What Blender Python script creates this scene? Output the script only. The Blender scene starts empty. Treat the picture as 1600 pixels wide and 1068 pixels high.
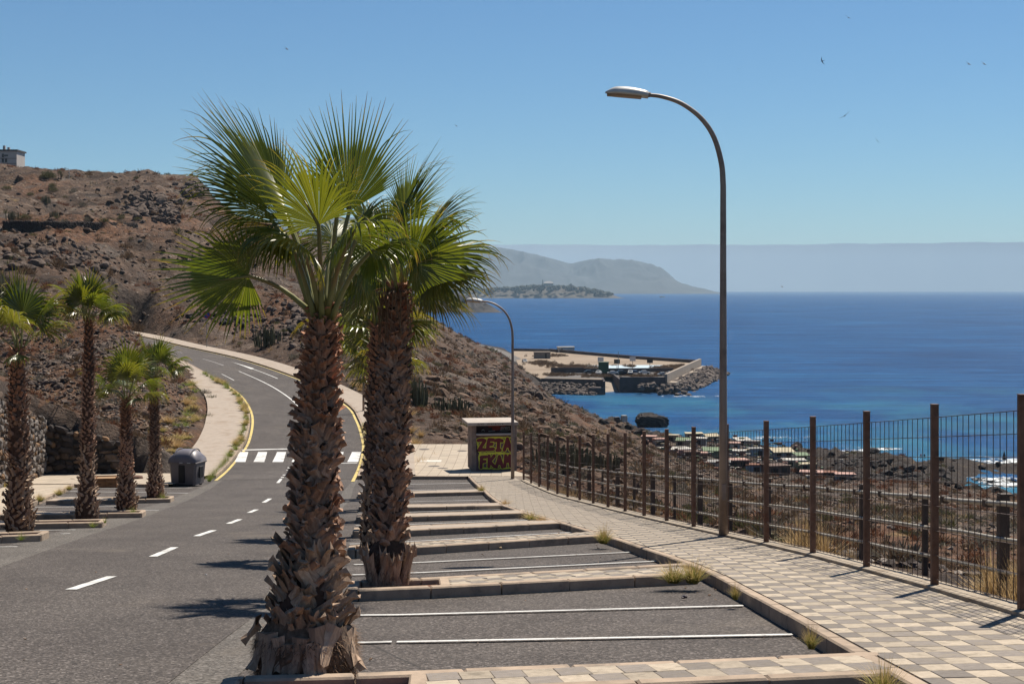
import bpy, bmesh, math, random
import numpy as np
from mathutils import Vector, Matrix

SC = bpy.context.scene
COL = SC.collection
R = math.radians

# ------------------------------------------------------------------ camera, light, exposure
cam_data = bpy.data.cameras.new('camera')
cam_data.sensor_width = 36.0
cam_data.lens = 50.0
cam_data.shift_y = -82.0 / 1600.0
cam_data.clip_start = 0.1
cam_data.clip_end = 120000.0
cam = bpy.data.objects.new('camera', cam_data)
cam.location = (0, 0, 40.0)
cam.rotation_euler = (R(90), 0, 0)
COL.objects.link(cam)
SC.camera = cam

SUN_ELEV = R(58)
SUN_AZ = math.atan2(0.57, 0.82)          # from +Y towards +X
world = bpy.data.worlds.new('World')
SC.world = world
world.use_nodes = True
wn = world.node_tree.nodes
wl = world.node_tree.links
for n in list(wn):
    wn.remove(n)
sky = wn.new('ShaderNodeTexSky')
sky.sky_type = 'NISHITA'
sky.sun_disc = False
sky.sun_elevation = SUN_ELEV
sky.sun_rotation = SUN_AZ
sky.altitude = 0
sky.air_density = 1.0
sky.dust_density = 0.05
sky.ozone_density = 8.0
bg = wn.new('ShaderNodeBackground')
bg.inputs['Strength'].default_value = 0.057
wo = wn.new('ShaderNodeOutputWorld')
tint = wn.new('ShaderNodeMix')
tint.data_type = 'RGBA'
tint.blend_type = 'MULTIPLY'
tint.inputs[0].default_value = 1.0
tint.inputs[7].default_value = (0.745, 0.90, 0.925, 1)
wl.new(sky.outputs[0], tint.inputs[6])
wl.new(tint.outputs[2], bg.inputs[0])
wl.new(bg.outputs[0], wo.inputs[0])

sun_data = bpy.data.lights.new('sun', 'SUN')
sun_data.energy = 5.0
sun_data.angle = R(0.55)
sun_data.color = (1.0, 0.92, 0.80)
sun = bpy.data.objects.new('sun', sun_data)
sd = Vector((math.sin(SUN_AZ) * math.cos(SUN_ELEV), math.cos(SUN_AZ) * math.cos(SUN_ELEV), math.sin(SUN_ELEV)))
sun.rotation_euler = sd.to_track_quat('Z', 'Y').to_euler()
sun.location = (60, 60, 160)
COL.objects.link(sun)

SC.view_settings.view_transform = 'Standard'
SC.view_settings.look = 'None'
SC.view_settings.exposure = 0.72
SC.view_settings.gamma = 1.0
SC.view_settings.use_curve_mapping = False
SC.cycles.use_denoising = True
SC.cycles.max_bounces = 6
SC.cycles.volume_bounces = 0
SC.cycles.transparent_max_bounces = 8

F = 2222.222
CX, HY, CZ = 800.0, 452.0, 40.0
rng = np.random.default_rng(7)
random.seed(7)


def W(px, py, Y):
    return Vector(((px - CX) / F * Y, Y, CZ - (py - HY) / F * Y))


# ------------------------------------------------------------------ numeric helpers
def vnoise(x, y, seed=0):
    xi = np.floor(x).astype(np.int64)
    yi = np.floor(y).astype(np.int64)
    xf = x - xi
    yf = y - yi
    u = xf * xf * (3 - 2 * xf)
    v = yf * yf * (3 - 2 * yf)

    def h(a, b):
        n = (a * 374761393 + b * 668265263 + seed * 1442695041) & 0x7fffffff
        n = ((n ^ (n >> 13)) * 1274126177) & 0x7fffffff
        n = n ^ (n >> 16)
        return (n & 0xffff) / 32767.5 - 1.0
    a = h(xi, yi); b = h(xi + 1, yi); c = h(xi, yi + 1); d = h(xi + 1, yi + 1)
    return (a * (1 - u) + b * u) * (1 - v) + (c * (1 - u) + d * u) * v


def fbm(x, y, octaves=4, seed=0, ridged=False):
    s = np.zeros_like(x, dtype=float)
    amp = 1.0
    tot = 0
    for o in range(octaves):
        n = vnoise(x * 2 ** o + 17.3 * o, y * 2 ** o - 9.1 * o, seed + o)
        if ridged:
            n = 1 - 2 * np.abs(n)
        s += amp * n
        tot += amp
        amp *= 0.5
    return s / tot


def smooth(a, b, x):
    t = np.clip((x - a) / (b - a), 0, 1)
    return t * t * (3 - 2 * t)


def catmull(pts, n=8):
    pts = [np.array(p, float) for p in pts]
    out = []
    P = [2 * pts[0] - pts[1]] + pts + [2 * pts[-1] - pts[-2]]
    for i in range(1, len(P) - 2):
        p0, p1, p2, p3 = P[i - 1], P[i], P[i + 1], P[i + 2]
        for k in range(n):
            t = k / n
            out.append(0.5 * ((2 * p1) + (-p0 + p2) * t + (2 * p0 - 5 * p1 + 4 * p2 - p3) * t * t + (-p0 + 3 * p1 - 3 * p2 + p3) * t ** 3))
    out.append(pts[-1])
    return np.array(out)


def resample(pts, step):
    pts = np.asarray(pts, float)
    seg = np.linalg.norm(np.diff(pts, axis=0), axis=1)
    s = np.concatenate([[0], np.cumsum(seg)])
    n = max(1, int(round(s[-1] / step)))
    q = np.linspace(0, s[-1], n + 1)
    return np.stack([np.interp(q, s, pts[:, k]) for k in range(pts.shape[1])], axis=1)


# ------------------------------------------------------------------ the paved valley: heights
GY = np.array([-30, -10, 0, 15.6, 42.6, 57.6, 69.6, 78, 84, 90, 96, 140], float)
GV = np.array([-1.73, 0.58, 1.74, 3.54, 6.68, 8.33, 9.36, 9.90, 10.14, 10.18, 10.05, 9.0], float)
_yy = np.arange(-30, 140, 0.5)
_gg = np.interp(_yy, GY, GV)
_k = np.ones(13) / 13
_gg2 = np.convolve(np.pad(_gg, 6, mode='edge'), _k, 'valid')
_gg2[:8] = _gg[:8]
FY = np.array([0, 9.6, 12.6, 15.6, 18.6, 21.6, 24.6, 27.6, 30.6, 33.6, 36.6, 39.6, 42.6, 45.6, 48.6, 51.6, 54.6, 57.6, 60.6, 63.6, 66.6, 69.6, 100])
FX = np.array([5.66, 5.62, 5.60, 5.56, 5.49, 5.35, 5.17, 4.90, 4.58, 4.26, 3.95, 3.65, 3.36, 3.05, 2.75, 2.43, 2.11, 1.81, 1.50, 1.19, 0.87, 0.55, -2.7])


def gs(X, Y, top=0.0):
    """drop below the camera of the paved surface (asphalt); top = height above it"""
    X = np.asarray(X, float); Y = np.asarray(Y, float)
    g = np.interp(Y, _yy, _gg2) + 0.15
    xf = np.interp(Y, FY, FX)
    c = 0.02 * np.clip(xf - X, 0, 7.0) * (1 - smooth(45, 72, Y))
    return g + c - top


def zc(X, Y, top=0.0):
    return CZ - gs(X, Y, top)


_ys = np.arange(4, 110, 0.02)


def G(px, py, top=0.0):
    """where the ray through a photo point meets the paved surface raised by top"""
    X = (px - CX) / F * _ys
    ray = (py - HY) / F * _ys
    d = ray - gs(X, _ys, top)
    i = np.argmax(d > 0)
    if d[i] <= 0:
        i = int(np.argmax(d))
    Y = _ys[i]
    return np.array([(px - CX) / F * Y, Y])


def on(p, top=0.0):
    return Vector((float(p[0]), float(p[1]), float(zc(p[0], p[1], top))))


# road beyond the crossing: left and right kerb lines (photo column, row, distance)
RL = [(330, 752, None), (363, 722, 85), (385, 685, 95), (391, 655, 105), (384, 633, 113), (370, 615, 120), (345, 598, 127), (315, 580, 134), (280, 562, 142), (235, 546, 152), (180, 535, 162)]
RR = [(556, 752, None), (571, 706, 90), (569, 682, 98), (560, 657, 108), (546, 636, 116), (505, 610, 127), (460, 590, 136), (380, 562, 151), (290, 542, 167), (235, 529, 178), (180, 518, 188)]


def _edge(L):
    out = []
    for px, py, Y in L:
        if Y is None:
            g = G(px, py)
            out.append((g[0], g[1], float(zc(g[0], g[1]))))
        else:
            out.append(tuple(W(px, py, Y)))
    return out


EL = catmull(_edge(RL), 10)
ER = catmull(_edge(RR), 10)
# smooth the heights so both kerbs rise gently
for E in (EL, ER):
    z = E[:, 2]
    zz = np.convolve(np.pad(z, 6, mode='edge'), np.ones(13) / 13, 'valid')
    w = smooth(0, 14, np.arange(len(z)))
    E[:, 2] = z * (1 - w) + zz * w


def offset_line(E, d):
    """offset a 3D polyline sideways (positive = to the right of travel)"""
    t = np.gradient(E[:, :2], axis=0)
    t /= np.linalg.norm(t, axis=1)[:, None]
    n = np.stack([t[:, 1], -t[:, 0]], axis=1)
    out = E.copy()
    out[:, :2] += n * (np.asarray(d)[..., None] if np.ndim(d) else d)
    return out


ELo = offset_line(EL, -np.interp(np.arange(len(EL)), [0, 12, 30, 60, 100], [2.2, 3.0, 3.2, 2.6, 2.2]))   # outer edge of the inner pavement
ERo = offset_line(ER, np.interp(np.arange(len(ER)), [0, 10, 30, 60, 100], [3.0, 3.0, 2.6, 2.3, 2.2]))

# ------------------------------------------------------------------ terrain
CP = []   # control points (column, row, distance)


def cp(*a):
    CP.extend(a)


cp((0, 655, 93), (0, 600, 108), (0, 540, 125), (0, 480, 150), (0, 420, 190), (0, 372, 250), (0, 352, 300), (0, 300, 380), (0, 266, 470))
cp((100, 655, 92), (100, 600, 105), (100, 550, 118), (100, 480, 145), (100, 420, 190), (100, 368, 255), (100, 351, 300), (100, 310, 370), (100, 280, 450))
cp((200, 690, 87), (200, 640, 96), (200, 590, 106), (200, 540, 119), (200, 500, 140), (200, 450, 200), (200, 400, 250), (200, 352, 310), (200, 288, 430))
cp((262, 722, 83), (285, 680, 92), (290, 640, 101), (270, 600, 111), (255, 565, 121), (240, 543, 135))
cp((330, 518, 184), (330, 500, 194), (330, 460, 225), (330, 400, 280), (330, 352, 330), (322, 318, 405))
cp((306, 291, 412), (312, 290, 420), (250, 287, 425), (345, 335, 400), (345, 345, 440))
cp((400, 524, 172), (400, 500, 184), (400, 450, 225), (400, 400, 290), (400, 362, 380))
cp((480, 546, 154), (480, 510, 172), (480, 460, 225), (480, 410, 320), (480, 385, 390))
cp((560, 595, 130), (560, 560, 150), (560, 510, 190), (560, 460, 280), (560, 430, 360))
cp((640, 655, 108), (640, 610, 126), (640, 570, 155), (640, 530, 230), (640, 500, 340), (640, 482, 450))
cp((700, 676, 100), (700, 640, 122), (700, 600, 160), (700, 560, 260), (700, 535, 450), (700, 524, 900))
cp((770, 690, 95), (770, 650, 120), (770, 620, 160), (770, 590, 270), (770, 565, 450), (770, 550, 700), (770, 541, 960))
cp((830, 690, 85), (830, 660, 130), (840, 630, 300), (846, 620, 490))
cp((900, 720, 75), (900, 690, 130), (900, 660, 250), (900, 645, 400))
cp((960, 760, 62), (960, 720, 110), (960, 690, 200), (960, 668, 330), (960, 664, 400))
cp((1060, 790, 60), (1060, 755, 110), (1060, 725, 180), (1060, 703, 270), (1060, 690, 340))
cp((1180, 800, 60), (1180, 785, 100), (1180, 760, 170), (1180, 735, 260), (1180, 705, 340))
cp((1300, 815, 60), (1300, 795, 110), (1300, 768, 190), (1300, 745, 265), (1300, 714, 335))
cp((1400, 830, 60), (1400, 805, 110), (1400, 775, 190), (1400, 748, 262), (1400, 722, 325))
cp((1500, 840, 60), (1500, 815, 110), (1500, 790, 180), (1500, 768, 240), (1500, 722, 330))
cp((1600, 850, 60), (1600, 825, 110), (1600, 805, 180), (1600, 795, 235), (1600, 729, 318))
cp((1800, 870, 60), (1800, 840, 110), (1800, 820, 180), (1800, 812, 240), (1800, 735, 310))
# near the fence, just below the pavement
for Yn in (8, 12, 16, 20, 26, 32, 38, 46, 54, 62):
    xf = np.interp(Yn, FY, FX)
    for dx, dz in ((1.2, 0.1), (4, 1.1), (9, 2.4)):
        X = xf + dx
        g = float(gs(X, Yn)) - 0.15 + dz
        cp((CX + X / Yn * F, HY + g / Yn * F, Yn))
# left of the wall
for Yn in (10, 20, 30, 40, 50, 60, 72):
    for X, up in ((-18.5, 2.2), (-26, 5.0), (-40, 10)):
        g = float(gs(X, Yn)) - 0.15 - up
        cp((CX + X / Yn * F, HY + g / Yn * F, Yn))
# off to the left: the hill goes on
for Y, py in ((110, 560), (150, 450), (190, 400), (250, 350), (300, 335), (380, 285), (470, 250)):
    cp((-260, py, Y))
# beyond the skyline: high ground keeps just out of sight
for px, py in ((-260, 270), (0, 280), (100, 292), (200, 300), (300, 312), (400, 370), (480, 395), (560, 436)):
    cp((px, py, 700), (px, py + 12, 1100))
cp((640, 480, 700), (640, 490, 1100))
# below the sea
SEAZ = -5.0
cp((815, 583, 600), (838, 590, 562), (800, 566, 700), (790, 553, 800), (835, 566, 700), (775, 546, 880), (740, 540, 900), (715, 532, 900))


def seap(px, Y):
    cp((px, HY + (CZ - SEAZ) / Y * F, Y))


for px, Y in ((690, 1150), (760, 1080), (830, 1080), (875, 560), (900, 480), (960, 455), (1010, 430), (1060, 410), (1120, 405), (1180, 400), (1240, 392), (1300, 380), (1400, 358), (1500, 352), (1600, 345), (1800, 335)):
    seap(px, Y)
for px, Y in ((905, 690), (940, 800), (900, 900), (1000, 720), (1050, 850), (1150, 800), (1300, 800), (1500, 800), (1800, 800), (900, 610), (860, 900)):
    seap(px, Y)
for px in (870, 960, 1100, 1250, 1400, 1600, 1800):
    seap(px, 620)
    seap(px, 1100)
for px, Y in ((1555, 292), (1600, 285), (1700, 280), (1600, 268), (1545, 278)):
    cp((px, HY + (CZ + 2.2) / Y * F, Y))

CP = np.array(CP, float)


def _feat(px, Y):
    return np.stack([np.clip(px, -2500, 3200) / 400.0, np.log(np.maximum(Y, 4.0)) * 2.0], axis=-1)


def _tps_k(r2):
    return np.where(r2 > 1e-12, 0.5 * r2 * np.log(np.maximum(r2, 1e-12)), 0)


_A = _feat(CP[:, 0], CP[:, 2])
_n = len(_A)
_d2 = ((_A[:, None, :] - _A[None, :, :]) ** 2).sum(-1)
_M = np.zeros((_n + 3, _n + 3))
_M[:_n, :_n] = _tps_k(_d2) + np.eye(_n) * 0.0015
_M[:_n, _n] = 1
_M[:_n, _n + 1:] = _A
_M[_n, :_n] = 1
_M[_n + 1:, :_n] = _A.T
_wt = np.linalg.solve(_M, np.concatenate([CP[:, 1] - HY, np.zeros(3)]))


def tps(px, Y):
    q = _feat(px, Y)
    out = np.empty(len(q))
    for i in range(0, len(q), 20000):
        b = q[i:i + 20000]
        d2 = ((b[:, None, :] - _A[None, :, :]) ** 2).sum(-1)
        out[i:i + 20000] = _tps_k(d2) @ _wt[:_n] + _wt[_n] + b @ _wt[_n + 1:]
    return out


def sdist(X, Y, poly):
    """signed distance to a closed polygon, negative inside"""
    P = np.stack([X, Y], -1)
    d = np.full(len(X), 1e9)
    inside = np.zeros(len(X), bool)
    n = len(poly)
    for i in range(n):
        a = poly[i]; b = poly[(i + 1) % n]
        ab = b - a
        t = np.clip(((P - a) @ ab) / max(ab @ ab, 1e-9), 0, 1)
        q = a + t[:, None] * ab
        d = np.minimum(d, np.hypot(P[:, 0] - q[:, 0], P[:, 1] - q[:, 1]))
        c = ((a[1] > Y) != (b[1] > Y)) & (X < (b[0] - a[0]) * (Y - a[1]) / (b[1] - a[1] + 1e-12) + a[0])
        inside ^= c
    return np.where(inside, -d, d)


# paved area outline near the camera (anticlockwise from the fence)
fence_line = np.stack([FX[1:-1], FY[1:-1]], 1)
PLAZA_END = 84.0
WALLX, WALLY = None, None
wall_a = G(54, 740, 0.15)      # inner corner of the stone wall
wall_b = G(196, 738, 0.15)     # its right end
wall_c = G(0, 762, 0.15)
_i96 = int(np.argmin(np.abs(ERo[:, 1] - 97)))
POLY_NEAR = np.array([(6.2, -12)] + [(x + 0.75, y) for x, y in fence_line] + [(0.9, 74.5), (-0.3, 80), (-1.6, 88), (-2.6, 94.5), (ERo[_i96][0], ERo[_i96][1]), (EL[6][0], EL[6][1]), (ELo[3][0] - .5, ELo[3][1]), (wall_b[0], wall_b[1]), (wall_a[0], wall_a[1]), (wall_c[0], wall_c[1]), (-19.0, 30.0), (-19.0, -12)], float)
_ra = ELo[4:]
_rb = ERo[4:]
POLY_RIB = np.concatenate([_ra[:, :2], _rb[::-1, :2]])
_rib_pts = []
for i in range(4, len(EL)):
    for t in np.linspace(-0.3, 1.3, 9):
        _rib_pts.append(EL[i] * (1 - t) + ER[i] * t if 0 <= t <= 1 else (EL[i] * (1 - t) + ER[i] * t))
        if t < 0: _rib_pts[-1][2] = EL[i][2] + .12
        if t > 1: _rib_pts[-1][2] = ER[i][2] + .12
_rib_pts = np.array(_rib_pts)


def height(X, Y, detail=True):
    X = np.atleast_1d(np.asarray(X, float)); Y = np.atleast_1d(np.asarray(Y, float))
    Yc = np.maximum(Y, 4.0)
    px = CX + X / Yc * F
    v = tps(px, Y)
    z = CZ - v / F * Yc
    # gully and rock relief
    rel = np.clip(z / 4.0, 0.0, 1.0) * (1 - .9 * smooth(420, 600, Y) * (px > 660)) * (1 - .55 * smooth(560, 700, px))
    if detail:
        far = smooth(60, 300, Y)
        z = z + rel * (fbm(X / 34, Y / 34, 3, 3) * (0.7 + 2.8 * far) + fbm(X / 11, Y / 11, 4, 11, True) * (0.55 + 1.9 * far) + fbm(X / 3.1, Y / 3.1, 3, 23, True) * (0.30 + .55 * far))
        # terraces cut on the upper hill
        ledge = smooth(0.45, 0.6, vnoise(X / 60, Y / 60, 91) * 0.5 + 0.5) * far
        z = z + ledge * 1.3 * (smooth(.35, .65, (z / 7.0) % 1.0) - (z / 7.0) % 1.0)
        # black rock platform at the shore
        shore = smooth(150, 250, Y) * (px > 950) * np.clip(1 - np.abs(z - 2.5) / 5.0, 0, 1)
        z = z + shore * (fbm(X / 7, Y / 7, 4, 41, True) * 2.6 + 0.4)
    d1 = sdist(X, Y, POLY_NEAR)
    zz = z.copy()
    near = (d1 < 14) & (Y < 100)
    if near.any():
        d = d1[near]
        t = zc(np.clip(X[near], -30, 8), Y[near])
        inwall = (X[near] < -14) & (Y[near] < 84)
        wdt = np.where(inwall, 0.9, 4.5)
        k = smooth(0.0, 1.0, d / wdt)
        zz[near] = np.where(d < 0, t - 0.30, (t + 0.02 - 0.1 * (1 - k)) * (1 - k) + z[near] * k)
    bb = (Y > 78) & (Y < 200) & (X > -75) & (X < 8)
    if bb.any():
        d2 = np.full(len(X), 1e9)
        d2[bb] = sdist(X[bb], Y[bb], POLY_RIB)
        m = (d2 < 6) & (d1 > 0)
        if m.any():
            idx = np.where(m)[0]
            zt = np.empty(len(idx))
            for i in range(0, len(idx), 4000):
                ii = idx[i:i + 4000]
                dd = (X[ii, None] - _rib_pts[None, :, 0]) ** 2 + (Y[ii, None] - _rib_pts[None, :, 1]) ** 2
                zt[i:i + 4000] = _rib_pts[np.argmin(dd, 1), 2]
            d = d2[idx]
            k = smooth(0, 1, d / 4.5)
            zz[idx] = np.where(d < 0.25, zt - 0.30, (zt + 0.03) * (1 - k) + zz[idx] * k)
    return zz


def spaced(lo, hi, base, grow):
    out = [lo]
    while out[-1] < hi:
        out.append(out[-1] + max(base, grow * abs(out[-1])))
    return np.array(out)


xs_p = spaced(0.0, 480, 0.42, 0.014)
TX = np.concatenate([-xs_p[:0:-1], xs_p])
TY = np.concatenate([np.arange(-14, 40, 0.6), spaced(40, 1150, 0.5, 0.0054)])
GX, GYY = np.meshgrid(TX, TY)
TZ = height(GX.ravel(), GYY.ravel()).reshape(GX.shape)


def tz(x, y):
    """terrain height (bilinear on the built grid)"""
    i = int(np.clip(np.searchsorted(TX, x) - 1, 0, len(TX) - 2))
    j = int(np.clip(np.searchsorted(TY, y) - 1, 0, len(TY) - 2))
    u = (x - TX[i]) / (TX[i + 1] - TX[i]); v = (y - TY[j]) / (TY[j + 1] - TY[j])
    u = min(max(u, 0), 1); v = min(max(v, 0), 1)
    return float((TZ[j, i] * (1 - u) + TZ[j, i + 1] * u) * (1 - v) + (TZ[j + 1, i] * (1 - u) + TZ[j + 1, i + 1] * u) * v)


_hy = np.concatenate([np.arange(10, 120, 0.25), spaced(120, 1150, 1.0, 0.004)])


def hit(px, py, ymin=12.0, ymax=1150.0):
    """where the ray through a photo point meets the terrain"""
    for Y in _hy:
        if Y < ymin or Y > ymax:
            continue
        X = (px - CX) / F * Y
        if tz(X, Y) >= CZ - (py - HY) / F * Y:
            return Vector((X, Y, tz(X, Y)))
    return None


# ------------------------------------------------------------------ object helpers
def tag(o, label=None, cat=None, group=None, kind=None):
    if label: o['label'] = label
    if cat: o['category'] = cat
    if group: o['group'] = group
    if kind: o['kind'] = kind
    return o


def empty(name, loc, rz=0.0, label=None, cat=None, group=None, kind=None):
    o = bpy.data.objects.new(name, None)
    o.empty_display_size = 0.1
    o.location = loc
    o.rotation_euler = (0, 0, rz)
    COL.objects.link(o)
    return tag(o, label, cat, group, kind)


def obj(name, me, parent=None, loc=None, rot=None, scale=None):
    o = bpy.data.objects.new(name, me)
    if loc is not None: o.location = loc
    if rot is not None: o.rotation_euler = rot
    if scale is not None: o.scale = scale
    COL.objects.link(o)
    if parent is not None: o.parent = parent
    return o


def copy_tree(o, parent=None):
    c = o.copy()
    COL.objects.link(c)
    c.parent = parent
    for ch in list(o.children):
        copy_tree(ch, c)
    return c


class MB:
    """collects shapes into one mesh"""
    def __init__(self):
        self.v = []; self.f = []; self.att = None

    def add(self, v, f):
        b = len(self.v)
        self.v.extend([tuple(p) for p in v])
        self.f.extend([tuple(i + b for i in q) for q in f])

    def box(self, c, s, rz=0.0, taper=1.0, rot=None, bev=0.0):
        hx, hy, hz = s[0] / 2, s[1] / 2, s[2] / 2
        P = []
        if bev <= 0:
            for z, t in ((-hz, 1.0), (hz, taper)):
                for x, y in ((-hx, -hy), (hx, -hy), (hx, hy), (-hx, hy)):
                    P.append(Vector((x * t, y * t, z)))
            Fc = [(3, 2, 1, 0), (4, 5, 6, 7), (0, 1, 5, 4), (1, 2, 6, 5), (2, 3, 7, 6), (3, 0, 4, 7)]
        else:
            b = bev
            rings = [(-hz, b), (-hz + b, 0), (hz - b, 0), (hz, b)]
            for z, ins in rings:
                t = taper if z > 0 else 1.0
                X, Yy = (hx - ins) * t, (hy - ins) * t
                bb = b * 0.6 if ins == 0 else b * 0.3
                for x, y in ((-X + bb, -Yy), (X - bb, -Yy), (X, -Yy + bb), (X, Yy - bb), (X - bb, Yy), (-X + bb, Yy), (-X, Yy - bb), (-X, -Yy + bb)):
                    P.append(Vector((x, y, z)))
            Fc = [tuple(range(7, -1, -1)), tuple(range(24, 32))]
            for r in range(3):
                for k in range(8):
                    a = r * 8 + k; b2 = r * 8 + (k + 1) % 8
                    Fc.append((a, b2, b2 + 8, a + 8))
        M = rot if rot is not None else Matrix.Rotation(rz, 3, 'Z')
        c = Vector(c)
        self.add([c + M @ p for p in P], Fc)
        return self

    def tube(self, pts, r, n=8, cap=True):
        pts = [Vector(p) for p in pts]
        rs = r if hasattr(r, '__len__') else [r] * len(pts)
        V = []; Fc = []
        prev = None
        for i, p in enumerate(pts):
            a = pts[max(i - 1, 0)]; b = pts[min(i + 1, len(pts) - 1)]
            t = (b - a).normalized()
            if prev is None:
                u = t.cross(Vector((0, 0, 1)))
                if u.length < 1e-3: u = t.cross(Vector((1, 0, 0)))
                u.normalize()
            else:
                u = (prev - t * prev.dot(t)).normalized()
            prev = u
            w = t.cross(u)
            for k in range(n):
                an = 2 * math.pi * k / n
                V.append(p + (u * math.cos(an) + w * math.sin(an)) * rs[i])
        for i in range(len(pts) - 1):
            for k in range(n):
                a = i * n + k; b = i * n + (k + 1) % n
                Fc.append((a, b, b + n, a + n))
        if cap:
            Fc.append(tuple(range(n - 1, -1, -1)))
            Fc.append(tuple(range((len(pts) - 1) * n, len(pts) * n)))
        self.add(V, Fc)
        return self

    def lathe(self, prof, n=16, c=(0, 0, 0)):
        V = []; Fc = []
        for r, z in prof:
            for k in range(n):
                an = 2 * math.pi * k / n
                V.append((c[0] + r * math.cos(an), c[1] + r * math.sin(an), c[2] + z))
        for i in range(len(prof) - 1):
            for k in range(n):
                a = i * n + k; b = i * n + (k + 1) % n
                Fc.append((a, b, b + n, a + n))
        Fc.append(tuple(range(n - 1, -1, -1)))
        Fc.append(tuple(range((len(prof) - 1) * n, len(prof) * n)))
        self.add(V, Fc)
        return self

    def prism(self, poly, z0, z1):
        """poly: list of (x,y) anticlockwise"""
        n = len(poly)
        V = [(x, y, z0) for x, y in poly] + [(x, y, z1) for x, y in poly]
        Fc = [tuple(range(n - 1, -1, -1)), tuple(range(n, 2 * n))]
        for k in range(n):
            b = (k + 1) % n
            Fc.append((k, b, b + n, k + n))
        self.add(V, Fc)
        return self

    def mesh(self, name, mat=None, smooth_=False):
        me = bpy.data.meshes.new(name)
        me.from_pydata(self.v, [], self.f)
        me.polygons.foreach_set('use_smooth', [bool(smooth_)] * len(me.polygons))
        if mat is not None:
            me.materials.append(mat)
        me.update()
        return me

    def build(self, name, mat=None, parent=None, loc=None, rot=None, smooth_=False):
        return obj(name, self.mesh(name, mat, smooth_), parent, loc, rot)


def np_mesh(name, V, Fq, mat, smooth_=False):
    """fast mesh from numpy arrays; Fq is (n,3) or (n,4)"""
    me = bpy.data.meshes.new(name)
    V = np.asarray(V, np.float32)
    Fq = np.asarray(Fq, np.int32)
    k = Fq.shape[1]
    me.vertices.add(len(V))
    me.vertices.foreach_set('co', V.ravel())
    me.loops.add(Fq.size)
    me.loops.foreach_set('vertex_index', Fq.ravel())
    me.polygons.add(len(Fq))
    me.polygons.foreach_set('loop_start', np.arange(0, Fq.size, k, dtype=np.int32))
    me.polygons.foreach_set('loop_total', np.full(len(Fq), k, dtype=np.int32))
    me.polygons.foreach_set('use_smooth', np.full(len(Fq), bool(smooth_)))
    me.materials.append(mat)
    me.update(calc_edges=True)
    me.validate()
    return me


def strip_mesh(name, A, B, mat, smooth_=True):
    """ribbon between two equal-length 3D polylines (A left, B right, seen from above)"""
    A = np.asarray(A); B = np.asarray(B)
    n = len(A)
    V = np.empty((2 * n, 3)); V[0::2] = A; V[1::2] = B
    Fq = np.array([(2 * i, 2 * i + 1, 2 * i + 3, 2 * i + 2) for i in range(n - 1)])
    return np_mesh(name, V, Fq, mat, smooth_)


def grid_mesh(name, P, mat, smooth_=True):
    """P: (rows, cols, 3)"""
    r, c = P.shape[:2]
    idx = np.arange(r * c).reshape(r, c)
    Fq = np.stack([idx[:-1, :-1], idx[:-1, 1:], idx[1:, 1:], idx[1:, :-1]], -1).reshape(-1, 4)
    return np_mesh(name, P.reshape(-1, 3), Fq, mat, smooth_)

# ------------------------------------------------------------------ materials
ALB = 0.745     # all base colours below were picked a little high: scale them together


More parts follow.
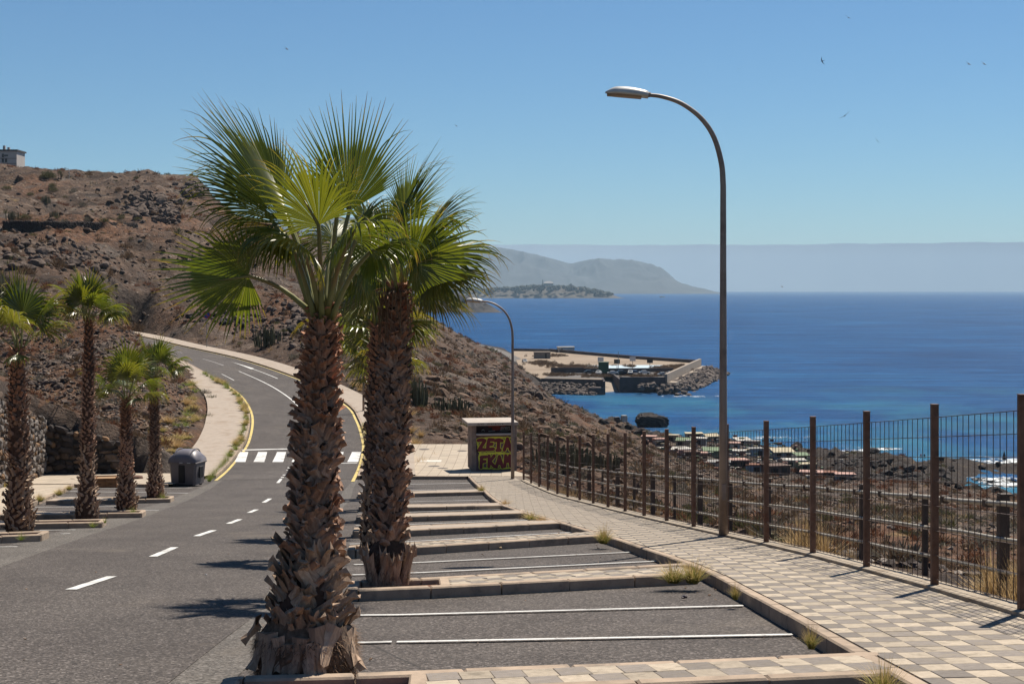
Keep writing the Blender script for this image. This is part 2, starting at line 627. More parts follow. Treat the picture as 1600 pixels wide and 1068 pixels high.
class NT:
    def __init__(self, name):
        self.m = bpy.data.materials.new(name)
        self.m.use_nodes = True
        self.t = self.m.node_tree
        self.b = self.t.nodes['Principled BSDF']
        self.out = self.t.nodes['Material Output']

    def n(self, typ, **kw):
        nd = self.t.nodes.new(typ)
        for k, v in kw.items():
            setattr(nd, k, v)
        return nd

    def l(self, a, b):
        self.t.links.new(a, b)

    def pos(self):
        return self.n('ShaderNodeNewGeometry').outputs['Position']

    def objco(self):
        return self.n('ShaderNodeTexCoord').outputs['Object']

    def noise(self, scale, detail=4, rough=0.55, co=None, stretch=None, dist=0.0):
        nd = self.n('ShaderNodeTexNoise')
        nd.inputs['Scale'].default_value = scale
        nd.inputs['Detail'].default_value = detail
        nd.inputs['Roughness'].default_value = rough
        nd.inputs['Distortion'].default_value = dist
        co = co if co is not None else self.pos()
        if stretch:
            mp = self.n('ShaderNodeMapping')
            mp.inputs['Scale'].default_value = stretch
            self.l(co, mp.inputs[0])
            co = mp.outputs[0]
        self.l(co, nd.inputs['Vector'])
        return nd.outputs['Fac']

    def voro(self, scale, feature='F1', co=None, out='Distance'):
        nd = self.n('ShaderNodeTexVoronoi', feature=feature)
        nd.inputs['Scale'].default_value = scale
        self.l(co if co is not None else self.pos(), nd.inputs['Vector'])
        return nd.outputs[out]

    def ramp(self, fac, stops, mode='LINEAR'):
        nd = self.n('ShaderNodeValToRGB')
        cr = nd.color_ramp
        cr.interpolation = mode
        while len(cr.elements) < len(stops):
            cr.elements.new(0.5)
        for e, (p, c) in zip(cr.elements, stops):
            e.position = p
            e.color = (*c, 1) if len(c) == 3 else c
        self.l(fac, nd.inputs[0])
        return nd.outputs[0]

    def mix(self, fac, a, b, typ='MIX'):
        nd = self.n('ShaderNodeMix', data_type='RGBA', blend_type=typ)
        for sock, v in ((nd.inputs[0], fac), (nd.inputs[6], a), (nd.inputs[7], b)):
            if isinstance(v, (int, float)):
                sock.default_value = v
            elif isinstance(v, tuple):
                sock.default_value = (*v, 1) if len(v) == 3 else v
            else:
                self.l(v, sock)
        return nd.outputs[2]

    def math(self, op, a, b=None, c=None, clamp=False):
        nd = self.n('ShaderNodeMath', operation=op, use_clamp=clamp)
        for i, v in enumerate((a, b, c)):
            if v is None: continue
            if isinstance(v, (int, float)):
                nd.inputs[i].default_value = v
            else:
                self.l(v, nd.inputs[i])
        return nd.outputs[0]

    def step(self, fac, a, b):
        nd = self.n('ShaderNodeMapRange')
        nd.interpolation_type = 'SMOOTHSTEP'
        self.l(fac, nd.inputs['Value'])
        nd.inputs['From Min'].default_value = a
        nd.inputs['From Max'].default_value = b
        return nd.outputs[0]

    def rand(self):
        return self.n('ShaderNodeObjectInfo').outputs['Random']

    def attr(self, name):
        nd = self.n('ShaderNodeAttribute')
        nd.attribute_name = name
        return nd.outputs['Fac']

    def bump(self, h, strength=0.5, dist=0.02, normal=None):
        nd = self.n('ShaderNodeBump')
        nd.inputs['Strength'].default_value = strength
        nd.inputs['Distance'].default_value = dist
        self.l(h, nd.inputs['Height'])
        if normal is not None:
            self.l(normal, nd.inputs['Normal'])
        self.l(nd.outputs[0], self.b.inputs['Normal'])
        return nd.outputs[0]

    def col(self, c):
        if not isinstance(c, tuple):
            c = self.mix(1.0, c, (ALB, ALB, ALB), 'MULTIPLY')
        else:
            c = tuple(x * ALB for x in c)
        self.c = c
        if isinstance(c, tuple):
            self.b.inputs['Base Color'].default_value = (*c, 1)
        else:
            self.l(c, self.b.inputs['Base Color'])
        return self

    def rough(self, r):
        if isinstance(r, (int, float)):
            self.b.inputs['Roughness'].default_value = r
        else:
            self.l(r, self.b.inputs['Roughness'])
        return self

    def spec(self, s):
        self.b.inputs['Specular IOR Level'].default_value = s
        return self

    def metal(self, s):
        self.b.inputs['Metallic'].default_value = s
        return self


def simple(name, c, rough=0.7, var=0.18, scale=6.0, bump=0.0, spec=0.3, metal=0.0, grime=None, objrand=0.0):
    """worn plain surface: colour broken by two noises"""
    m = NT(name)
    f = m.noise(scale, 5, 0.6)
    d = tuple(max(0, x * (1 - var)) for x in c)
    e = tuple(min(1, x * (1 + var)) for x in c)
    k = m.ramp(f, [(0.3, d), (0.7, e)])
    if grime:
        g = m.step(m.noise(scale * 0.35, 6, 0.65), 0.5, 0.68)
        k = m.mix(g, k, grime)
    if objrand:
        r = m.rand()
        v = m.math('MULTIPLY_ADD', r, 2 * objrand, 1 - objrand)
        cc = m.n('ShaderNodeCombineColor')
        for i in range(3): m.l(v, cc.inputs[i])
        k = m.mix(1.0, k, cc.outputs[0], 'MULTIPLY')
    m.col(k).rough(rough).spec(spec).metal(metal)
    if bump:
        m.bump(m.noise(scale * 6, 4, 0.6), 0.6, bump)
    return m.m


# -- terrain: dry volcanic hillside
def make_terrain_mat():
    m = NT('dry_volcanic_ground')
    p = m.pos()
    big = m.noise(0.021, 5, 0.6, p)
    mid = m.noise(0.16, 6, 0.62, p)
    fine = m.noise(1.3, 6, 0.65, p)
    grit = m.noise(9.0, 4, 0.7, p)
    base = m.ramp(mid, [(0.30, (0.032, 0.024, 0.020)), (0.44, (0.078, 0.053, 0.040)), (0.56, (0.128, 0.086, 0.063)), (0.70, (0.190, 0.148, 0.116))])
    red = m.step(big, 0.50, 0.64)
    base = m.mix(m.math('MULTIPLY', red, 0.65), base, m.ramp(fine, [(0.3, (0.095, 0.047, 0.028)), (0.7, (0.235, 0.115, 0.062))]))
    grey = m.step(m.noise(0.045, 5, 0.6, m.n('ShaderNodeTexCoord').outputs['Object'], (1, 1, 1.7)), 0.53, 0.66)
    base = m.mix(m.math('MULTIPLY', grey, 0.8), base, m.ramp(fine, [(0.3, (0.075, 0.063, 0.056)), (0.7, (0.205, 0.172, 0.148))]))
    # stones
    vd = m.voro(1.1, 'F1', p)
    vc = m.voro(1.1, 'F1', p, 'Color')
    sep = m.n('ShaderNodeSeparateColor')
    m.l(vc, sep.inputs[0])
    st = m.math('MULTIPLY', m.math('LESS_THAN', vd, 0.33), m.step(sep.outputs[0], 0.55, 0.75))
    base = m.mix(m.math('MULTIPLY', st, 0.6), base, m.ramp(sep.outputs[1], [(0.1, (0.055, 0.046, 0.042)), (0.6, (0.17, 0.13, 0.11)), (1.0, (0.34, 0.29, 0.25))]))
    base = m.mix(0.75, base, m.ramp(fine, [(0.25, (0.35, 0.33, 0.32)), (0.5, (0.92, 0.92, 0.92)), (0.75, (1.4, 1.36, 1.3))]), 'MULTIPLY')
    base = m.mix(0.5, base, m.ramp(grit, [(0.3, (0.45, 0.45, 0.45)), (0.65, (1.3, 1.3, 1.3))]), 'MULTIPLY')
    v2 = m.voro(0.42, 'F1', p, 'Color')
    s2 = m.n('ShaderNodeSeparateColor')
    m.l(v2, s2.inputs[0])
    base = m.mix(0.45, base, m.ramp(s2.outputs[0], [(0.0, (0.55, 0.53, 0.52)), (0.5, (1.0, 1.0, 1.0)), (1.0, (1.45, 1.42, 1.38))]), 'MULTIPLY')
    # steep faces: bare dark lava
    g = m.n('ShaderNodeNewGeometry')
    sx = m.n('ShaderNodeSeparateXYZ')
    m.l(g.outputs['True Normal'], sx.inputs[0])
    steep = m.math('SUBTRACT', 1.0, m.step(sx.outputs[2], 0.52, 0.76))
    base = m.mix(m.math('MULTIPLY', steep, 0.75), base, m.ramp(fine, [(0.3, (0.040, 0.033, 0.030)), (0.7, (0.125, 0.098, 0.082))]))
    # near the sea: black rock, wet at the waterline
    pz = m.n('ShaderNodeSeparateXYZ')
    m.l(p, pz.inputs[0])
    hz = m.math('ADD', pz.outputs[2], m.math('MULTIPLY', mid, 3.5))
    low = m.math('MULTIPLY', m.math('SUBTRACT', 1.0, m.step(hz, 8.0, 11.0)), m.step(pz.outputs[1], 150, 230))
    base = m.mix(low, base, m.ramp(fine, [(0.3, (0.020, 0.017, 0.016)), (0.7, (0.080, 0.062, 0.052))]))
    # dry straw patches
    straw = m.math('MULTIPLY', m.step(m.noise(0.33, 6, 0.7, p), 0.60, 0.70), m.step(sx.outputs[2], 0.8, 0.93))
    base = m.mix(m.math('MULTIPLY', straw, 0.65), base, (0.33, 0.22, 0.105))
    m.col(base).rough(0.95).spec(0.15)
    h = m.math('ADD', m.math('MULTIPLY', fine, 0.8), m.math('MULTIPLY', grit, 0.25))
    h = m.math('ADD', h, m.math('MULTIPLY', m.math('SUBTRACT', 0.5, m.math('MINIMUM', vd, 0.5)), 0.5))
    m.bump(h, 1.0, 0.55)
    return m.m


def make_asphalt(name, lo, hi, spk, patchy=0.3):
    m = NT(name)
    p = m.pos()
    agg = m.voro(44.0, 'F1', p, 'Color')
    sep = m.n('ShaderNodeSeparateColor')
    m.l(agg, sep.inputs[0])
    wear = m.noise(0.45, 5, 0.6, p)
    base = m.ramp(wear, [(0.3, lo), (0.72, hi)])
    base = m.mix(0.9, base, m.ramp(sep.outputs[0], [(0.0, (0.22, 0.20, 0.19)), (0.22, (0.72, 0.70, 0.68)), (0.6, (1.02, 1.0, 0.98)), (0.85, (1.45, 1.40, 1.35)), (0.96, (spk * 1.3, spk * 1.3, spk * 1.3))]), 'MULTIPLY')
    # long tyre-worn streaks along the road and dark oil stains
    streak = m.noise(1.0, 4, 0.6, p, (1.4, 0.07, 1))
    base = m.mix(patchy, base, m.ramp(streak, [(0.3, (0.72, 0.71, 0.7)), (0.7, (1.18, 1.17, 1.16))]), 'MULTIPLY')
    oil = m.step(m.noise(0.9, 6, 0.7, p), 0.63, 0.75)
    base = m.mix(m.math('MULTIPLY', oil, 0.42), base, (0.055, 0.050, 0.048))
    skid = m.step(m.noise(1.0, 4, 0.6, p, (2.3, 0.16, 1)), 0.60, 0.74)
    base = m.mix(m.math('MULTIPLY', m.math('MULTIPLY', skid, m.step(m.noise(0.11, 3, 0.5, p), 0.45, 0.6)), 0.38), base, (0.045, 0.041, 0.039))
    dust = m.step(m.noise(0.32, 6, 0.7, p), 0.55, 0.72)
    base = m.mix(m.math('MULTIPLY', dust, 0.30), base, (0.20, 0.165, 0.13))
    crack = m.voro(0.33, 'DISTANCE_TO_EDGE', m.mix(0.55, p, m.n('ShaderNodeTexNoise').outputs['Color']))
    ck = m.math('MULTIPLY', m.math('LESS_THAN', crack, 0.0022), m.step(m.noise(0.23, 3, 0.5, p), 0.56, 0.60))
    base = m.mix(m.math('MULTIPLY', ck, 0.75), base, (0.04, 0.036, 0.033))
    m.col(base).rough(0.9).spec(0.25)
    m.bump(m.math('ADD', sep.outputs[1], m.math('MULTIPLY', m.noise(30, 3, .6, p), 1.5)), 0.35, 0.008)
    return m.m


M = {}
M['terrain'] = make_terrain_mat()
M['asphalt'] = make_asphalt('road_asphalt', (0.066, 0.057, 0.053), (0.100, 0.088, 0.081), 2.1)
M['asphalt_bay'] = make_asphalt('parking_asphalt', (0.068, 0.058, 0.053), (0.102, 0.089, 0.082), 2.0, 0.15)
M['asphalt_strip'] = make_asphalt('pale_asphalt_strip', (0.108, 0.098, 0.090), (0.146, 0.134, 0.122), 1.5, 0.2)


def make_paint(name, c):
    m = NT(name)
    p = m.pos()
    w = m.noise(22, 5, 0.7, p)
    w2 = m.noise(1.6, 4, 0.6, p)
    k = m.ramp(w, [(0.34, tuple(x * 0.30 for x in c)), (0.43, tuple(x * 0.85 for x in c)), (0.7, c)])
    k = m.mix(m.math('MULTIPLY', m.step(w2, 0.50, 0.70), 0.65), k, (0.19, 0.17, 0.155))
    m.col(k).rough(0.75)
    m.bump(w, 0.3, 0.004)
    return m.m


M['white_paint'] = make_paint('worn_white_road_paint', (0.80, 0.79, 0.76))
M['yellow_paint'] = make_paint('worn_yellow_kerb_paint', (0.72, 0.55, 0.16))
M['kerb'] = simple('kerb_concrete', (0.415, 0.32, 0.24), 0.9, 0.16, 5.0, 0.006, 0.2, grime=(0.24, 0.195, 0.155), objrand=0.10)
M['bed'] = simple('sand_joint_bed', (0.19, 0.15, 0.115), 0.95, 0.2, 9.0, 0.004)
M['tile_light'] = simple('cream_paving_tile', (0.425, 0.355, 0.272), 0.85, 0.15, 14.0, 0.003, 0.25, grime=(0.27, 0.225, 0.17), objrand=0.17)
M['tile_dark'] = simple('grey_paving_tile', (0.232, 0.200, 0.174), 0.85, 0.16, 14.0, 0.003, 0.25, grime=(0.25, 0.21, 0.165), objrand=0.17)
M['earth'] = simple('red_planter_earth', (0.16, 0.075, 0.043), 0.95, 0.35, 9.0, 0.02)


def make_far_paving():
    m = NT('distant_paving')
    p = m.pos()
    br = m.n('ShaderNodeTexBrick')
    br.offset = 0.0
    br.inputs['Scale'].default_value = 1.0
    br.inputs['Brick Width'].default_value = 0.55
    br.inputs['Row Height'].default_value = 0.72
    br.inputs['Mortar Size'].default_value = 0.018
    br.inputs['Color1'].default_value = (0.50, 0.42, 0.33, 1)
    br.inputs['Color2'].default_value = (0.42, 0.36, 0.285, 1)
    br.inputs['Mortar'].default_value = (0.27, 0.22, 0.17, 1)
    m.l(p, br.inputs['Vector'])
    k = m.mix(0.5, br.outputs[0], m.ramp(m.noise(0.5, 6, 0.65, p), [(0.3, (0.74, 0.72, 0.7)), (0.7, (1.2, 1.2, 1.2))]), 'MULTIPLY')
    m.col(k).rough(0.9).spec(0.2)
    return m.m


M['far_paving'] = make_far_paving()
M['concrete_walk'] = simple('pale_concrete_walk', (0.40, 0.335, 0.275), 0.9, 0.10, 2.5, 0.004, 0.2, grime=(0.33, 0.26, 0.20))


def make_sea():
    m = NT('atlantic_water')
    p = m.pos()
    sx = m.n('ShaderNodeSeparateXYZ')
    m.l(p, sx.inputs[0])
    patch = m.noise(1.0, 5, 0.6, p, (0.006, 0.0085, 1))
    body = m.ramp(patch, [(0.30, (0.003, 0.042, 0.140)), (0.55, (0.005, 0.058, 0.178)), (0.75, (0.012, 0.088, 0.218))])
    streak = m.noise(1.0, 6, 0.7, p, (0.010, 0.075, 1))
    body = m.mix(0.85, body, m.ramp(streak, [(0.32, (0.50, 0.60, 0.70)), (0.5, (1.0, 1.0, 1.0)), (0.68, (2.4, 1.75, 1.5))]), 'MULTIPLY')  # wave sparkle put into the body colour as pale and dark streaks
    ripple = m.noise(1.0, 5, 0.75, p, (0.07, 0.30, 1))
    body = m.mix(0.8, body, m.ramp(ripple, [(0.30, (0.62, 0.66, 0.7)), (0.5, (1.0, 1.0, 1.0)), (0.70, (1.75, 1.6, 1.45))]), 'MULTIPLY')  # finer wave sparkle, likewise multiplied into the body colour
    # paler green-blue over the shallow shelf along the shore
    dist = m.math('SUBTRACT', sx.outputs[1], m.math('MULTIPLY', sx.outputs[0], -0.25))
    near = m.math('SUBTRACT', 1.0, m.step(dist, 380, 720))
    sh = m.math('MULTIPLY', near, m.step(m.noise(1.0, 5, 0.62, p, (0.017, 0.011, 1)), 0.44, 0.66))
    body = m.mix(m.math('MULTIPLY', sh, 0.75), body, (0.030, 0.165, 0.230))
    # broken whitecaps and white glints, both put into the colour
    cap = m.math('MULTIPLY', m.step(m.noise(1.0, 5, 0.75, p, (0.16, 0.5, 1)), 0.675, 0.72), m.step(m.noise(1.0, 3, 0.6, p, (0.004, 0.007, 1)), 0.45, 0.6))
    body = m.mix(m.math('MULTIPLY', cap, 0.6), body, (0.55, 0.62, 0.66))
    m.col(body)
    m.rough(0.30).spec(0.14)
    m.b.inputs['IOR'].default_value = 1.333
    w1 = m.noise(1.0, 6, 0.62, p, (0.11, 0.28, 1), 0.6)
    w2 = m.noise(1.0, 5, 0.65, p, (0.020, 0.045, 1))
    w3 = m.noise(1.0, 4, 0.65, p, (0.7, 1.2, 1))
    h = m.math('ADD', m.math('MULTIPLY', w1, 2.0), m.math('MULTIPLY', w2, 4.0))
    h = m.math('ADD', h, m.math('MULTIPLY', w3, 0.25))
    nb = m.bump(h, 1.0, 1.0)
    gl = m.n('ShaderNodeBsdfGlossy')
    gl.inputs['Roughness'].default_value = 0.22
    gl.inputs['Color'].default_value = (0.9, 0.95, 1.0, 1)
    m.l(nb, gl.inputs['Normal'])
    df = m.n('ShaderNodeBsdfDiffuse')
    m.l(m.c, df.inputs['Color'])
    mx = m.n('ShaderNodeMixShader')
    lw = m.n('ShaderNodeFresnel')
    lw.inputs['IOR'].default_value = 1.33
    m.l(nb, lw.inputs['Normal'])
    m.l(m.math('MULTIPLY', lw.outputs[0], 0.22), mx.inputs[0])
    m.l(df.outputs[0], mx.inputs[1]); m.l(gl.outputs[0], mx.inputs[2])
    m.l(mx.outputs[0], m.out.inputs['Surface'])
    return m.m


M['sea'] = make_sea()

# ------------------------------------------------------------------ setting
me = grid_mesh('ground', np.stack([GX, GYY, TZ], -1), M['terrain'], True)
tag(obj('hillside_ground', me), kind='structure')

SEA_FAR = 24000.0
sm = MB()
ys = [60, 400, 1200, 4000, 12000, SEA_FAR]
xs = [-14500, -4000, -1000, -200, 200, 1000, 4000, 14500]
for y in ys:
    for x in xs:
        sm.v.append((x, y, 0.0))
for j in range(len(ys) - 1):
    for i in range(len(xs) - 1):
        a = j * len(xs) + i
        sm.f.append((a, a + 1, a + 1 + len(xs), a + len(xs)))
tag(sm.build('sea', M['sea']), kind='structure')

# distant cape: two ridges of mountain
M['far_rock'] = simple('far_mountain_rock', (0.050, 0.054, 0.056), 0.95, 0.5, 0.002)


def ridge(name, prof, Y0, depth, seed, mat, gull=0.5, nz=26, label=None, cat=None, rows=60):
    """a ridge of land: prof = (column, row) of its skyline, seen at distance Y0"""
    pts = catmull([(a, b, 0) for a, b in prof], 10)
    n = len(pts)
    P = np.zeros((rows, n, 3))
    for j in range(rows):
        t = j / (rows - 1) * 2 - 1            # -1 seaward foot, 0 crest, 1 back
        for i in range(n):
            H = max(0.0, CZ - (pts[i, 1] - HY) / F * Y0)
            X = (pts[i, 0] - CX) / F * Y0
            P[j, i] = (X, Y0 + t * depth, H)
    Xs = P[..., 0]; Ys = P[..., 1]; H = P[..., 2]
    t = np.abs(np.linspace(-1, 1, rows))[:, None]
    prof_t = np.clip(1 - t ** 1.15, 0, 1)
    sc = depth
    g = fbm(Xs / sc * 4.5, Ys / sc * 1.6, 5, seed, True)
    g2 = fbm(Xs / sc * 7, Ys / sc * 7, 4, seed + 9)
    z = H * prof_t * (1 + gull * (g - .35) * (t > 0.02) * np.minimum(t * 4, 1) + 0.14 * g2 * np.minimum(t * 6, 1))
    z = np.minimum(z, H * 1.0 + 0)
    z = z - 2.0 * (prof_t <= 0.01)
    P[..., 2] = np.where(t >= 0.999, -2.0, z)
    o = obj(name, grid_mesh(name, P, mat, True))
    return tag(o, label, cat, None, 'structure')


ridge('mountain', [(430, 352), (560, 340), (640, 352), (700, 372), (745, 384), (790, 389), (815, 394), (840, 398), (868, 405), (890, 411), (902, 409), (925, 405), (950, 406), (985, 406), (1010, 411), (1030, 420), (1046, 433), (1056, 440), (1070, 445), (1080, 451), (1087, 458)], 15500, 2600, 5, M['far_rock'], 0.7)
M['headland_rock'] = simple('headland_rock', (0.085, 0.070, 0.056), 0.95, 0.45, 0.02)
ridge('headland', [(640, 447), (700, 452), (760, 452), (800, 450), (850, 447), (890, 447), (920, 452), (945, 457), (962, 462), (976, 467)], 6600, 170, 8, M['headland_rock'], 0.5)
M['cliff_rock'] = simple('dark_cliff_rock', (0.050, 0.042, 0.040), 0.95, 0.5, 0.05)
ridge('sea_cliff', [(560, 432), (610, 440), (650, 447), (676, 452), (700, 455), (722, 460), (745, 466), (762, 474), (776, 483), (786, 489)], 2500, 55, 15, M['cliff_rock'], 0.6)

# far layer of cloud lying on the horizon, beyond the haze
M['cloud'] = simple('stratus_cloud', (0.82, 0.92, 1.00), 1.0, 0.03, 0.0006, 0, 0.0)


def cloud_bank():
    Rr, D = 34000.0, 5000.0
    n = 260
    an = np.linspace(R(-75), R(75), n)
    rows = []
    top = 1130.0 + 14 * vnoise(an * 60, an * 0, 3) + 10 * vnoise(an * 170, an * 0, 4)
    bump = np.exp(-((an - math.atan2(60, F)) / 0.035) ** 2) * 190 * (0.6 + 0.6 * vnoise(an * 240, an * 0, 5)) + np.exp(-((an + math.atan2(60, F)) / 0.05) ** 2) * 140
    bump *= 0.12
    for rr, hz in ((-45, -66.0), (0, 0.0), (890, 1.0), (1900, 0.985), (D, 0.96), (D + 100, 0.0)):
        z = hz if hz < 0 else hz * (top + bump)
        rad = Rr + rr + 0 * an
        rows.append(np.stack([np.sin(an) * rad, np.cos(an) * rad, z + 0 * an], -1))
    return grid_mesh('cloud_bank', np.array(rows), M['cloud'], False)


tag(obj('cloud_bank', cloud_bank()), kind='structure')

# sea air: even haze round the camera and everything in sight
HZ = MB()
HZ.box((0, 11990, 300), (30000, 24400, 602))
hm = bpy.data.materials.new('sea_haze')
hm.use_nodes = True
hn = hm.node_tree
for nd in list(hn.nodes):
    if nd.type != 'OUTPUT_MATERIAL':
        hn.nodes.remove(nd)
pv = hn.nodes.new('ShaderNodeVolumePrincipled')
pv.inputs['Color'].default_value = (0.58, 0.80, 1.0, 1)
pv.inputs['Density'].default_value = 4.2e-5
pv.inputs['Anisotropy'].default_value = 0.0
hn.links.new(pv.outputs[0], hn.nodes['Material Output'].inputs['Volume'])
tag(HZ.build('haze', hm), kind='stuff')

# ------------------------------------------------------------------ paved surfaces
Ystat = np.concatenate([np.arange(-10, 66, 1.0), [66.3]])
asph_end = ER[4][1]


def corridor_sheet(name, xl, xr, y0, y1, mat, lift=0.0, step=0.5, nx=2, kind='structure'):
    """sheet lying on the paved surface between x = xl(Y) and xr(Y)"""
    Y = np.arange(y0, y1 + 1e-6, step)
    a = np.array([xl(y) for y in Y]); b = np.array([xr(y) for y in Y])
    P = np.zeros((len(Y), nx + 1, 3))
    for k in range(nx + 1):
        X = a + (b - a) * k / nx
        P[:, k, 0] = X; P[:, k, 1] = Y; P[:, k, 2] = zc(X, Y) + lift
    o = obj(name, grid_mesh(name, P, mat, True))
    return tag(o, kind=kind) if kind else o


def kerb_x(pts_px, top):
    P = np.array([G(a, b, top) for a, b in pts_px])
    P = P[np.argsort(P[:, 1])]
    return lambda y: float(np.interp(y, P[:, 1], P[:, 0])), P


# sidewalk kerb (top front edge), near to far
KERB_PX = [(1520, 1128), (1424, 1068), (1331, 1016.5), (1220, 954), (1108, 894), (1073, 879), (957, 840), (934, 834), (874, 815.5), (818, 800.3), (784, 788.7), (756, 767), (731, 743.4)]
kerbx, KP = kerb_x(KERB_PX, 0.15)
Y_END = KP[-1, 1]            # far end of the parking bays
fx = lambda y: float(np.interp(y, FY, FX))

# left kerb of the left-hand bays
KL_PX = [(-420, 900), (-200, 850), (0, 803), (51, 784), (71, 777), (117, 755.5)]
kerbl, KLP = kerb_x(KL_PX, 0.15)
Y_ENDL = KLP[-1, 1]


def wallx(y):
    return float(np.interp(y, [-12, 25, wall_c[1], wall_a[1], wall_a[1] + 12], [-17.5, -18.5, wall_c[0], wall_a[0], wall_a[0] - 1]))


# main asphalt sheet and the paler strips down both sides of the lane
road_l = lambda y: min(kerbl(y), -9.0) - 0.4
corridor_sheet('parking_asphalt', road_l, lambda y: kerbx(y) + 0.3, -10, 78, M['asphalt_bay'], -0.02, 0.6, 14)


def strip_from_px(L, Rr_, top=0.0):
    lx, A = kerb_x(L, top); rx, B = kerb_x(Rr_, top)
    return lx, rx


lane_l, lane_r = strip_from_px([(-330, 990), (0, 885), (140, 835), (270, 790), (330, 762), (350, 748)], [(100, 1180), (260, 1068), (330, 1012), (392, 965), (430, 905), (470, 850), (505, 800), (540, 762), (553, 748)])
strip_l = lambda y: lane_l(y) - np.interp(y, [0, 30, 60, 74], [1.3, 1.25, 0.8, 0.3])
strip_r = lambda y: lane_r(y) + np.interp(y, [0, 14, 30, 60, 74], [0.55, 0.55, 0.6, 0.5, 0.2])
corridor_sheet('asphalt_edge_strip', strip_l, strip_r, -6, 74.5, M['asphalt_strip'], -0.013, 0.5, 10)
corridor_sheet('road', lane_l, lane_r, -6, 74.8, M['asphalt'], -0.006, 0.5, 10)

# road beyond the crossing
nE = len(EL)
i0 = int(np.argmax(EL[:, 1] > 70.5))
P = np.zeros((nE - 1, 9, 3))
for k in range(9):
    t = k / 8
    P[:, k, :] = EL[1:] * (1 - t) + ER[1:] * t
    yy = P[:, k, 1]
    w = 1 - smooth(89, 104, yy)
    P[:, k, 2] = P[:, k, 2] * (1 - w) + zc(P[:, k, 0], yy) * w
    P[:, k, 2] += 0.004
tag(obj('road_bend', grid_mesh('road_bend', P, M['asphalt'], True)), kind='structure')


def pair_strip(name, A, B, mat, lift, kind='structure', parent=None):
    A = A.copy(); B = B.copy()
    A[:, 2] += lift; B[:, 2] += lift
    o = obj(name, strip_mesh(name, A, B, mat), parent)
    return tag(o, kind=kind) if kind else o


# pavements along the bend, with a step down to the road
def raised_walk(name, inner, outer, mat, h=0.15, flip=False):
    a0 = inner.copy(); a0[:, 2] -= 0.05
    a1 = inner.copy(); a1[:, 2] += h
    b1 = outer.copy(); b1[:, 2] = inner[:, 2] + h + 0.02
    b0 = b1.copy(); b0[:, 2] -= 0.6
    rows = [a0, a1, b1, b0]
    P = np.stack(rows, 1)
    if flip: P = P[:, ::-1]
    return tag(obj(name, grid_mesh(name, P, mat, False)), kind='structure')


KW = 0.16
walk_in = raised_walk('inner_pavement', offset_line(EL, -KW)[2:], ELo[2:], M['concrete_walk'], 0.13, True)
walk_out = raised_walk('outer_pavement', offset_line(ER, KW)[1:], ERo[1:], M['concrete_walk'], 0.13)


_kerb_cache = {}


def kerb_stone_mesh(L, h, w=0.15, seed=0):
    key = (round(L, 2), round(h, 2), round(w, 2), seed)
    if key not in _kerb_cache:
        b = MB()
        b.box((0, 0, 0), (w, L, h), bev=0.018)
        _kerb_cache[key] = b.mesh('kerb_stone', M['kerb'])
    return _kerb_cache[key]


def kerb_run(line3, parent, step=1.0, h=0.30, w=0.15, inset=0.0, rnd=0.006, mat=None):
    """kerb stones end to end along a 3D polyline (the line is the top, mid of the stone)"""
    Q = resample(line3, step)
    L = float(np.linalg.norm(Q[1] - Q[0])) - 0.012
    out = []
    for i in range(len(Q) - 1):
        a = Vector(Q[i]); b = Vector(Q[i + 1]); d = b - a
        o = obj('kerb_stone', kerb_stone_mesh(L, h, w), parent)
        q = d.to_track_quat('Y', 'Z')
        o.rotation_mode = 'QUATERNION'
        o.rotation_quaternion = q
        up = q @ Vector((0, 0, 1))
        o.location = (a + b) / 2 - up * h / 2 + Vector((random.uniform(-rnd, rnd), random.uniform(-rnd, rnd), random.uniform(-rnd, rnd) * 0.7))
        if mat is not None:
            o.material_slots[0].link = 'OBJECT'
            o.material_slots[0].material = mat
        out.append(o)
    return out


# right-hand sidewalk: bed, tiles, kerb stones, fence plinth
sidewalk = corridor_sheet('sidewalk_bed', lambda y: kerbx(y) + 0.10, lambda y: fx(y) + 0.45, 3.0, Y_END - 0.1, M['bed'], 0.138, 0.5, 4)
sidewalk.name = 'sidewalk'
TW, TH = 0.275, 0.36


def tile_mesh(name, mat, w=TW, h=TH):
    b = MB()
    b.box((0, 0, -0.02), (w - 0.006, h - 0.014, 0.04), bev=0.004)
    return b.mesh(name, mat)


tile_l = tile_mesh('paving_tile', M['tile_light'])
tile_d = tile_mesh('paving_tile', M['tile_dark'])


def place_tile(me, x, y, parent, top=0.15, jit=0.0025):
    o = obj('paving_tile', me, parent)
    z = float(zc(x, y, top))
    sl = (float(zc(x, y + 0.2)) - float(zc(x, y - 0.2))) / 0.4
    sx_ = (float(zc(x + 0.2, y)) - float(zc(x - 0.2, y))) / 0.4
    o.location = (x, y, z + random.uniform(-jit, jit))
    o.rotation_euler = (math.atan(sl) + random.uniform(-.004, .004), -math.atan(sx_) + random.uniform(-.004, .004), random.uniform(-.004, .004))
    return o


tiles = []
for j in range(int(5.0 / TH), int(Y_END / TH)):
    y = j * TH
    for i in range(-14, 24):
        x = i * TW
        if x - TW / 2 < kerbx(y) + 0.16 or x + TW / 2 > fx(y) - 0.10:
            continue
        tiles.append((y, x, (i + j) % 2))
tiles.sort()
far_tiles = {0: [], 1: []}
n_single = 0
for y, x, c in tiles:
    px = CX + x / y * F
    py = HY + (CZ - float(zc(x, y, .15))) / y * F
    if -20 < px < 1640 and py < 1085 and n_single < 300:
        place_tile(tile_d if c else tile_l, x, y, sidewalk)
        n_single += 1
    else:
        far_tiles[c].append((x, y))


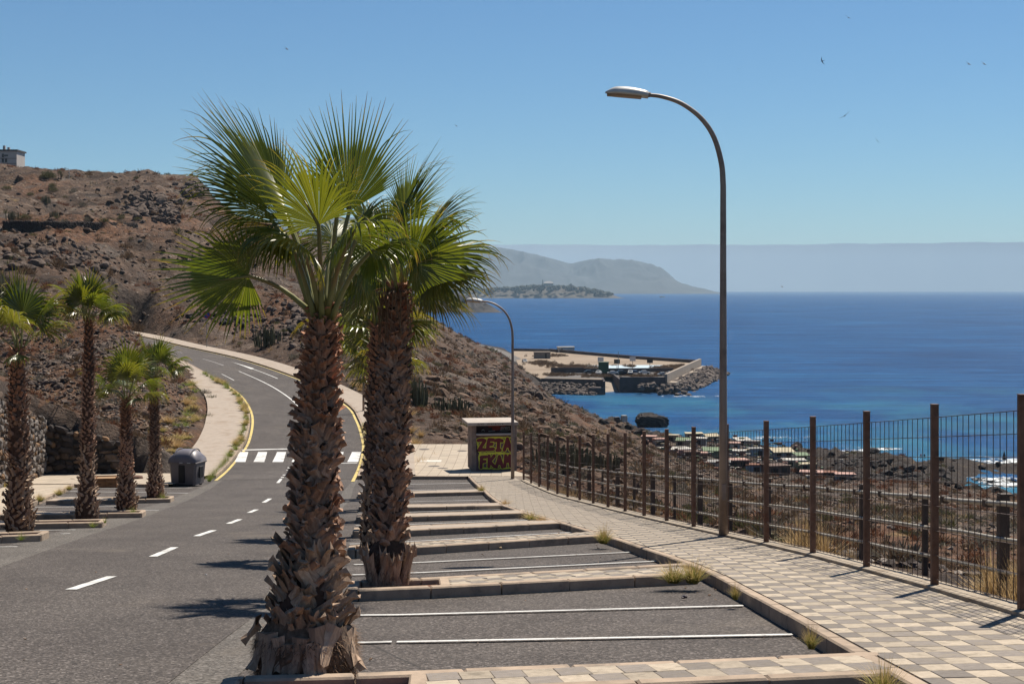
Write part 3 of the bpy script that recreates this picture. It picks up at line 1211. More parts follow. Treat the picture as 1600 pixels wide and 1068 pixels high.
def joined_tiles(lst, mat, parent, name='tile_field'):
    V = []; Fq = []
    for x, y in lst:
        hx, hy = TW / 2 - .0025, TH / 2 - .008
        b = len(V)
        jz = random.uniform(-.002, .002)
        for dz in (-0.03, 0.0):
            for sx_, sy_ in ((-hx, -hy), (hx, -hy), (hx, hy), (-hx, hy)):
                V.append((x + sx_, y + sy_, float(zc(x + sx_, y + sy_, .15)) + dz + jz))
        Fq += [(b + 4, b + 5, b + 6, b + 7), (b, b + 1, b + 5, b + 4), (b + 1, b + 2, b + 6, b + 5), (b + 2, b + 3, b + 7, b + 6), (b + 3, b, b + 4, b + 7)]
    if V:
        o = obj(name, np_mesh(name, V, Fq, mat), parent)
        tag(o, kind='stuff')


def cut_tiles(c, mat):
    V = []; Fq = []
    for j in range(int(5.0 / TH), int(Y_END / TH)):
        y = j * TH
        y0, y1 = y - TH / 2 + .006, y + TH / 2 - .006
        for i in range(-14, 24):
            if (i + j) % 2 != c: continue
            x = i * TW
            full = not (x - TW / 2 < kerbx(y) + 0.16 or x + TW / 2 > fx(y) - 0.10)
            if full: continue
            q = []
            for yy in (y0, y1):
                a = max(x - TW / 2 + .005, kerbx(yy) + .157); b = min(x + TW / 2 - .005, fx(yy) - .15)
                q.append((a, b, yy))
            if min(q[0][1] - q[0][0], q[1][1] - q[1][0]) < .015: continue
            b0 = len(V)
            for dz in (-.03, 0):
                for (xx, yy) in ((q[0][0], y0), (q[0][1], y0), (q[1][1], y1), (q[1][0], y1)):
                    V.append((xx, yy, float(zc(xx, yy, .15)) + dz))
            b = b0
            Fq += [(b + 4, b + 5, b + 6, b + 7), (b, b + 1, b + 5, b + 4), (b + 1, b + 2, b + 6, b + 5), (b + 2, b + 3, b + 7, b + 6), (b + 3, b, b + 4, b + 7)]
    tag(obj('cut_tiles', np_mesh('cut_tiles', V, Fq, mat), sidewalk), kind='stuff')


cut_tiles(0, M['tile_light']); cut_tiles(1, M['tile_dark'])
joined_tiles(far_tiles[0], M['tile_light'], sidewalk)
joined_tiles(far_tiles[1], M['tile_dark'], sidewalk)
# margin of cut mortar between tiles and kerb / fence is the bed itself; the fence plinth:
M['plinth'] = simple('fence_plinth_concrete', (0.40, 0.335, 0.26), 0.9, 0.14, 4.0, 0.004, 0.2, grime=(0.29, 0.23, 0.17))
pl = np.array([(fx(y) + 0.06, y, float(zc(fx(y), y, 0.19))) for y in np.arange(7, 70, 0.5)])
Pp = []
for x, y, z in pl:
    Pp.append([(x - 0.20, y, z - 0.30), (x - 0.20, y, z), (x + 0.22, y, z), (x + 0.22, y, z - 0.6)])
tag(obj('fence_plinth', grid_mesh('fence_plinth', np.array(Pp), M['plinth'], False), sidewalk))
kline = np.array([(kerbx(y) + 0.075, y, float(zc(kerbx(y), y, 0.152))) for y in np.arange(7.0, Y_END, 0.25)])
kerb_run(kline, sidewalk, 1.0, 0.32)

# plaza round the kiosk
pz_l = lambda y: float(np.interp(y, ER[:, 1], ER[:, 0])) + 0.16
pz_r = lambda y: float(np.interp(y, [60, 69.6, 74, 80, 88, 94], [0.9, 0.9, 0.9, -0.5, -1.8, -2.8]))
plaza = corridor_sheet('plaza', pz_l, lambda y: max(pz_r(y), pz_l(y) + 1.2), Y_END, 93.5, M['far_paving'], 0.15, 0.5, 6)
e0 = np.array([(x, Y_END + 0.02, float(zc(x, Y_END, 0.152))) for x in np.linspace(pz_l(Y_END) + 0.1, kerbx(Y_END) - 0.05, 12)])
kerb_run(e0, plaza, 1.0, 0.32)
for px, py, r in ((663, 701.5, 0.33), (678, 728, 0.33), (692, 731.5, 0.3), (722, 704, 0.3)):
    g = G(px, py, .15)
    b = MB(); b.lathe([(r, -0.02), (r, 0.004), (r * .9, 0.008)], 20)
    tag(b.build('manhole_cover', simple('iron_cover', (0.09, 0.075, 0.065), 0.7, 0.2, 20), plaza, on(g, .153)))
b = MB(); b.box((0, 0, 0), (1.25, 0.9, 0.02))
g = G(673, 720, .15)
b.build('concrete_slab', simple('white_concrete_slab', (0.66, 0.62, 0.55), 0.9, 0.08, 4), plaza, on(g, .158))

# left-hand pavement in front of the stone wall
lp = corridor_sheet('left_pavement', lambda y: wallx(y) - 0.3, lambda y: kerbl(y) - 0.08, 20, Y_ENDL, M['far_paving'], 0.15, 0.5, 6)
xr_end = float(EL[2][0])
lp2 = corridor_sheet('left_pavement', lambda y: wallx(y) - 0.3, lambda y: float(np.interp(y, [Y_ENDL, EL[3][1], EL[12][1]], [kerbl(Y_ENDL) + 4.6, EL[3][0] - .2, EL[12][0] - .2])), Y_ENDL, wall_a[1] + 0.8, M['far_paving'], 0.151, 0.4, 6)
kl = np.array([(kerbl(y) - 0.075, y, float(zc(kerbl(y), y, 0.152))) for y in np.arange(26, Y_ENDL, 0.25)])
kerb_run(kl, lp, 1.0, 0.32)
x0 = kerbl(Y_ENDL)
e1 = np.array([(x, Y_ENDL, float(zc(x, Y_ENDL, 0.152))) for x in np.linspace(x0, x0 + 4.4, 10)])
kerb_run(e1, lp2, 1.0, 0.32)

# kerbs of the bend
ko = offset_line(ER, KW / 2)[1:]; ko[:, 2] += 0.135
kerb_run(ko, walk_out, 1.0, 0.30)
ki = offset_line(EL, -KW / 2)[2:]; ki[:, 2] += 0.135
kerb_run(ki, walk_in, 1.0, 0.30)

# ------------------------------------------------------------------ raised dividers between the bays
DIV = []


def divider(fl, fr, bl, br, tiled=False, planter=None, roundl=True, roundr=False, tile_parts=True, stone=1.0, reach=0.0):
    """front/back corners as photo points on the top surface (front = towards the camera)"""
    a = G(*fl, 0.15); b = G(*fr, 0.15); c = G(*br, 0.15); d = G(*bl, 0.15)
    if reach:
        b = b + (b - a) / np.linalg.norm(b - a) * reach
        c = c + (c - d) / np.linalg.norm(c - d) * reach
    root_p = (a + b + c + d) / 4
    root = empty('parking_divider', (0, 0, 0), kind='structure')
    def P3(p, top=0.152):
        return np.array([p[0], p[1], float(zc(p[0], p[1], top))])
    u = (b - a) / np.linalg.norm(b - a)
    v = (d - a); v = v / np.linalg.norm(v)
    w = 0.15
    n = 10
    def run(p, q):
        L = np.array([P3(p + (q - p) * t) for t in np.linspace(0, 1, n)])
        kerb_run(L, root, stone, 0.30)
    r = 0.16
    fa = a + u * r + v * w / 2; fb = b + v * w / 2
    ba = d + u * r - v * w / 2; bb = c - v * w / 2
    run(fa, fb); run(ba, bb)
    run(a + u * w / 2 + v * r, d + u * w / 2 - v * r)
    # rounded corner pieces
    for cc, s1, s2 in ((a, 1, 1), (d, 1, -1)):
        mb = MB()
        ctr = cc + u * r + v * s2 * r
        pol = []
        ang = []
        k = 6
        for i in range(k + 1):
            th = math.pi / 2 * i / k
            pol.append(ctr - u * math.cos(th) * r - v * s2 * math.sin(th) * r)
        pol.append(ctr - v * s2 * (r - w)); pol.append(ctr - u * (r - w))
        V = [tuple(P3(p, 0.15)) for p in pol] + [tuple(P3(p, -0.1)) for p in pol]
        m_ = len(pol)
        f = [tuple(range(m_)), tuple(range(2 * m_ - 1, m_ - 1, -1))] + [(i, i + m_, (i + 1) % m_ + m_, (i + 1) % m_) for i in range(m_)]
        mb.add(V, f)
        o = mb.build('kerb_stone', M['kerb'], root)
    # fill: earth round the palm, then slab or tiles
    L = np.linalg.norm(b - a)
    pl_len = planter or 0.0
    def fill(s0, s1, top, mat, name):
        k = max(2, int((s1 - s0) / 0.6) + 1)
        A = []; B = []
        for t in np.linspace(s0, s1, k):
            p = a + u * t + v * w * 0.9; q = d + u * t - v * w * 0.9
            A.append(P3(q, top)); B.append(P3(p, top))
        o = obj(name, strip_mesh(name, A, B, mat), root)
        return o
    if pl_len:
        fill(w, pl_len, 0.06, M['earth'], 'planter_earth')
        p = a + u * (pl_len + .08) + v * w; q = d + u * (pl_len + .08) - v * w
        kerb_run(np.array([P3(p), P3(q)]), root, 5, 0.2)
    s0 = pl_len + (0.16 if pl_len else w)
    if tiled:
        fill(s0, L, 0.138, M['bed'], 'tile_bed')
        wid = np.linalg.norm(d - a) - 2 * w
        nr = max(1, int(round(wid / TH)))
        th = wid / nr
        ml = tile_mesh('paving_tile', M['tile_light'], TW, th); md = tile_mesh('paving_tile', M['tile_dark'], TW, th)
        for i in range(int((L - s0) / TW)):
            for j in range(nr):
                p = a + u * (s0 + (i + .5) * TW) + v * (w + (j + .5) * th)
                o = place_tile(md if (i + j) % 2 else ml, p[0], p[1], root)
                o.rotation_euler.z += math.atan2(u[1], u[0])
    else:
        fill(s0, L, 0.146, M['concrete_walk'], 'slab')
    DIV.append((root, a, b, c, d, u, v))
    return root


# right-hand row (near to far)
divider((318, 1092), (1400, 1049), (352, 1056), (1372, 1019), True, 1.55, reach=0.0)
divider((541, 921), (1090, 894.5), (548, 907), (1072, 880), True, 1.35, reach=0.0)
divider((543, 859), (934, 835.6), (546, 851.5), (957, 829), True, 1.2, reach=0.2)
divider((551, 830), (874, 816), (553, 823.5), (884, 811), False, 1.0)
divider((556, 808), (818, 800.3), (558, 803), (826, 796.4), False, 1.0)
divider((560, 792.5), (784, 788.5), (562, 788.5), (791, 784.9), False, 1.0)
divider((558.5, 772), (756, 767), (559, 769), (757, 764), False, 1.0)
# left-hand row
NL = len(DIV)


def divider_l(fr, br, tilt, length, planter=1.3):
    """right end near the road, running off to the left"""
    a = G(*fr, 0.15); d = G(*br, 0.15)
    fl = (fr[0] - length, fr[1] + tilt * length); bl = (br[0] - length, br[1] + tilt * length)
    return fl, bl


def divider_left(fr, fl, br, bl, planter):
    # mirrored: build with u pointing left
    a = G(*fr, 0.15); b = G(*fl, 0.15); d = G(*br, 0.15); c = G(*bl, 0.15)
    root = empty('parking_divider', (0, 0, 0), kind='structure')
    def P3(p, top=0.152):
        return np.array([p[0], p[1], float(zc(p[0], p[1], top))])
    u = (b - a) / np.linalg.norm(b - a); v = (d - a) / np.linalg.norm(d - a)
    w = 0.15
    def run(p, q, st=1.0):
        Lr = np.array([P3(p + (q - p) * t) for t in np.linspace(0, 1, 10)])
        kerb_run(Lr, root, st, 0.30)
    run(a + v * w / 2 + u * .02, b + v * w / 2)
    run(d - v * w / 2 + u * .02, c - v * w / 2)
    run(a + u * w / 2 + v * w, d + u * w / 2 - v * w, 2.0)
    L = np.linalg.norm(b - a)
    def fill(s0, s1, top, mat, name):
        A = []; B = []
        for t in np.linspace(s0, s1, max(2, int((s1 - s0) / .6) + 1)):
            A.append(P3(a + u * t + v * w * .9, top)); B.append(P3(d + u * t - v * w * .9, top))
        obj(name, strip_mesh(name, A, B, mat), root)
    fill(w, planter, 0.06, M['earth'], 'planter_earth')
    kerb_run(np.array([P3(a + u * (planter + .08) + v * w), P3(d + u * (planter + .08) - v * w)]), root, 5, 0.2)
    fill(planter + .16, L, 0.146, M['concrete_walk'], 'slab')
    DIV.append((root, a, b, c, d, u, v))


divider_left((64, 834.5), (-130, 842), (78, 828.5), (-120, 835), 2.2)
divider_left((160, 815), (-60, 819), (167, 810), (-50, 814.5), 2.2)
divider_left((222, 800.5), (0, 803.5), (229, 796), (14, 799.5), 2.4)
divider_left((266, 778.5), (71, 781.5), (273, 774.5), (80, 777), 2.4)

# ------------------------------------------------------------------ painted markings (one sheet of paint each)
marks = empty('road_markings', (0, 0, 0), kind='structure')


def paint_quad(name, pts, mat=None, lift=0.004, top=0.0, n=6):
    """quad given as photo points, laid on the paved surface"""
    q = [G(a, b, top) for a, b in pts]
    A = [q[0] + (q[3] - q[0]) * t for t in np.linspace(0, 1, n)]
    B = [q[1] + (q[2] - q[1]) * t for t in np.linspace(0, 1, n)]
    A3 = [(p[0], p[1], float(zc(p[0], p[1])) + lift) for p in A]
    B3 = [(p[0], p[1], float(zc(p[0], p[1])) + lift) for p in B]
    return obj(name, strip_mesh(name, A3, B3, mat or M['white_paint']), marks)


def paint_line(name, p, q, width, mat=None, lift=0.004, n=10, world=False):
    a = np.asarray(p if world else G(*p), float); b = np.asarray(q if world else G(*q), float)
    u = (b - a) / np.linalg.norm(b - a); v = np.array([-u[1], u[0]]) * width / 2
    A3 = []; B3 = []
    for t in np.linspace(0, 1, n):
        c = a + (b - a) * t
        jw = 1 + random.uniform(-.06, .06)
        l = c + v * jw; r = c - v * jw
        A3.append((l[0], l[1], float(zc(l[0], l[1])) + lift)); B3.append((r[0], r[1], float(zc(r[0], r[1])) + lift))
    return obj(name, strip_mesh(name, A3, B3, mat or M['white_paint']), marks)


for p, q in (((111, 920.5), (175, 899.8)), ((239, 869), (273, 854.5)), ((307, 837), (334, 828)), ((357, 817.5), (375, 810.8)), ((389, 800.5), (401, 795.5)), ((412, 784.5), (422, 778.5))):
    paint_line('lane_dash', p, q, 0.17)
paint_line('lane_line', (434, 754), (452, 729), 0.15)
BL = [((548, 1003.5), (612, 1002)), ((620, 1002.3), (1238, 990.5)), ((553, 960.6), (1161, 945.5)), ((551, 897.5), (1029, 875.8)), ((553, 881.5), (985, 862)), ((546, 849.4), (905, 830.4)),
      ((556, 820.5), (846, 811.3)), ((560, 800.6), (800, 795)), ((563, 784.8), (767, 780.6)), ((562, 757.5), (738, 754.3)), ((562, 766.8), (750, 764.0))]
BL += [((51, 792), (181, 790.8)), ((90, 776.2), (236, 775.4)), ((100, 762.5), (300, 761.6)), ((62, 828), (118, 827.2)), ((95, 833.5), (110, 833)), ((-20, 854), (27, 853.5)), ((176, 797), (248, 796.6)), ((110, 767.2), (294, 770))]
for p, q in BL:
    paint_line('bay_line', p, q, 0.11)
# zebra crossing on the far side of the lane
for px in (376, 405.5, 435, 465, 495, 525, 552):
    g0 = G(px - 9.5, 722); g1 = G(px + 9.5, 722)
    paint_quad('zebra_stripe', [(px - 9.5, 721.5), (px + 7.5, 721.5), (px + 12, 706), (px - 2.0, 706)], lift=0.013)
paint_line('stop_line', (378, 703), (452, 701.2), 0.42, lift=0.02)
paint_line('stop_line', (520, 723.8), (558, 723.2), 0.25, lift=0.013)


def ribbon_mark(name, i0, i1, t, width, mat, lift=0.010):
    i = np.linspace(i0, i1, max(3, int((i1 - i0) * 2)))
    idx = np.arange(nE)
    def S(E): return np.stack([np.interp(i, idx, E[:, k]) for k in range(3)], 1)
    a = S(EL); b = S(ER)
    wd = np.linalg.norm(b - a, axis=1)[:, None]
    zfix = 0
    A = a + (b - a) * (t - width / 2 / wd); B = a + (b - a) * (t + width / 2 / wd)
    for Q in (A, B):
        w = 1 - smooth(89, 104, Q[:, 1])
        Q[:, 2] = Q[:, 2] * (1 - w) + zc(Q[:, 0], Q[:, 1]) * w + lift
    return obj(name, strip_mesh(name, A, B, mat), marks)


ribbon_mark('centre_line', 26, 66, 0.5, 0.15, M['white_paint'])
ribbon_mark('lane_dash', 70, 75, 0.5, 0.15, M['white_paint'])
ribbon_mark('lane_dash', 80, 85, 0.5, 0.15, M['white_paint'])
ribbon_mark('lane_dash', 61, 66, 0.20, 0.12, M['white_paint'])
ribbon_mark('yellow_edge', 0.5, 62, 0.022, 0.17, M['yellow_paint'])
ribbon_mark('yellow_edge', 0.0, 95, 0.978, 0.17, M['yellow_paint'])
# direction arrow on the far lane: shaft and head
ribbon_mark('arrow_shaft', 60, 66, 0.76, 0.16, M['white_paint'])


def arrow_head():
    idx = np.arange(nE)
    def S(E, i): return np.array([np.interp(i, idx, E[:, k]) for k in range(3)])
    A = []; B = []
    for i, w in ((66, 0.85), (67.5, 0.55), (69, 0.28), (70.5, 0.02)):
        a = S(EL, i); b = S(ER, i)
        L = np.linalg.norm(b - a)
        A.append(a + (b - a) * (0.76 - w / L / 2) + np.array([0, 0, .010])); B.append(a + (b - a) * (0.76 + w / L / 2) + np.array([0, 0, .010]))
    obj('arrow_head', strip_mesh('arrow_head', A, B, M['white_paint']), marks)


arrow_head()

# ================================================================== palms
def make_leaf_mat(name, g0, g1, yel, brn):
    m = NT(name)
    tip = m.attr('tip')
    hue = m.attr('hue')
    r = m.rand()
    g = m.mix(hue, g0, g1)
    g = m.mix(m.math('MULTIPLY', m.step(r, 0.55, 1.0), 0.35), g, yel)
    n = m.noise(14, 4, 0.6)
    a = m.math('ADD', tip, m.math('MULTIPLY', m.math('SUBTRACT', n, 0.5), 0.45))
    a = m.math('ADD', a, m.math('MULTIPLY', m.math('SUBTRACT', hue, 0.5), 0.16))
    c = m.mix(m.step(a, 0.80, 0.97), g, yel)
    c = m.mix(m.step(a, 0.90, 1.08), c, brn)
    m.col(c).rough(0.34).spec(0.55)
    tr = m.n('ShaderNodeBsdfTranslucent')
    tc = m.mix(1.0, m.c, (1.75, 1.75, 0.55), 'MULTIPLY')
    m.l(tc, tr.inputs[0])
    mx = m.n('ShaderNodeMixShader')
    mx.inputs[0].default_value = 0.36
    m.l(m.b.outputs[0], mx.inputs[1])
    m.l(tr.outputs[0], mx.inputs[2])
    m.l(mx.outputs[0], m.out.inputs['Surface'])
    return m.m


M['leaf'] = make_leaf_mat('fan_palm_leaf', (0.092, 0.124, 0.022), (0.170, 0.184, 0.036), (0.40, 0.30, 0.075), (0.23, 0.125, 0.062))
M['leaf_dry'] = make_leaf_mat('ageing_palm_leaf', (0.105, 0.115, 0.032), (0.165, 0.150, 0.040), (0.33, 0.215, 0.060), (0.22, 0.115, 0.058))
M['leaf_mid'] = make_leaf_mat('small_palm_leaf', (0.080, 0.108, 0.020), (0.140, 0.158, 0.032), (0.36, 0.27, 0.07), (0.22, 0.12, 0.06))
M['stalk'] = simple('leaf_stalk', (0.245, 0.235, 0.075), 0.45, 0.25, 5, 0, 0.45, grime=(0.27, 0.17, 0.06))
M['stalk_brown'] = simple('old_leaf_stalk', (0.21, 0.115, 0.055), 0.6, 0.3, 6, 0, 0.3)


def boot_mat(name, a, b):
    m = NT(name)
    r = m.rand()
    n = m.noise(7, 5, 0.65, m.objco(), (3, 3, 0.6))
    k = m.ramp(n, [(0.28, tuple(x * .55 for x in a)), (0.5, a), (0.75, b)])
    v = m.math('MULTIPLY_ADD', r, 0.7, 0.62)
    cc = m.n('ShaderNodeCombineColor')
    for i in range(3): m.l(v, cc.inputs[i])
    k = m.mix(1.0, k, cc.outputs[0], 'MULTIPLY')
    m.col(k).rough(0.75).spec(0.25)
    m.bump(m.noise(30, 3, .6, m.objco(), (4, 4, .5)), 0.5, 0.006)
    return m.m


M['boot_top'] = boot_mat('red_brown_leaf_base', (0.420, 0.198, 0.114), (0.622, 0.344, 0.210))
M['boot_mid'] = boot_mat('brown_leaf_base', (0.402, 0.233, 0.153), (0.628, 0.411, 0.277))
M['boot_low'] = boot_mat('grey_brown_leaf_base', (0.408, 0.280, 0.193), (0.696, 0.514, 0.355))
M['trunk'] = simple('palm_trunk_core', (0.105, 0.062, 0.044), 0.95, 0.35, 14, 0.012, 0.1)
M['fibre'] = simple('palm_root_fibre', (0.200, 0.130, 0.088), 0.95, 0.45, 22, 0.015, 0.1)


def fan_blade(rs, A, N, L, nseg=42, spread=R(128), droop=0.6, cup=0.25, free=0.5, limp=1.0, rows=9, fold=0.30, ragged=0.25):
    """costapalmate fan: returns verts, quads, tip attribute, hue attribute. hub at the origin; A axis, N upper side"""
    A = np.array(A, float); A /= np.linalg.norm(A)
    N = np.array(N, float); N -= A * (N @ A); N /= np.linalg.norm(N)
    S = np.cross(A, N)
    ts = np.concatenate([np.linspace(0.02, free, 4), np.linspace(free, 1.0, rows - 3)[1:]])
    V = []; Q = []; tip = []; hue = []
    dth = 2 * spread / nseg
    gdir = np.array([0, 0, -1.0])
    for i in range(nseg):
        th = -spread + (i + 0.5) * dth + rs.uniform(-.012, .012)
        q = abs(th) / spread
        Ls = L * (1.0 - 0.42 * q ** 1.8) * (1 + rs.uniform(-.10, .06))
        D = math.cos(th) * A + math.sin(th) * S
        D = D - N * cup * (q ** 1.6) + N * 0.10 * (1 - q)
        D /= np.linalg.norm(D)
        w0 = dth * 0.56
        lim = limp * (0.55 + rs.random() * 0.95)
        kink = rs.random() < ragged
        kt = rs.uniform(free + .05, .8)
        pos = D * 0.0
        d = D.copy()
        base = len(V)
        side_rand = rs.normal(0, .10)
        h = min(1, max(0, rs.normal(.45, .28)))
        tipoff = 0.12 if rs.random() < .2 else 0.0
        prev_t = 0.0
        for j, t in enumerate(ts):
            dt = t - prev_t
            prev_t = t
            if t > free * 0.7:
                e = (t - free * 0.7) / (1 - free * 0.7)
                d = d + gdir * (droop * lim * dt * (0.5 + 2.3 * e)) + S * side_rand * dt * e
                if kink and t > kt:
                    d = d + gdir * 0.9 * dt * 3
            else:
                d = d + gdir * droop * 0.22 * dt
            d /= np.linalg.norm(d)
            pos = pos + d * dt * Ls
            sd_ = np.cross(d, N)
            ln = np.linalg.norm(sd_)
            sd_ = sd_ / ln if ln > 1e-4 else S
            nn = np.cross(sd_, d)
            r = t * Ls
            if t <= free:
                hw = max(r, .01) * w0
            else:
                hw = free * Ls * w0 * max(0.0, 1 - ((t - free) / (1 - free)) ** 0.85) * 0.78 + 0.0008
            f = fold * hw * (1.0 if t <= free else 1.25)
            V.append(pos - sd_ * hw + nn * f); V.append(pos - nn * f); V.append(pos + sd_ * hw + nn * f)
            tip += [t + tipoff * t] * 3; hue += [h] * 3
            if j:
                b = base + (j - 1) * 3
                Q.append((b, b + 1, b + 4, b + 3)); Q.append((b + 1, b + 2, b + 5, b + 4))
    return np.array(V), np.array(Q), np.array(tip), np.array(hue), A


def leaf_mesh(V, Q, tip, hue, mat):
    me = np_mesh('frond', V, Q, mat, False)
    for nm, arr in (('tip', tip), ('hue', hue)):
        at = me.attributes.new(nm, 'FLOAT', 'POINT')
        if len(me.vertices) == len(arr):
            at.data.foreach_set('value', np.asarray(arr, np.float32))
    return me


def frond(root, rs, base, hub, N, L, mat, stalk_mat, A=None, sag=0.12, nseg=42, rows=9, r0=0.024, sub=True, **kw):
    """one leaf of a palm: frond (blade) > stalk; base, hub relative to the palm root"""
    base = np.array(base, float); hub = np.array(hub, float)
    ax = hub - base
    Ld = np.linalg.norm(ax)
    up = np.array([0, 0, 1.0])
    pts = []
    for t in np.linspace(0, 1, 7):
        p = base + ax * t + up * sag * Ld * math.sin(math.pi * t) * (0.9 if ax[2] > -.1 * Ld else .6)
        pts.append(p)
    if A is None:
        A = pts[-1] - pts[-2]
    V, Q, tp, hu, A = fan_blade(rs, A, N, L, nseg=nseg, rows=rows, **kw)
    o = obj('frond', leaf_mesh(V + hub, Q, tp, hu, mat), root)
    mb = MB()
    A = np.array(A) / np.linalg.norm(A)
    ext = [hub + A * L * .16, hub + A * L * .30]
    mb.tube([Vector(p) for p in pts] + [Vector(e) for e in ext], [r0 * 1.5, r0 * 1.15, r0, r0 * .92, r0 * .85, r0 * .8, r0 * .75, r0 * .45, r0 * .15], 6)
    if sub:
        mb.build('stalk', stalk_mat, o, smooth_=True)
    return o


def boot_mesh(rs, mat, w=0.12, l=0.20, out=0.07, lean=0.0, split=True, seed=0):
    """an old leaf base clasping the trunk. local: x = around, -y = outward from the trunk, z = up"""
    V = []; Fq = []
    rings = 6
    for j in range(rings):
        s = j / (rings - 1)
        hw = w / 2 * (1 - 0.50 * s ** .8) * (1 + rs.uniform(-.10, .10))
        o_ = 0.012 + out * s ** 1.55
        z = l * s - 0.03
        x0 = lean * l * s + rs.uniform(-.006, .006)
        th = 0.020 * (1 - .55 * s) + .003
        curl = 0.022 * (1 - s) + .014
        V += [(x0 - hw, -o_ + curl, z), (x0 - hw * .5, -o_ - th * .7, z + rs.uniform(-.006, .006)), (x0 + hw * .5, -o_ - th * .7, z + rs.uniform(-.006, .006)), (x0 + hw, -o_ + curl, z), (x0 + hw * .4, -o_ + th * .6, z), (x0 - hw * .4, -o_ + th * .6, z)]
    if split:
        b = (rings - 1) * 6
        for k, dz in ((0, rs.uniform(.01, .05)), (3, rs.uniform(.01, .06)), (1, rs.uniform(-.03, .03)), (2, rs.uniform(-.03, .03))):
            x, y, z = V[b + k]
            V[b + k] = (x * rs.uniform(.9, 1.35), y - rs.uniform(0, .03), z + dz * l / .2)
    for j in range(rings - 1):
        for k in range(6):
            a = j * 6 + k; b = j * 6 + (k + 1) % 6
            Fq.append((a, b, b + 6, a + 6))
    Fq.append(tuple(range((rings - 1) * 6, rings * 6)))
    me = bpy.data.meshes.new('leaf_base')
    me.from_pydata(V, [], Fq)
    me.polygons.foreach_set('use_smooth', [False] * len(Fq))
    me.materials.append(mat)
    return me


_rs = np.random.default_rng(21)
BOOTS = {}
for key, mt, w, l, out in (('top', 'boot_top', .150, .120, .085), ('mid', 'boot_mid', .155, .130, .070), ('low', 'boot_low', .150, .175, .080)):
    BOOTS[key] = [boot_mesh(_rs, M[mt], w * _rs.uniform(.85, 1.15), l * _rs.uniform(.85, 1.2), out * _rs.uniform(.75, 1.3), _rs.uniform(-.5, .5)) for _ in range(9)]


def mesh_arrays(me):
    v = np.empty(len(me.vertices) * 3, np.float32); me.vertices.foreach_get('co', v)
    return v.reshape(-1, 3), [tuple(p.vertices) for p in me.polygons]


def join_copies(name, items, mat, parent=None, smooth_=False):
    """one mesh from (mesh, 4x4 matrix) pairs"""
    V = []; Fq = []; nb = 0
    cache = {}
    for me, mx in items:
        if me.name not in cache:
            cache[me.name] = mesh_arrays(me)
        v, f = cache[me.name]
        a = np.array(mx)
        V.append(v @ a[:3, :3].T + a[:3, 3])
        Fq.extend([tuple(i + nb for i in q) for q in f])
        nb += len(v)
    me = bpy.data.meshes.new(name)
    me.from_pydata(np.concatenate(V).tolist(), [], Fq)
    if smooth_: me.polygons.foreach_set('use_smooth', [True] * len(Fq))
    me.materials.append(mat)
    return obj(name, me, parent)


def trunk_and_boots(root, rs, prof, lean=(0, 0), n_boot=420, singles=300, z0=0.25, k=1.0, view=None, zlow=0.33, zhigh=0.72, taper=.12):
    """prof: list of (height, radius of the core). view: direction (x,y) towards the camera"""
    hz = np.array([p[0] for p in prof]); rr = np.array([p[1] for p in prof])
    H = hz[-1]
    mb = MB()
    n = 20
    zs = np.linspace(0, H, 26)
    V = []; Fc = []
    for i, z in enumerate(zs):
        r = np.interp(z, hz, rr)
        for a in range(n):
            an = 2 * math.pi * a / n
            q = r * (1 + rs.uniform(-.05, .05))
            V.append((lean[0] * z / H + q * math.cos(an), lean[1] * z / H + q * math.sin(an), z))
    for i in range(len(zs) - 1):
        for a in range(n):
            b = i * n + a; c = i * n + (a + 1) % n
            Fc.append((b, c, c + n, b + n))
    Fc.append(tuple(range((len(zs) - 1) * n, len(zs) * n)))
    mb.add(V, Fc)
    trunk = mb.build('trunk', M['trunk'], root)
    ga = math.pi * (3 - math.sqrt(5))
    items = []
    for i in range(n_boot):
        t = (i + .5) / n_boot
        z = z0 + (H - z0 + .02) * t
        an = i * ga + rs.uniform(-.10, .10)
        r = np.interp(z, hz, rr)
        zone = 'low' if z / H < zlow + rs.uniform(-.08, .08) else ('top' if z / H > zhigh + rs.uniform(-.1, .1) else 'mid')
        me = BOOTS[zone][rs.integers(0, 9)]
        if rs.random() < .07: continue
        s = k * rs.uniform(.70, 1.28) * (1 - taper * max(0, t - .25))
        p = Vector((lean[0] * z / H + math.cos(an) * r * .96, lean[1] * z / H + math.sin(an) * r * .96, z))
        tilt = rs.choice([-1, 1]) * rs.uniform(.15, .85) if zone != 'top' else rs.uniform(-.28, .28)
        flare = rs.uniform(-.10, .32) if zone == 'top' else rs.uniform(-.22, .18)
        Mx = Matrix.Translation(p) @ Matrix.Rotation(an + math.pi / 2, 4, 'Z') @ Matrix.Rotation(flare, 4, 'X') @ Matrix.Rotation(tilt, 4, 'Y') @ Matrix.Diagonal((s, s, s * rs.uniform(.9, 1.15), 1))
        face = math.cos(an) * view[0] + math.sin(an) * view[1] if view is not None else 0
        items.append((face, me, Mx, zone))
    items.sort(key=lambda q: -q[0])
    rest = {'low': [], 'mid': [], 'top': []}
    for i, (fc, me, Mx, zone) in enumerate(items):
        if i < singles:
            o = obj('leaf_base', me, root)
            o.matrix_local = Mx
        else:
            rest[zone].append((me, Mx))
    for zone, lst in rest.items():
        if lst:
            tag(join_copies('leaf_base_cover', lst, lst[0][0].materials[0], root), kind='stuff')
    return trunk


def camdir(p):
    v = np.array([-p[0], -p[1]]); return v / np.linalg.norm(v)


# ------------------------------------------------------------------ the two palms in front
def px_off(px, py, Y, root):
    """photo point at distance Y as an offset from a palm's root"""
    w = W(px, py, Y)
    return np.array([w.x - root[0], w.y - root[1], w.z - root[2]])


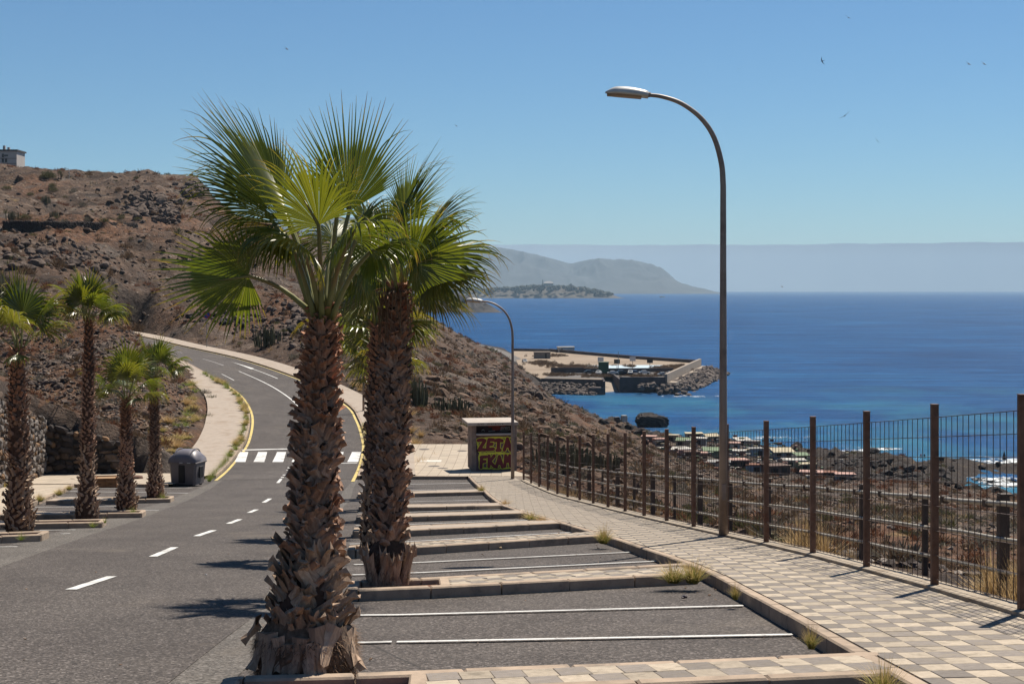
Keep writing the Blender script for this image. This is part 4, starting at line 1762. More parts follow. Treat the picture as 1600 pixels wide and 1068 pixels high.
p1 = G(478, 1058, 0.05)
PALM1 = on(p1, 0.05)
palm1 = empty('fan_palm', PALM1, 0, 'tall shaggy fan palm in front, its thick trunk bulging at the foot', 'palm tree', 'fan palms along the right-hand parking bays')
D1 = PALM1.y
rs = np.random.default_rng(101)
H1 = (CZ - (486 - HY) / F * D1) - PALM1.z
trunk_and_boots(palm1, rs, [(0, .31), (.25, .325), (.5, .305), (.8, .225), (1.15, .165), (1.6, .145), (2.2, .135), (H1 * .9, .115), (H1, .08)], (0.15, 0), 620, 300, .42, .97, camdir(PALM1), taper=.50)
T1 = np.array([0.15, 0, H1])
# root mat at the foot
mb = MB()
n = 40
V = []; Fc = []
prof = [(0.33, -.05), (.385, .04), (.425, .12), (.445, .20), (.445, .28), (.42, .36), (.37, .44), (.29, .54)]
for i, (r, z) in enumerate(prof):
    for a in range(n):
        an = 2 * math.pi * a / n
        q = r * (1 + 0.10 * float(fbm(np.array([an * 1.7]), np.array([z * 5]), 3, 77)[0]) + rs.uniform(-.045, .045))
        V.append((q * math.cos(an), q * math.sin(an), z + rs.uniform(-.012, .012)))
for i in range(len(prof) - 1):
    for a in range(n):
        b = i * n + a; c = i * n + (a + 1) % n
        Fc.append((b, c, c + n, b + n))
mb.add(V, Fc)
mb.build('root_mat', M['fibre'], palm1)


def fibres(root, rs, rad, z0, z1, count, ln, mat, down=True):
    V = []; Q = []
    for i in range(count):
        an = rs.uniform(0, 2 * math.pi)
        z = rs.uniform(z0, z1)
        p = np.array([math.cos(an) * rad * rs.uniform(.94, 1.03), math.sin(an) * rad * rs.uniform(.94, 1.03), z])
        o_ = np.array([math.cos(an), math.sin(an), 0]); tg = np.array([-math.sin(an), math.cos(an), 0])
        d = o_ * rs.uniform(.3, 1.0) + tg * rs.uniform(-.8, .8) + np.array([0, 0, rs.uniform(-1.3, .35)])
        d /= np.linalg.norm(d)
        L = ln * rs.uniform(.5, 1.4); w = rs.uniform(.003, .008)
        b = len(V)
        bend = np.array([0, 0, -.4])
        for s in (0, .5, 1):
            c = p + d * L * s + bend * L * s * s * .5
            V += [c - tg * w * (1 - .8 * s), c + tg * w * (1 - .8 * s)]
        Q += [(b, b + 1, b + 3, b + 2), (b + 2, b + 3, b + 5, b + 4)]
    return tag(obj('root_fibres', np_mesh('root_fibres', V, Q, mat), root), kind='stuff')


fibres(palm1, rs, .43, -.02, .42, 4200, .085, M['fibre'])
for i in range(13):
    an = -3.0 + 2.9 * i / 12 + rs.uniform(-.1, .1)
    o = obj('leaf_base', BOOTS['low'][int(rs.integers(0, 9))], palm1)
    k_ = rs.uniform(1.3, 2.0)
    o.matrix_local = Matrix.Translation((math.cos(an) * .41, math.sin(an) * .41, rs.uniform(.34, .50))) @ Matrix.Rotation(an + math.pi / 2, 4, 'Z') @ Matrix.Rotation(rs.uniform(-.1, .15), 4, 'X') @ Matrix.Rotation(math.pi + rs.uniform(-.55, .55), 4, 'Y') @ Matrix.Diagonal((k_ * .8, k_ * .7, k_, 1))
# big loose flaps hanging at the foot
flap = [boot_mesh(rs, M['boot_low'], .17, .34, .10, l_) for l_ in (.3, -.4, .1)]
for an, z, tilt, fl in ((-1.75, .30, 2.8, .15), (-.9, .36, 3.5, .05)):
    o = obj('leaf_base', flap[random.randrange(3)], palm1)
    o.matrix_local = Matrix.Translation((math.cos(an) * .39, math.sin(an) * .39, z)) @ Matrix.Rotation(an + math.pi / 2, 4, 'Z') @ Matrix.Rotation(fl, 4, 'X') @ Matrix.Rotation(tilt, 4, 'Y')


def nrm(*a):
    a = np.array(a, float)
    return a / np.linalg.norm(a)


def crown(root, T, D, leaves, rs, scale=1.0, **kw0):
    """leaves: dict(hub=(px,py,dy), A=(dx,dy,dz), N=..., L, ...); dx,dz in the picture plane, dy away from the camera"""
    rt = np.array(root.location)
    for lf in leaves:
        lf = dict(lf)
        hub = px_off(lf['hub'][0], lf['hub'][1], D + lf['hub'][2], rt)
        ax = hub - T
        bs = T + np.array([ax[0], ax[1], 0]) / (np.linalg.norm(ax[:2]) + .05) * .09 + np.array([0, 0, rs.uniform(-.12, .02)])
        kw = dict(kw0)
        for kk in ('droop', 'cup', 'spread', 'free', 'limp', 'fold', 'ragged', 'sag', 'nseg'):
            if kk in lf: kw[kk] = lf[kk]
        frond(root, rs, bs, hub, lf['N'], lf['L'], M['leaf_dry'] if lf.get('dry') else M['leaf'], M['stalk_brown'] if lf.get('dry') else M['stalk'], A=lf.get('A'), **kw)


LV1 = [
    # lower left leaf reaching out over the road, seen from its underside
    dict(hub=(388, 431, -.28), A=(-1, -.28, -.16), N=(-.22, .80, .55), L=.84, spread=R(108), droop=.22, cup=.06, sag=.10, free=.56, limp=.8),
    # upright leaves leaning left
    dict(hub=(452, 352, -.22), A=(-.60, -.20, .80), N=(.80, -.30, .52), L=1.34, spread=R(60), droop=.22, cup=.10, limp=.7, ragged=.12),
    dict(hub=(440, 318, .10), A=(-.62, .10, .80), N=(.45, -.75, .45), L=1.16, spread=R(58), droop=.26, cup=.20, limp=.7, ragged=.15),
    dict(hub=(415, 330, .05), A=(-.80, .0, .62), N=(.45, -.60, .62), L=.86, spread=R(72), droop=.55, cup=.30),
    # leaf facing us in the middle
    dict(hub=(498, 352, -.42), A=(-.42, -.35, .80), N=(.30, .85, .30), L=.84, spread=R(84), droop=.60, cup=-.05, limp=1.4),
    # leaf standing up at the back
    dict(hub=(546, 330, .25), A=(.02, .22, 1.0), N=(.05, -.95, .25), L=1.10, spread=R(56), droop=.18, cup=-.05, limp=.6, ragged=.1),
    dict(hub=(566, 352, .10), A=(.45, .1, .60), N=(-.5, -.6, .6), L=.50, spread=R(95), droop=1.3, limp=1.5),
    # left side, drooping
    dict(hub=(446, 366, -.34), A=(-.85, -.35, .10), N=(.05, -.50, .85), L=.58, spread=R(118), droop=1.25, cup=.55, limp=1.3),
    dict(hub=(424, 352, .25), A=(-1, .2, .15), N=(.1, -.45, .9), L=.66, spread=R(100), droop=1.05, cup=.45, dry=True),
    # right side
    dict(hub=(580, 392, -.30), A=(.8, -.45, .25), N=(-.30, -.45, .85), L=.62, spread=R(118), droop=1.5, cup=.6, limp=1.5),
    dict(hub=(548, 372, -.50), A=(.30, -.75, .40), N=(-.1, -.5, .85), L=.70, spread=R(118), droop=1.35, cup=.5, limp=1.4),
    dict(hub=(470, 385, -.50), A=(-.35, -.8, .25), N=(0, -.45, .9), L=.66, spread=R(118), droop=1.5, cup=.6, limp=1.5),
    # behind
    dict(hub=(520, 372, .55), A=(.1, .9, .45), N=(0, -.5, .85), L=.82, spread=R(115), droop=1.1, cup=.4),
    dict(hub=(526, 340, -.05), A=(.14, -.1, 1.0), N=(.4, .85, .2), L=.55, spread=R(40), droop=.2, cup=.1),
]
crown(palm1, T1, D1, LV1, rs, nseg=46, rows=11, free=.54)

p2 = G(606, 911, 0.10)
PALM2 = on(p2, 0.06)
palm2 = empty('fan_palm', PALM2, 0, 'second fan palm from the camera, standing in the divider behind the front palm', 'palm tree', 'fan palms along the right-hand parking bays')
D2 = PALM2.y
rs = np.random.default_rng(202)
H2 = (CZ - (446 - HY) / F * D2) - PALM2.z
trunk_and_boots(palm2, rs, [(0, .27), (.30, .31), (.55, .30), (.62, .20), (1.2, .185), (2.0, .18), (3.2, .165), (H2 * .9, .135), (H2, .10)], (0.14, 0), 620, 300, .62, 0.98, camdir(PALM2), .12, .80)
T2 = np.array([0.14, 0, H2])
# grey collar of old flaps at the foot
for i in range(26):
    an = i * 2 * math.pi / 26 + rs.uniform(-.08, .08)
    o = obj('leaf_base', flap[int(rs.integers(0, 3))], palm2)
    o.matrix_local = Matrix.Translation((math.cos(an) * .29, math.sin(an) * .29, rs.uniform(.05, .16))) @ Matrix.Rotation(an + math.pi / 2, 4, 'Z') @ Matrix.Rotation(rs.uniform(-.05, .1), 4, 'X') @ Matrix.Rotation(rs.uniform(-.25, .25), 4, 'Y') @ Matrix.Diagonal((1, 1, 1.35, 1))
fibres(palm2, rs, .33, .1, .6, 700, .09, M['fibre'])

LV2 = [
    # broad leaf facing us on the right
    dict(hub=(644, 412, -.62), A=(.95, -.15, .22), N=(-.10, .92, .30), L=1.26, spread=R(108), droop=.36, cup=-.05, limp=1.1),
    dict(hub=(614, 362, .0), A=(.50, .05, .86), N=(-.72, -.45, .45), L=1.52, spread=R(50), droop=.26, limp=.8, cup=.2),
    dict(hub=(668, 362, .40), A=(.62, .3, .72), N=(-.6, -.5, .6), L=1.12, spread=R(58), droop=.55, cup=.25),
    dict(hub=(585, 388, -.45), A=(-.45, -.45, .75), N=(.35, -.6, .7), L=1.15, spread=R(118), droop=.85, cup=.3),
    dict(hub=(570, 400, .2), A=(-.85, .2, .45), N=(.3, -.4, .85), L=1.1, spread=R(120), droop=.9, cup=.4),
    dict(hub=(606, 372, .5), A=(-.1, .5, .85), N=(.1, -.85, .5), L=.9, spread=R(95), droop=.7),
    dict(hub=(690, 400, .15), A=(.95, .2, .25), N=(-.2, -.4, .9), L=1.15, spread=R(122), droop=.85, cup=.4),
    dict(hub=(678, 428, -.25), A=(.95, -.35, -.05), N=(-.05, -.45, .9), L=1.05, spread=R(122), droop=1.0, cup=.5, dry=True),
    dict(hub=(655, 385, -.45), A=(.55, -.65, .55), N=(-.25, -.45, .85), L=1.1, spread=R(122), droop=1.05, cup=.4, limp=1.3),
    dict(hub=(612, 392, -.60), A=(-.1, -.8, .35), N=(0, -.5, .85), L=.85, spread=R(118), droop=1.4, cup=.5, limp=1.5),
    dict(hub=(566, 430, -.35), A=(-.9, -.4, .0), N=(0, -.4, .9), L=1.0, spread=R(122), droop=1.0, cup=.5),
    dict(hub=(600, 392, .7), A=(-.3, .9, .3), N=(0, -.4, .9), L=1.1, spread=R(122), droop=.9, cup=.4),
    dict(hub=(655, 400, .7), A=(.5, .85, .2), N=(0, -.4, .9), L=1.1, spread=R(122), droop=.9, cup=.4),
    dict(hub=(632, 345, .05), A=(.25, 0, 1), N=(-.6, -.75, .2), L=1.0, spread=R(70), droop=.22, cup=.1),
    dict(hub=(672, 455, .3), A=(.85, .3, -.35), N=(.2, -.35, .9), L=.95, spread=R(118), droop=.9, cup=.5, dry=True),
    dict(hub=(585, 455, .3), A=(-.85, .3, -.3), N=(-.2, -.35, .9), L=.95, spread=R(118), droop=.9, cup=.5, dry=True),
]
crown(palm2, T2, D2, LV2, rs, nseg=44, rows=10, free=.54)
# a few brown stalks hanging under the crown
for i in range(16):
    an = rs.uniform(-2.9, -.2)
    mb = MB()
    z = H2 - rs.uniform(.0, .25)
    L = rs.uniform(.35, .75)
    a = np.array([.14 + math.cos(an) * .17, math.sin(an) * .17, z])
    mb.tube([Vector(a), Vector(a + np.array([math.cos(an) * .10, math.sin(an) * .10, -.05])), Vector(a + np.array([math.cos(an) * .11 + rs.uniform(-.08, .08), math.sin(an) * .11, -L]))], [.016, .012, .006], 5)
    mb.build('hanging_stalk', M['stalk_brown'], palm2)


# ------------------------------------------------------------------ smaller palms: one builder
def palm_proto(seed, H, rtrunk, nleaf, L, petiole, label, group, loc, upright=0.35, foot=1.35, detail=26, loose=()):
    rs = np.random.default_rng(seed)
    root = empty('fan_palm', loc, 0, label, 'palm tree', group)
    prof = [(0, rtrunk * foot), (.3, rtrunk * foot * 1.02), (.75, rtrunk * (1 + foot) / 2), (1.5, rtrunk * 1.05), (H * .75, rtrunk * .92), (H, rtrunk * .62)]
    trunk_and_boots(root, rs, prof, (rs.uniform(-.1, .1), 0), 460, 0, .1, .80 * rtrunk / .19, (0, -1), .35, .72)
    T = np.array([0, 0, H])
    for i in range(nleaf):
        an = i * math.pi * (3 - math.sqrt(5)) + seed
        t = i / max(1, nleaf - 1)
        el = 1.45 - (1.45 + upright * -1.0) * t ** 1.1 * 1.05      # young leaves upright, old ones level
        dr = np.array([math.cos(an) * math.cos(el), math.sin(an) * math.cos(el), math.sin(el)])
        hub = T + dr * petiole * rs.uniform(.8, 1.2)
        rad = np.array([math.cos(an), math.sin(an), 0])
        N = np.array([0, 0, 1.0]) * math.cos(el) - rad * math.sin(el) + rs.normal(0, .15, 3)
        frond(root, rs, T + rad * rtrunk * .4 - np.array([0, 0, .05]), hub, N, L * 1.15 * rs.uniform(.85, 1.1), M['leaf_dry'] if t > .8 else M['leaf_mid'], M['stalk'], nseg=detail, rows=7, spread=R(rs.uniform(85, 118)), droop=.45 + .7 * t, cup=.25 + .3 * t, free=.52, r0=.018)
    for dx, dy, dz, Lk in loose:
        ax = np.array([dx, dy, dz]); rad = ax / np.linalg.norm(ax)
        frond(root, rs, T - np.array([0, 0, .1]), T + ax, np.array([-rad[0] * .3, -.3, 1]), Lk, M['leaf_mid'], M['stalk'], nseg=detail, rows=7, spread=R(110), droop=.8, cup=.4, free=.52, r0=.018)
    return root


LG = 'fan palms along the left-hand parking bays'
def palm_at(px, py, top_py, **kw):
    g = G(px, py, .1)
    loc = on(g, .08)
    H = (CZ - (top_py - HY) / F * loc.y) - loc.z
    return loc, H


loc, H = palm_at(31, 831, 545)
palm_proto(3, H, .205, 9, .98, .88, 'fan palm nearest the camera in the left row, few upright leaves on a thick trunk', LG, loc, upright=.55, foot=1.6, loose=((.05, -.35, -.12, .55),))
loc, H = palm_at(136, 810, 497)
palm_proto(5, H, .175, 15, .86, .60, 'tallest fan palm of the left row, with the fullest crown of leaves', LG, loc, upright=.25, foot=1.9, loose=((.75, -.2, .15, .75),))
loc, H = palm_at(198, 798, 622)
palm_proto(8, H, .172, 11, .92, .85, 'short fan palm, third in the left row, with one pale leaf hanging', LG, loc, upright=.3, foot=1.9, loose=((.35, -.5, .02, .55), (-.7, -.1, .25, .7)))
loc, H = palm_at(243, 777, 588)
palm_proto(11, H, .18, 11, .92, .80, 'fan palm at the far end of the left row, next to the grey waste container', LG, loc, upright=.2, foot=1.9, loose=((.9, -.2, .35, .85),))
# those behind, almost hidden by the two front palms
RG = 'fan palms along the right-hand parking bays'
for k, (px, py, tpy, lab) in enumerate(((586, 858, 505, 'half hidden fan palm, third from the camera in the right-hand row'), (592, 806, 560, 'half hidden fan palm, fifth in the right-hand row, by its narrow divider'), (589, 829, 540, 'half hidden fan palm, fourth in the right-hand row, behind the second trunk'), (595, 789, 575, 'half hidden fan palm, sixth in the right-hand row, behind the second trunk'), (598, 772, 590, 'half hidden low fan palm at the far end of the right-hand row'))):
    loc, H = palm_at(px, py, tpy)
    palm_proto(31 + k, H, .20, 14, .95, .75, lab, RG, loc, upright=.1, foot=1.3, loose=((.75, -.3, .05, .8),) if k == 0 else ())

# ================================================================== fence along the sidewalk
M['rust'] = simple('rusty_steel', (0.195, 0.108, 0.072), 0.75, 0.30, 7, 0.003, 0.35, grime=(0.150, 0.066, 0.038), objrand=.12)
M['rust_dark'] = simple('dark_rusty_wire', (0.085, 0.055, 0.045), 0.7, 0.3, 9, 0.0, 0.35)
fence = empty('mesh_fence', on((fx(15.6), 15.6), .19), 0, 'rust-brown steel mesh fence with square posts along the sea side of the sidewalk', 'fence')
FO = fence.location.copy()


def fpt(y, up):
    return Vector((fx(y) + 0.02, y, float(zc(fx(y), y, .19)) + up)) - FO


pm = MB(); pm.box((0, 0, 1.13), (0.088, 0.088, 2.42), bev=.008); pm.box((0, 0, 2.345), (.094, .094, .012))
post_me = pm.mesh('post', M['rust'])
POSTS = [6.6, 9.6, 12.6] + [15.55 + 3.0 * i for i in range(18)] + [69.6]
# posts as seen: spacing 3 m along the walk
for y in POSTS:
    p = obj('post', post_me, fence, fpt(y, 0))
    sl = (fx(y + .5) - fx(y - .5))
    p.rotation_euler = (0, 0, -math.atan(sl))
bar_b = MB(); bar_b.tube([(0, 0, .05), (0, 0, 2.18)], .0052, 6)
bar_me = bar_b.mesh('bar', M['rust_dark'])
HW_UP = [0.07, .38, .70, 1.02, 1.34, 1.66, 1.92, 2.175]
n_bar = 0
for i in range(len(POSTS) - 1):
    y0, y1 = POSTS[i] + .05, POSTS[i + 1] - .05
    ym = (y0 + y1) / 2
    wb = MB()
    for up in HW_UP:
        for off in ((-.009, .009)):
            wb.tube([fpt(y0, up) + Vector((off, 0, 0)), fpt(ym, up) + Vector((off, 0, 0)), fpt(y1, up) + Vector((off, 0, 0))], .0042, 5)
    panel = wb.build('mesh_panel', M['rust_dark'], fence)
    nb = 14
    items = []
    for k in range(1, nb):
        y = y0 + (y1 - y0) * k / nb
        q = fpt(y, 0)
        if y0 > 12 and n_bar < 290:
            obj('bar', bar_me, panel, q + Vector((random.uniform(-.002, .002), 0, 0)))
            n_bar += 1
        else:
            items.append((bar_me, Matrix.Translation(q)))
    if items:
        tag(join_copies('bars', items, M['rust_dark'], panel), kind='stuff')

# steel guard rail standing just behind the fence
M['rail'] = simple('pale_galvanised_rail', (0.44, 0.40, 0.335), 0.55, 0.2, 4, 0.0, 0.4, metal=0.25, grime=(0.20, 0.13, 0.09))
M['rail_post'] = simple('dark_weathered_post', (0.105, 0.080, 0.066), 0.8, 0.3, 6, 0.003, 0.3, objrand=.15)
rail = empty('guard_rail', on((fx(18) + .6, 18), .0), 0, 'low guard rail of three pale tubes on dark posts just behind the mesh fence', 'railing')
RO = rail.location.copy()


def rpt(y, up):
    x = fx(y) + .62
    return Vector((x, y, float(zc(fx(y), y, .10)) + up)) - RO


thick = MB(); thick.box((0, 0, .56), (.13, .11, 1.44), bev=.008); thick.box((0.02, 0, 1.285), (.15, .13, .02))
thin = MB(); thin.box((0, 0, .50), (.075, .09, 1.30), bev=.006)
thick_me = thick.mesh('post', M['rail_post']); thin_me = thin.mesh('post', M['rail_post'])
RY = np.arange(8.9, 68, 2.95)
for i, y in enumerate(RY):
    obj('post', thick_me if i % 2 == 1 else thin_me, rail, rpt(y, 0))
for up, r in ((1.17, .032), (.74, .026), (.33, .026)):
    tb = MB(); tb.tube([rpt(y, up) + Vector((-.07, 0, random.uniform(-.012, .012))) for y in np.arange(7, 68, 1.5)], r, 8)
    tb.build('rail_tube', M['rail'], rail, smooth_=True)
cl = MB(); cl.box((0, 0, 0), (.10, .11, .10), bev=.01)
cl_me = cl.mesh('clamp', M['rail_post'])
for y in np.arange(9.7, 66, 1.42):
    obj('clamp', cl_me, rail, rpt(y + random.uniform(-.1, .1), 1.165) + Vector((-.06, 0, 0)))

# ================================================================== street lamps
M['lamp_pole'] = simple('brown_grey_lamp_steel', (0.32, 0.25, 0.205), 0.5, 0.14, 3, 0.0, 0.5, metal=.15, grime=(0.20, 0.14, 0.11))
M['lamp_head'] = simple('pale_lamp_casing', (0.56, 0.545, 0.52), 0.45, 0.10, 4, 0.0, 0.5)
M['lamp_lens'] = simple('amber_lamp_cover', (0.30, 0.21, 0.135), 0.3, 0.15, 5, 0.0, 0.5)


def street_lamp(loc, H, label, yaw=0.0, R0=.095, R1=.050):
    root = empty('street_lamp', loc, yaw, label, 'street lamp', 'street lamps on tapered poles')
    base = MB()
    base.lathe([(R0 * 1.25, -.05), (R0 * 1.25, .02), (R0 * 1.02, .03)], 16)
    base.build('base_collar', M['lamp_pole'], root)
    pole = MB()
    arc = [(0, H - 1.88)]
    s = H / 9.27
    rel = [(0, -1.88), (-.035, -1.42), (-.19, -.88), (-.46, -.48), (-.86, -.18), (-1.26, -.04), (-1.58, 0.0)]
    pts = [Vector((0, 0, 0)), Vector((0, 0, H * .3)), Vector((0, 0, H * .6))]
    c = catmull([(a * s, 0, H - .14 + b * s) for a, b in rel], 5)
    rad = [R0, R0 * .86, R0 * .72]
    for i, p in enumerate(c):
        pts.append(Vector(p)); rad.append(R0 * .66 - (R0 * .66 - R1 * .8) * i / (len(c) - 1))
    pole.tube(pts, rad, 14)
    pole.build('pole', M['lamp_pole'], root, smooth_=True)
    dr = MB(); dr.box((0, -R0 * .97, .95), (.09, .03, .34), bev=.008)
    dr.build('service_door', M['lamp_pole'], root)
    # head: a shallow boat-shaped casing with a lens below
    hx, hz = -1.56 * s, H - .14
    L = .88 * s
    V = []; Fc = []
    n = 16; rows = 14
    tilt = .10
    for j in range(rows):
        t = j / (rows - 1)
        x = hx - L * t
        w = .165 * s * (.72 + .45 * math.sin(math.pi * min(1, t * .75 + .15))) * (1 - max(0, (t - .70) / .30) ** 2.2 * .94)
        up = .105 * s * (.72 + .75 * math.sin(math.pi * (t * .8 + .12)) ** 1.0) * (1 - max(0, (t - .72) / .28) ** 2.0 * .9)
        zc_ = hz + tilt * L * t * .85 - .02
        for a in range(n):
            an = 2 * math.pi * a / n
            yy = math.cos(an) * w
            zz = math.sin(an) * (up if math.sin(an) > 0 else .055 * s * (1 - .5 * t))
            V.append((x, yy, zc_ + zz))
    for j in range(rows - 1):
        for a in range(n):
            b = j * n + a; c2 = j * n + (a + 1) % n
            Fc.append((b, c2, c2 + n, b + n))
    Fc.append(tuple(range(n - 1, -1, -1))); Fc.append(tuple(range((rows - 1) * n, rows * n)))
    hm_ = MB(); hm_.add(V, [f for f in Fc])
    head = hm_.build('lamp_head', M['lamp_head'], root, smooth_=True)
    lens = MB()
    V = []; Fc = []
    for j in range(8):
        t = .16 + .80 * j / 7
        x = hx - L * t
        w = .135 * s * (.75 + .40 * math.sin(math.pi * min(1, t * .75 + .15))) * (1 - max(0, (t - .62) / .38) ** 2 * .85)
        zc_ = hz + tilt * L * t * .85 - .02
        for a in range(9):
            an = math.pi * a / 8
            V.append((x, math.cos(an) * w, zc_ - .022 * s - math.sin(an) * .062 * s))
    for j in range(7):
        for a in range(8):
            b = j * 9 + a
            Fc.append((b, b + 1, b + 10, b + 9))
    lens.add(V, Fc)
    lens.build('lens', M['lamp_lens'], head, smooth_=True)
    nk = MB(); nk.tube([(hx + .06, 0, hz), (hx - .10, 0, hz + .01)], [.05 * s, .075 * s], 12)
    nk.build('neck', M['lamp_pole'], head, smooth_=True)
    return root


g = G(1130, 838, .15)
l1 = on(g, .15)
street_lamp(l1, (838 - 138) / F * l1.y, 'tall street lamp in front of the mesh fence with its arm reaching left')
g = G(801, 748, .15)
l2 = on(g, .15)
street_lamp(l2, (748 - 466) / F * l2.y, 'street lamp beside the graffitied kiosk where the fence ends', 0.0)
_i = int(np.argmin(np.abs(ER[:, 1] - 113)))
pt = offset_line(ER, .9)[_i]
l3 = Vector((pt[0], pt[1], ER[_i][2] + .15)); l3.x = (568 - CX) / F * l3.y
street_lamp(l3, 8.9, 'street lamp on the far pavement of the bend, its head behind the palms', R(-12))

# ================================================================== graffiti kiosk
kg = G(772, 735.5, .15)
kl_ = on(kg, .15)
KS = kl_.y / F            # metres per photo pixel there
kw, kh, kd = 69 * KS, 72.5 * KS, 2.1
kiosk = empty('kiosk', kl_, R(8.5), 'square concrete kiosk with a flat overhanging roof and yellow-green graffiti', 'kiosk')
M['kiosk_wall'] = simple('stained_kiosk_concrete', (0.275, 0.215, 0.185), 0.9, 0.22, 3.5, 0.004, 0.2, grime=(0.15, 0.11, 0.10))
M['kiosk_roof'] = simple('pale_kiosk_roof', (0.50, 0.44, 0.385), 0.9, 0.10, 3.0, 0.004, 0.2, grime=(0.40, 0.345, 0.29))
M['dark_in'] = simple('kiosk_dark_panel', (0.075, 0.050, 0.052), 0.8, 0.4, 3.0)
M['shelf'] = simple('kiosk_shelf', (0.62, 0.58, 0.54), 0.6, 0.1, 4)
b = MB(); b.box((0, kd - .05, kh / 2), (kw - .02, .10, kh)); b.build('back_wall', M['kiosk_wall'], kiosk)
for s in (-1, 1):
    b = MB(); b.box((s * (kw / 2 - .06), kd / 2, kh / 2), (.12, kd - .12, kh - .004), bev=.01); b.build('side_wall', M['kiosk_wall'], kiosk)
    b = MB(); b.box((s * (kw / 2 - .09), -.03, kh / 2), (.24, .20, kh), bev=.015); b.build('corner_post', M['kiosk_wall'], kiosk)
hc = 57 * KS       # counter height
b = MB(); b.box((0, .12, hc / 2), (kw - .40, .14, hc - .02)); panel = b.build('front_panel', simple('kiosk_panel', (0.17, 0.105, 0.115), 0.85, 0.2, 4), kiosk)
b = MB(); b.box((0.02, -.03, hc + .03), (kw - .36, .44, .075), bev=.012); b.build('counter', M['shelf'], kiosk)
b = MB(); b.box((0, .45, (hc + kh) / 2), (kw - .26, .06, kh - hc)); shut = b.build('shutter', M['dark_in'], kiosk)
b = MB(); b.box((-.12, kd / 2 - .12, kh + .08), (kw + .36, kd + .75, .17), bev=.015); roof = b.build('roof', M['kiosk_roof'], kiosk)


def stroke_poly(pts, w, n=4):
    """fat painted stroke (rounded ends) as triangles in the x-z plane"""
    V = []; Fc = []
    P = [np.array(p, float) for p in pts]
    c = catmull(P, n) if len(P) > 2 else np.array(P)
    for i in range(len(c) - 1):
        a, b_ = c[i], c[i + 1]
        d = b_ - a
        L = np.hypot(*d)
        if L < 1e-6: continue
        d /= L; nrm_ = np.array([-d[1], d[0]]) * w / 2
        k = len(V)
        V += [a + nrm_, a - nrm_, b_ - nrm_, b_ + nrm_]
        Fc.append((k, k + 1, k + 2, k + 3))
    for q in c:
        k = len(V)
        V += [q + np.array([math.cos(t), math.sin(t)]) * w / 2 for t in np.linspace(0, 2 * math.pi, 9)[:-1]]
        Fc.append(tuple(range(k, k + 8)))
    return V, Fc


def paint_strokes(name, strokes, parent, y, w, mat, dy=0.00025):
    """each flat painted stroke lies a hair in front of the one before"""
    mb = MB()
    for i, (pts, ww) in enumerate(strokes):
        V, Fc = stroke_poly(pts, ww * w)
        b0 = len(mb.v)
        # drop overlaps onto separate levels so no two faces share a plane
        for kf, f in enumerate(Fc):
            bb = len(mb.v)
            mb.v.extend([(V[q][0], y - dy * ((kf % 7) + .13 * i), V[q][1]) for q in f])
            mb.f.append(tuple(range(bb, bb + len(f))))
    return mb.build(name, mat, parent)


M['spray_yellow'] = simple('yellow_green_spray_paint', (0.80, 0.80, 0.07), 0.6, 0.25, 6)
M['spray_maroon'] = simple('maroon_spray_paint', (0.20, 0.030, 0.036), 0.6, 0.25, 5)
M['spray_white'] = simple('white_spray_paint', (0.62, 0.62, 0.62), 0.6, 0.15, 8)
M['spray_red'] = simple('red_spray_paint', (0.33, 0.05, 0.035), 0.6, 0.2, 6)
M['spray_black'] = simple('black_spray_paint', (0.02, 0.018, 0.02), 0.6, 0.2, 6)
PWd = kw - .46


def gp(u, v):
    """panel coordinates 0..1"""
    return (-PWd / 2 + u * PWd, .06 + v * (hc - .16))


LET = {
    'Z': [[(0, .95), (.55, 1.0), (.95, .92)], [(.92, .90), (.5, .5), (.10, .10)], [(.08, .08), (.5, .12), (.98, .10)]],
    'E': [[(.30, .95), (.15, .5), (.10, .05)], [(.30, .95), (.95, .92)], [(.15, .50), (.75, .55)], [(.10, .06), (.95, .10)]],
    'T': [[(.0, .90), (.5, .98), (1.0, .88)], [(.52, .92), (.45, .5), (.45, .05)], [(.25, .04), (.7, .05)]],
    'A': [[(.05, .0), (.35, .6), (.50, 1.0)], [(.50, 1.0), (.75, .5), (.98, .0)], [(.25, .35), (.80, .36)]],
    'F': [[(.30, .95), (.22, .5), (.18, .0)], [(.20, .95), (.98, .98)], [(.22, .52), (.80, .56)]],
    'K': [[(.15, 1.0), (.18, .5), (.12, .0)], [(.95, 1.0), (.5, .65), (.22, .5)], [(.25, .52), (.6, .25), (1.0, .0)]],
    'M': [[(.05, .0), (.15, .5), (.20, 1.0)], [(.20, 1.0), (.5, .45)], [(.5, .45), (.82, 1.0)], [(.82, 1.0), (.88, .5), (.98, .0)]],
}


def word(txt, u0, u1, v0, v1, fat):
    out = []
    n = len(txt)
    for i, ch in enumerate(txt):
        a = u0 + (u1 - u0) * i / n; w_ = (u1 - u0) / n * .80
        for st in LET[ch]:
            wob = (i % 2) * .02
            out.append(([gp(a + x * w_ + .01 * math.sin(i * 3), v0 + wob + z * (v1 - v0 - .02)) for x, z in st], fat))
    return out


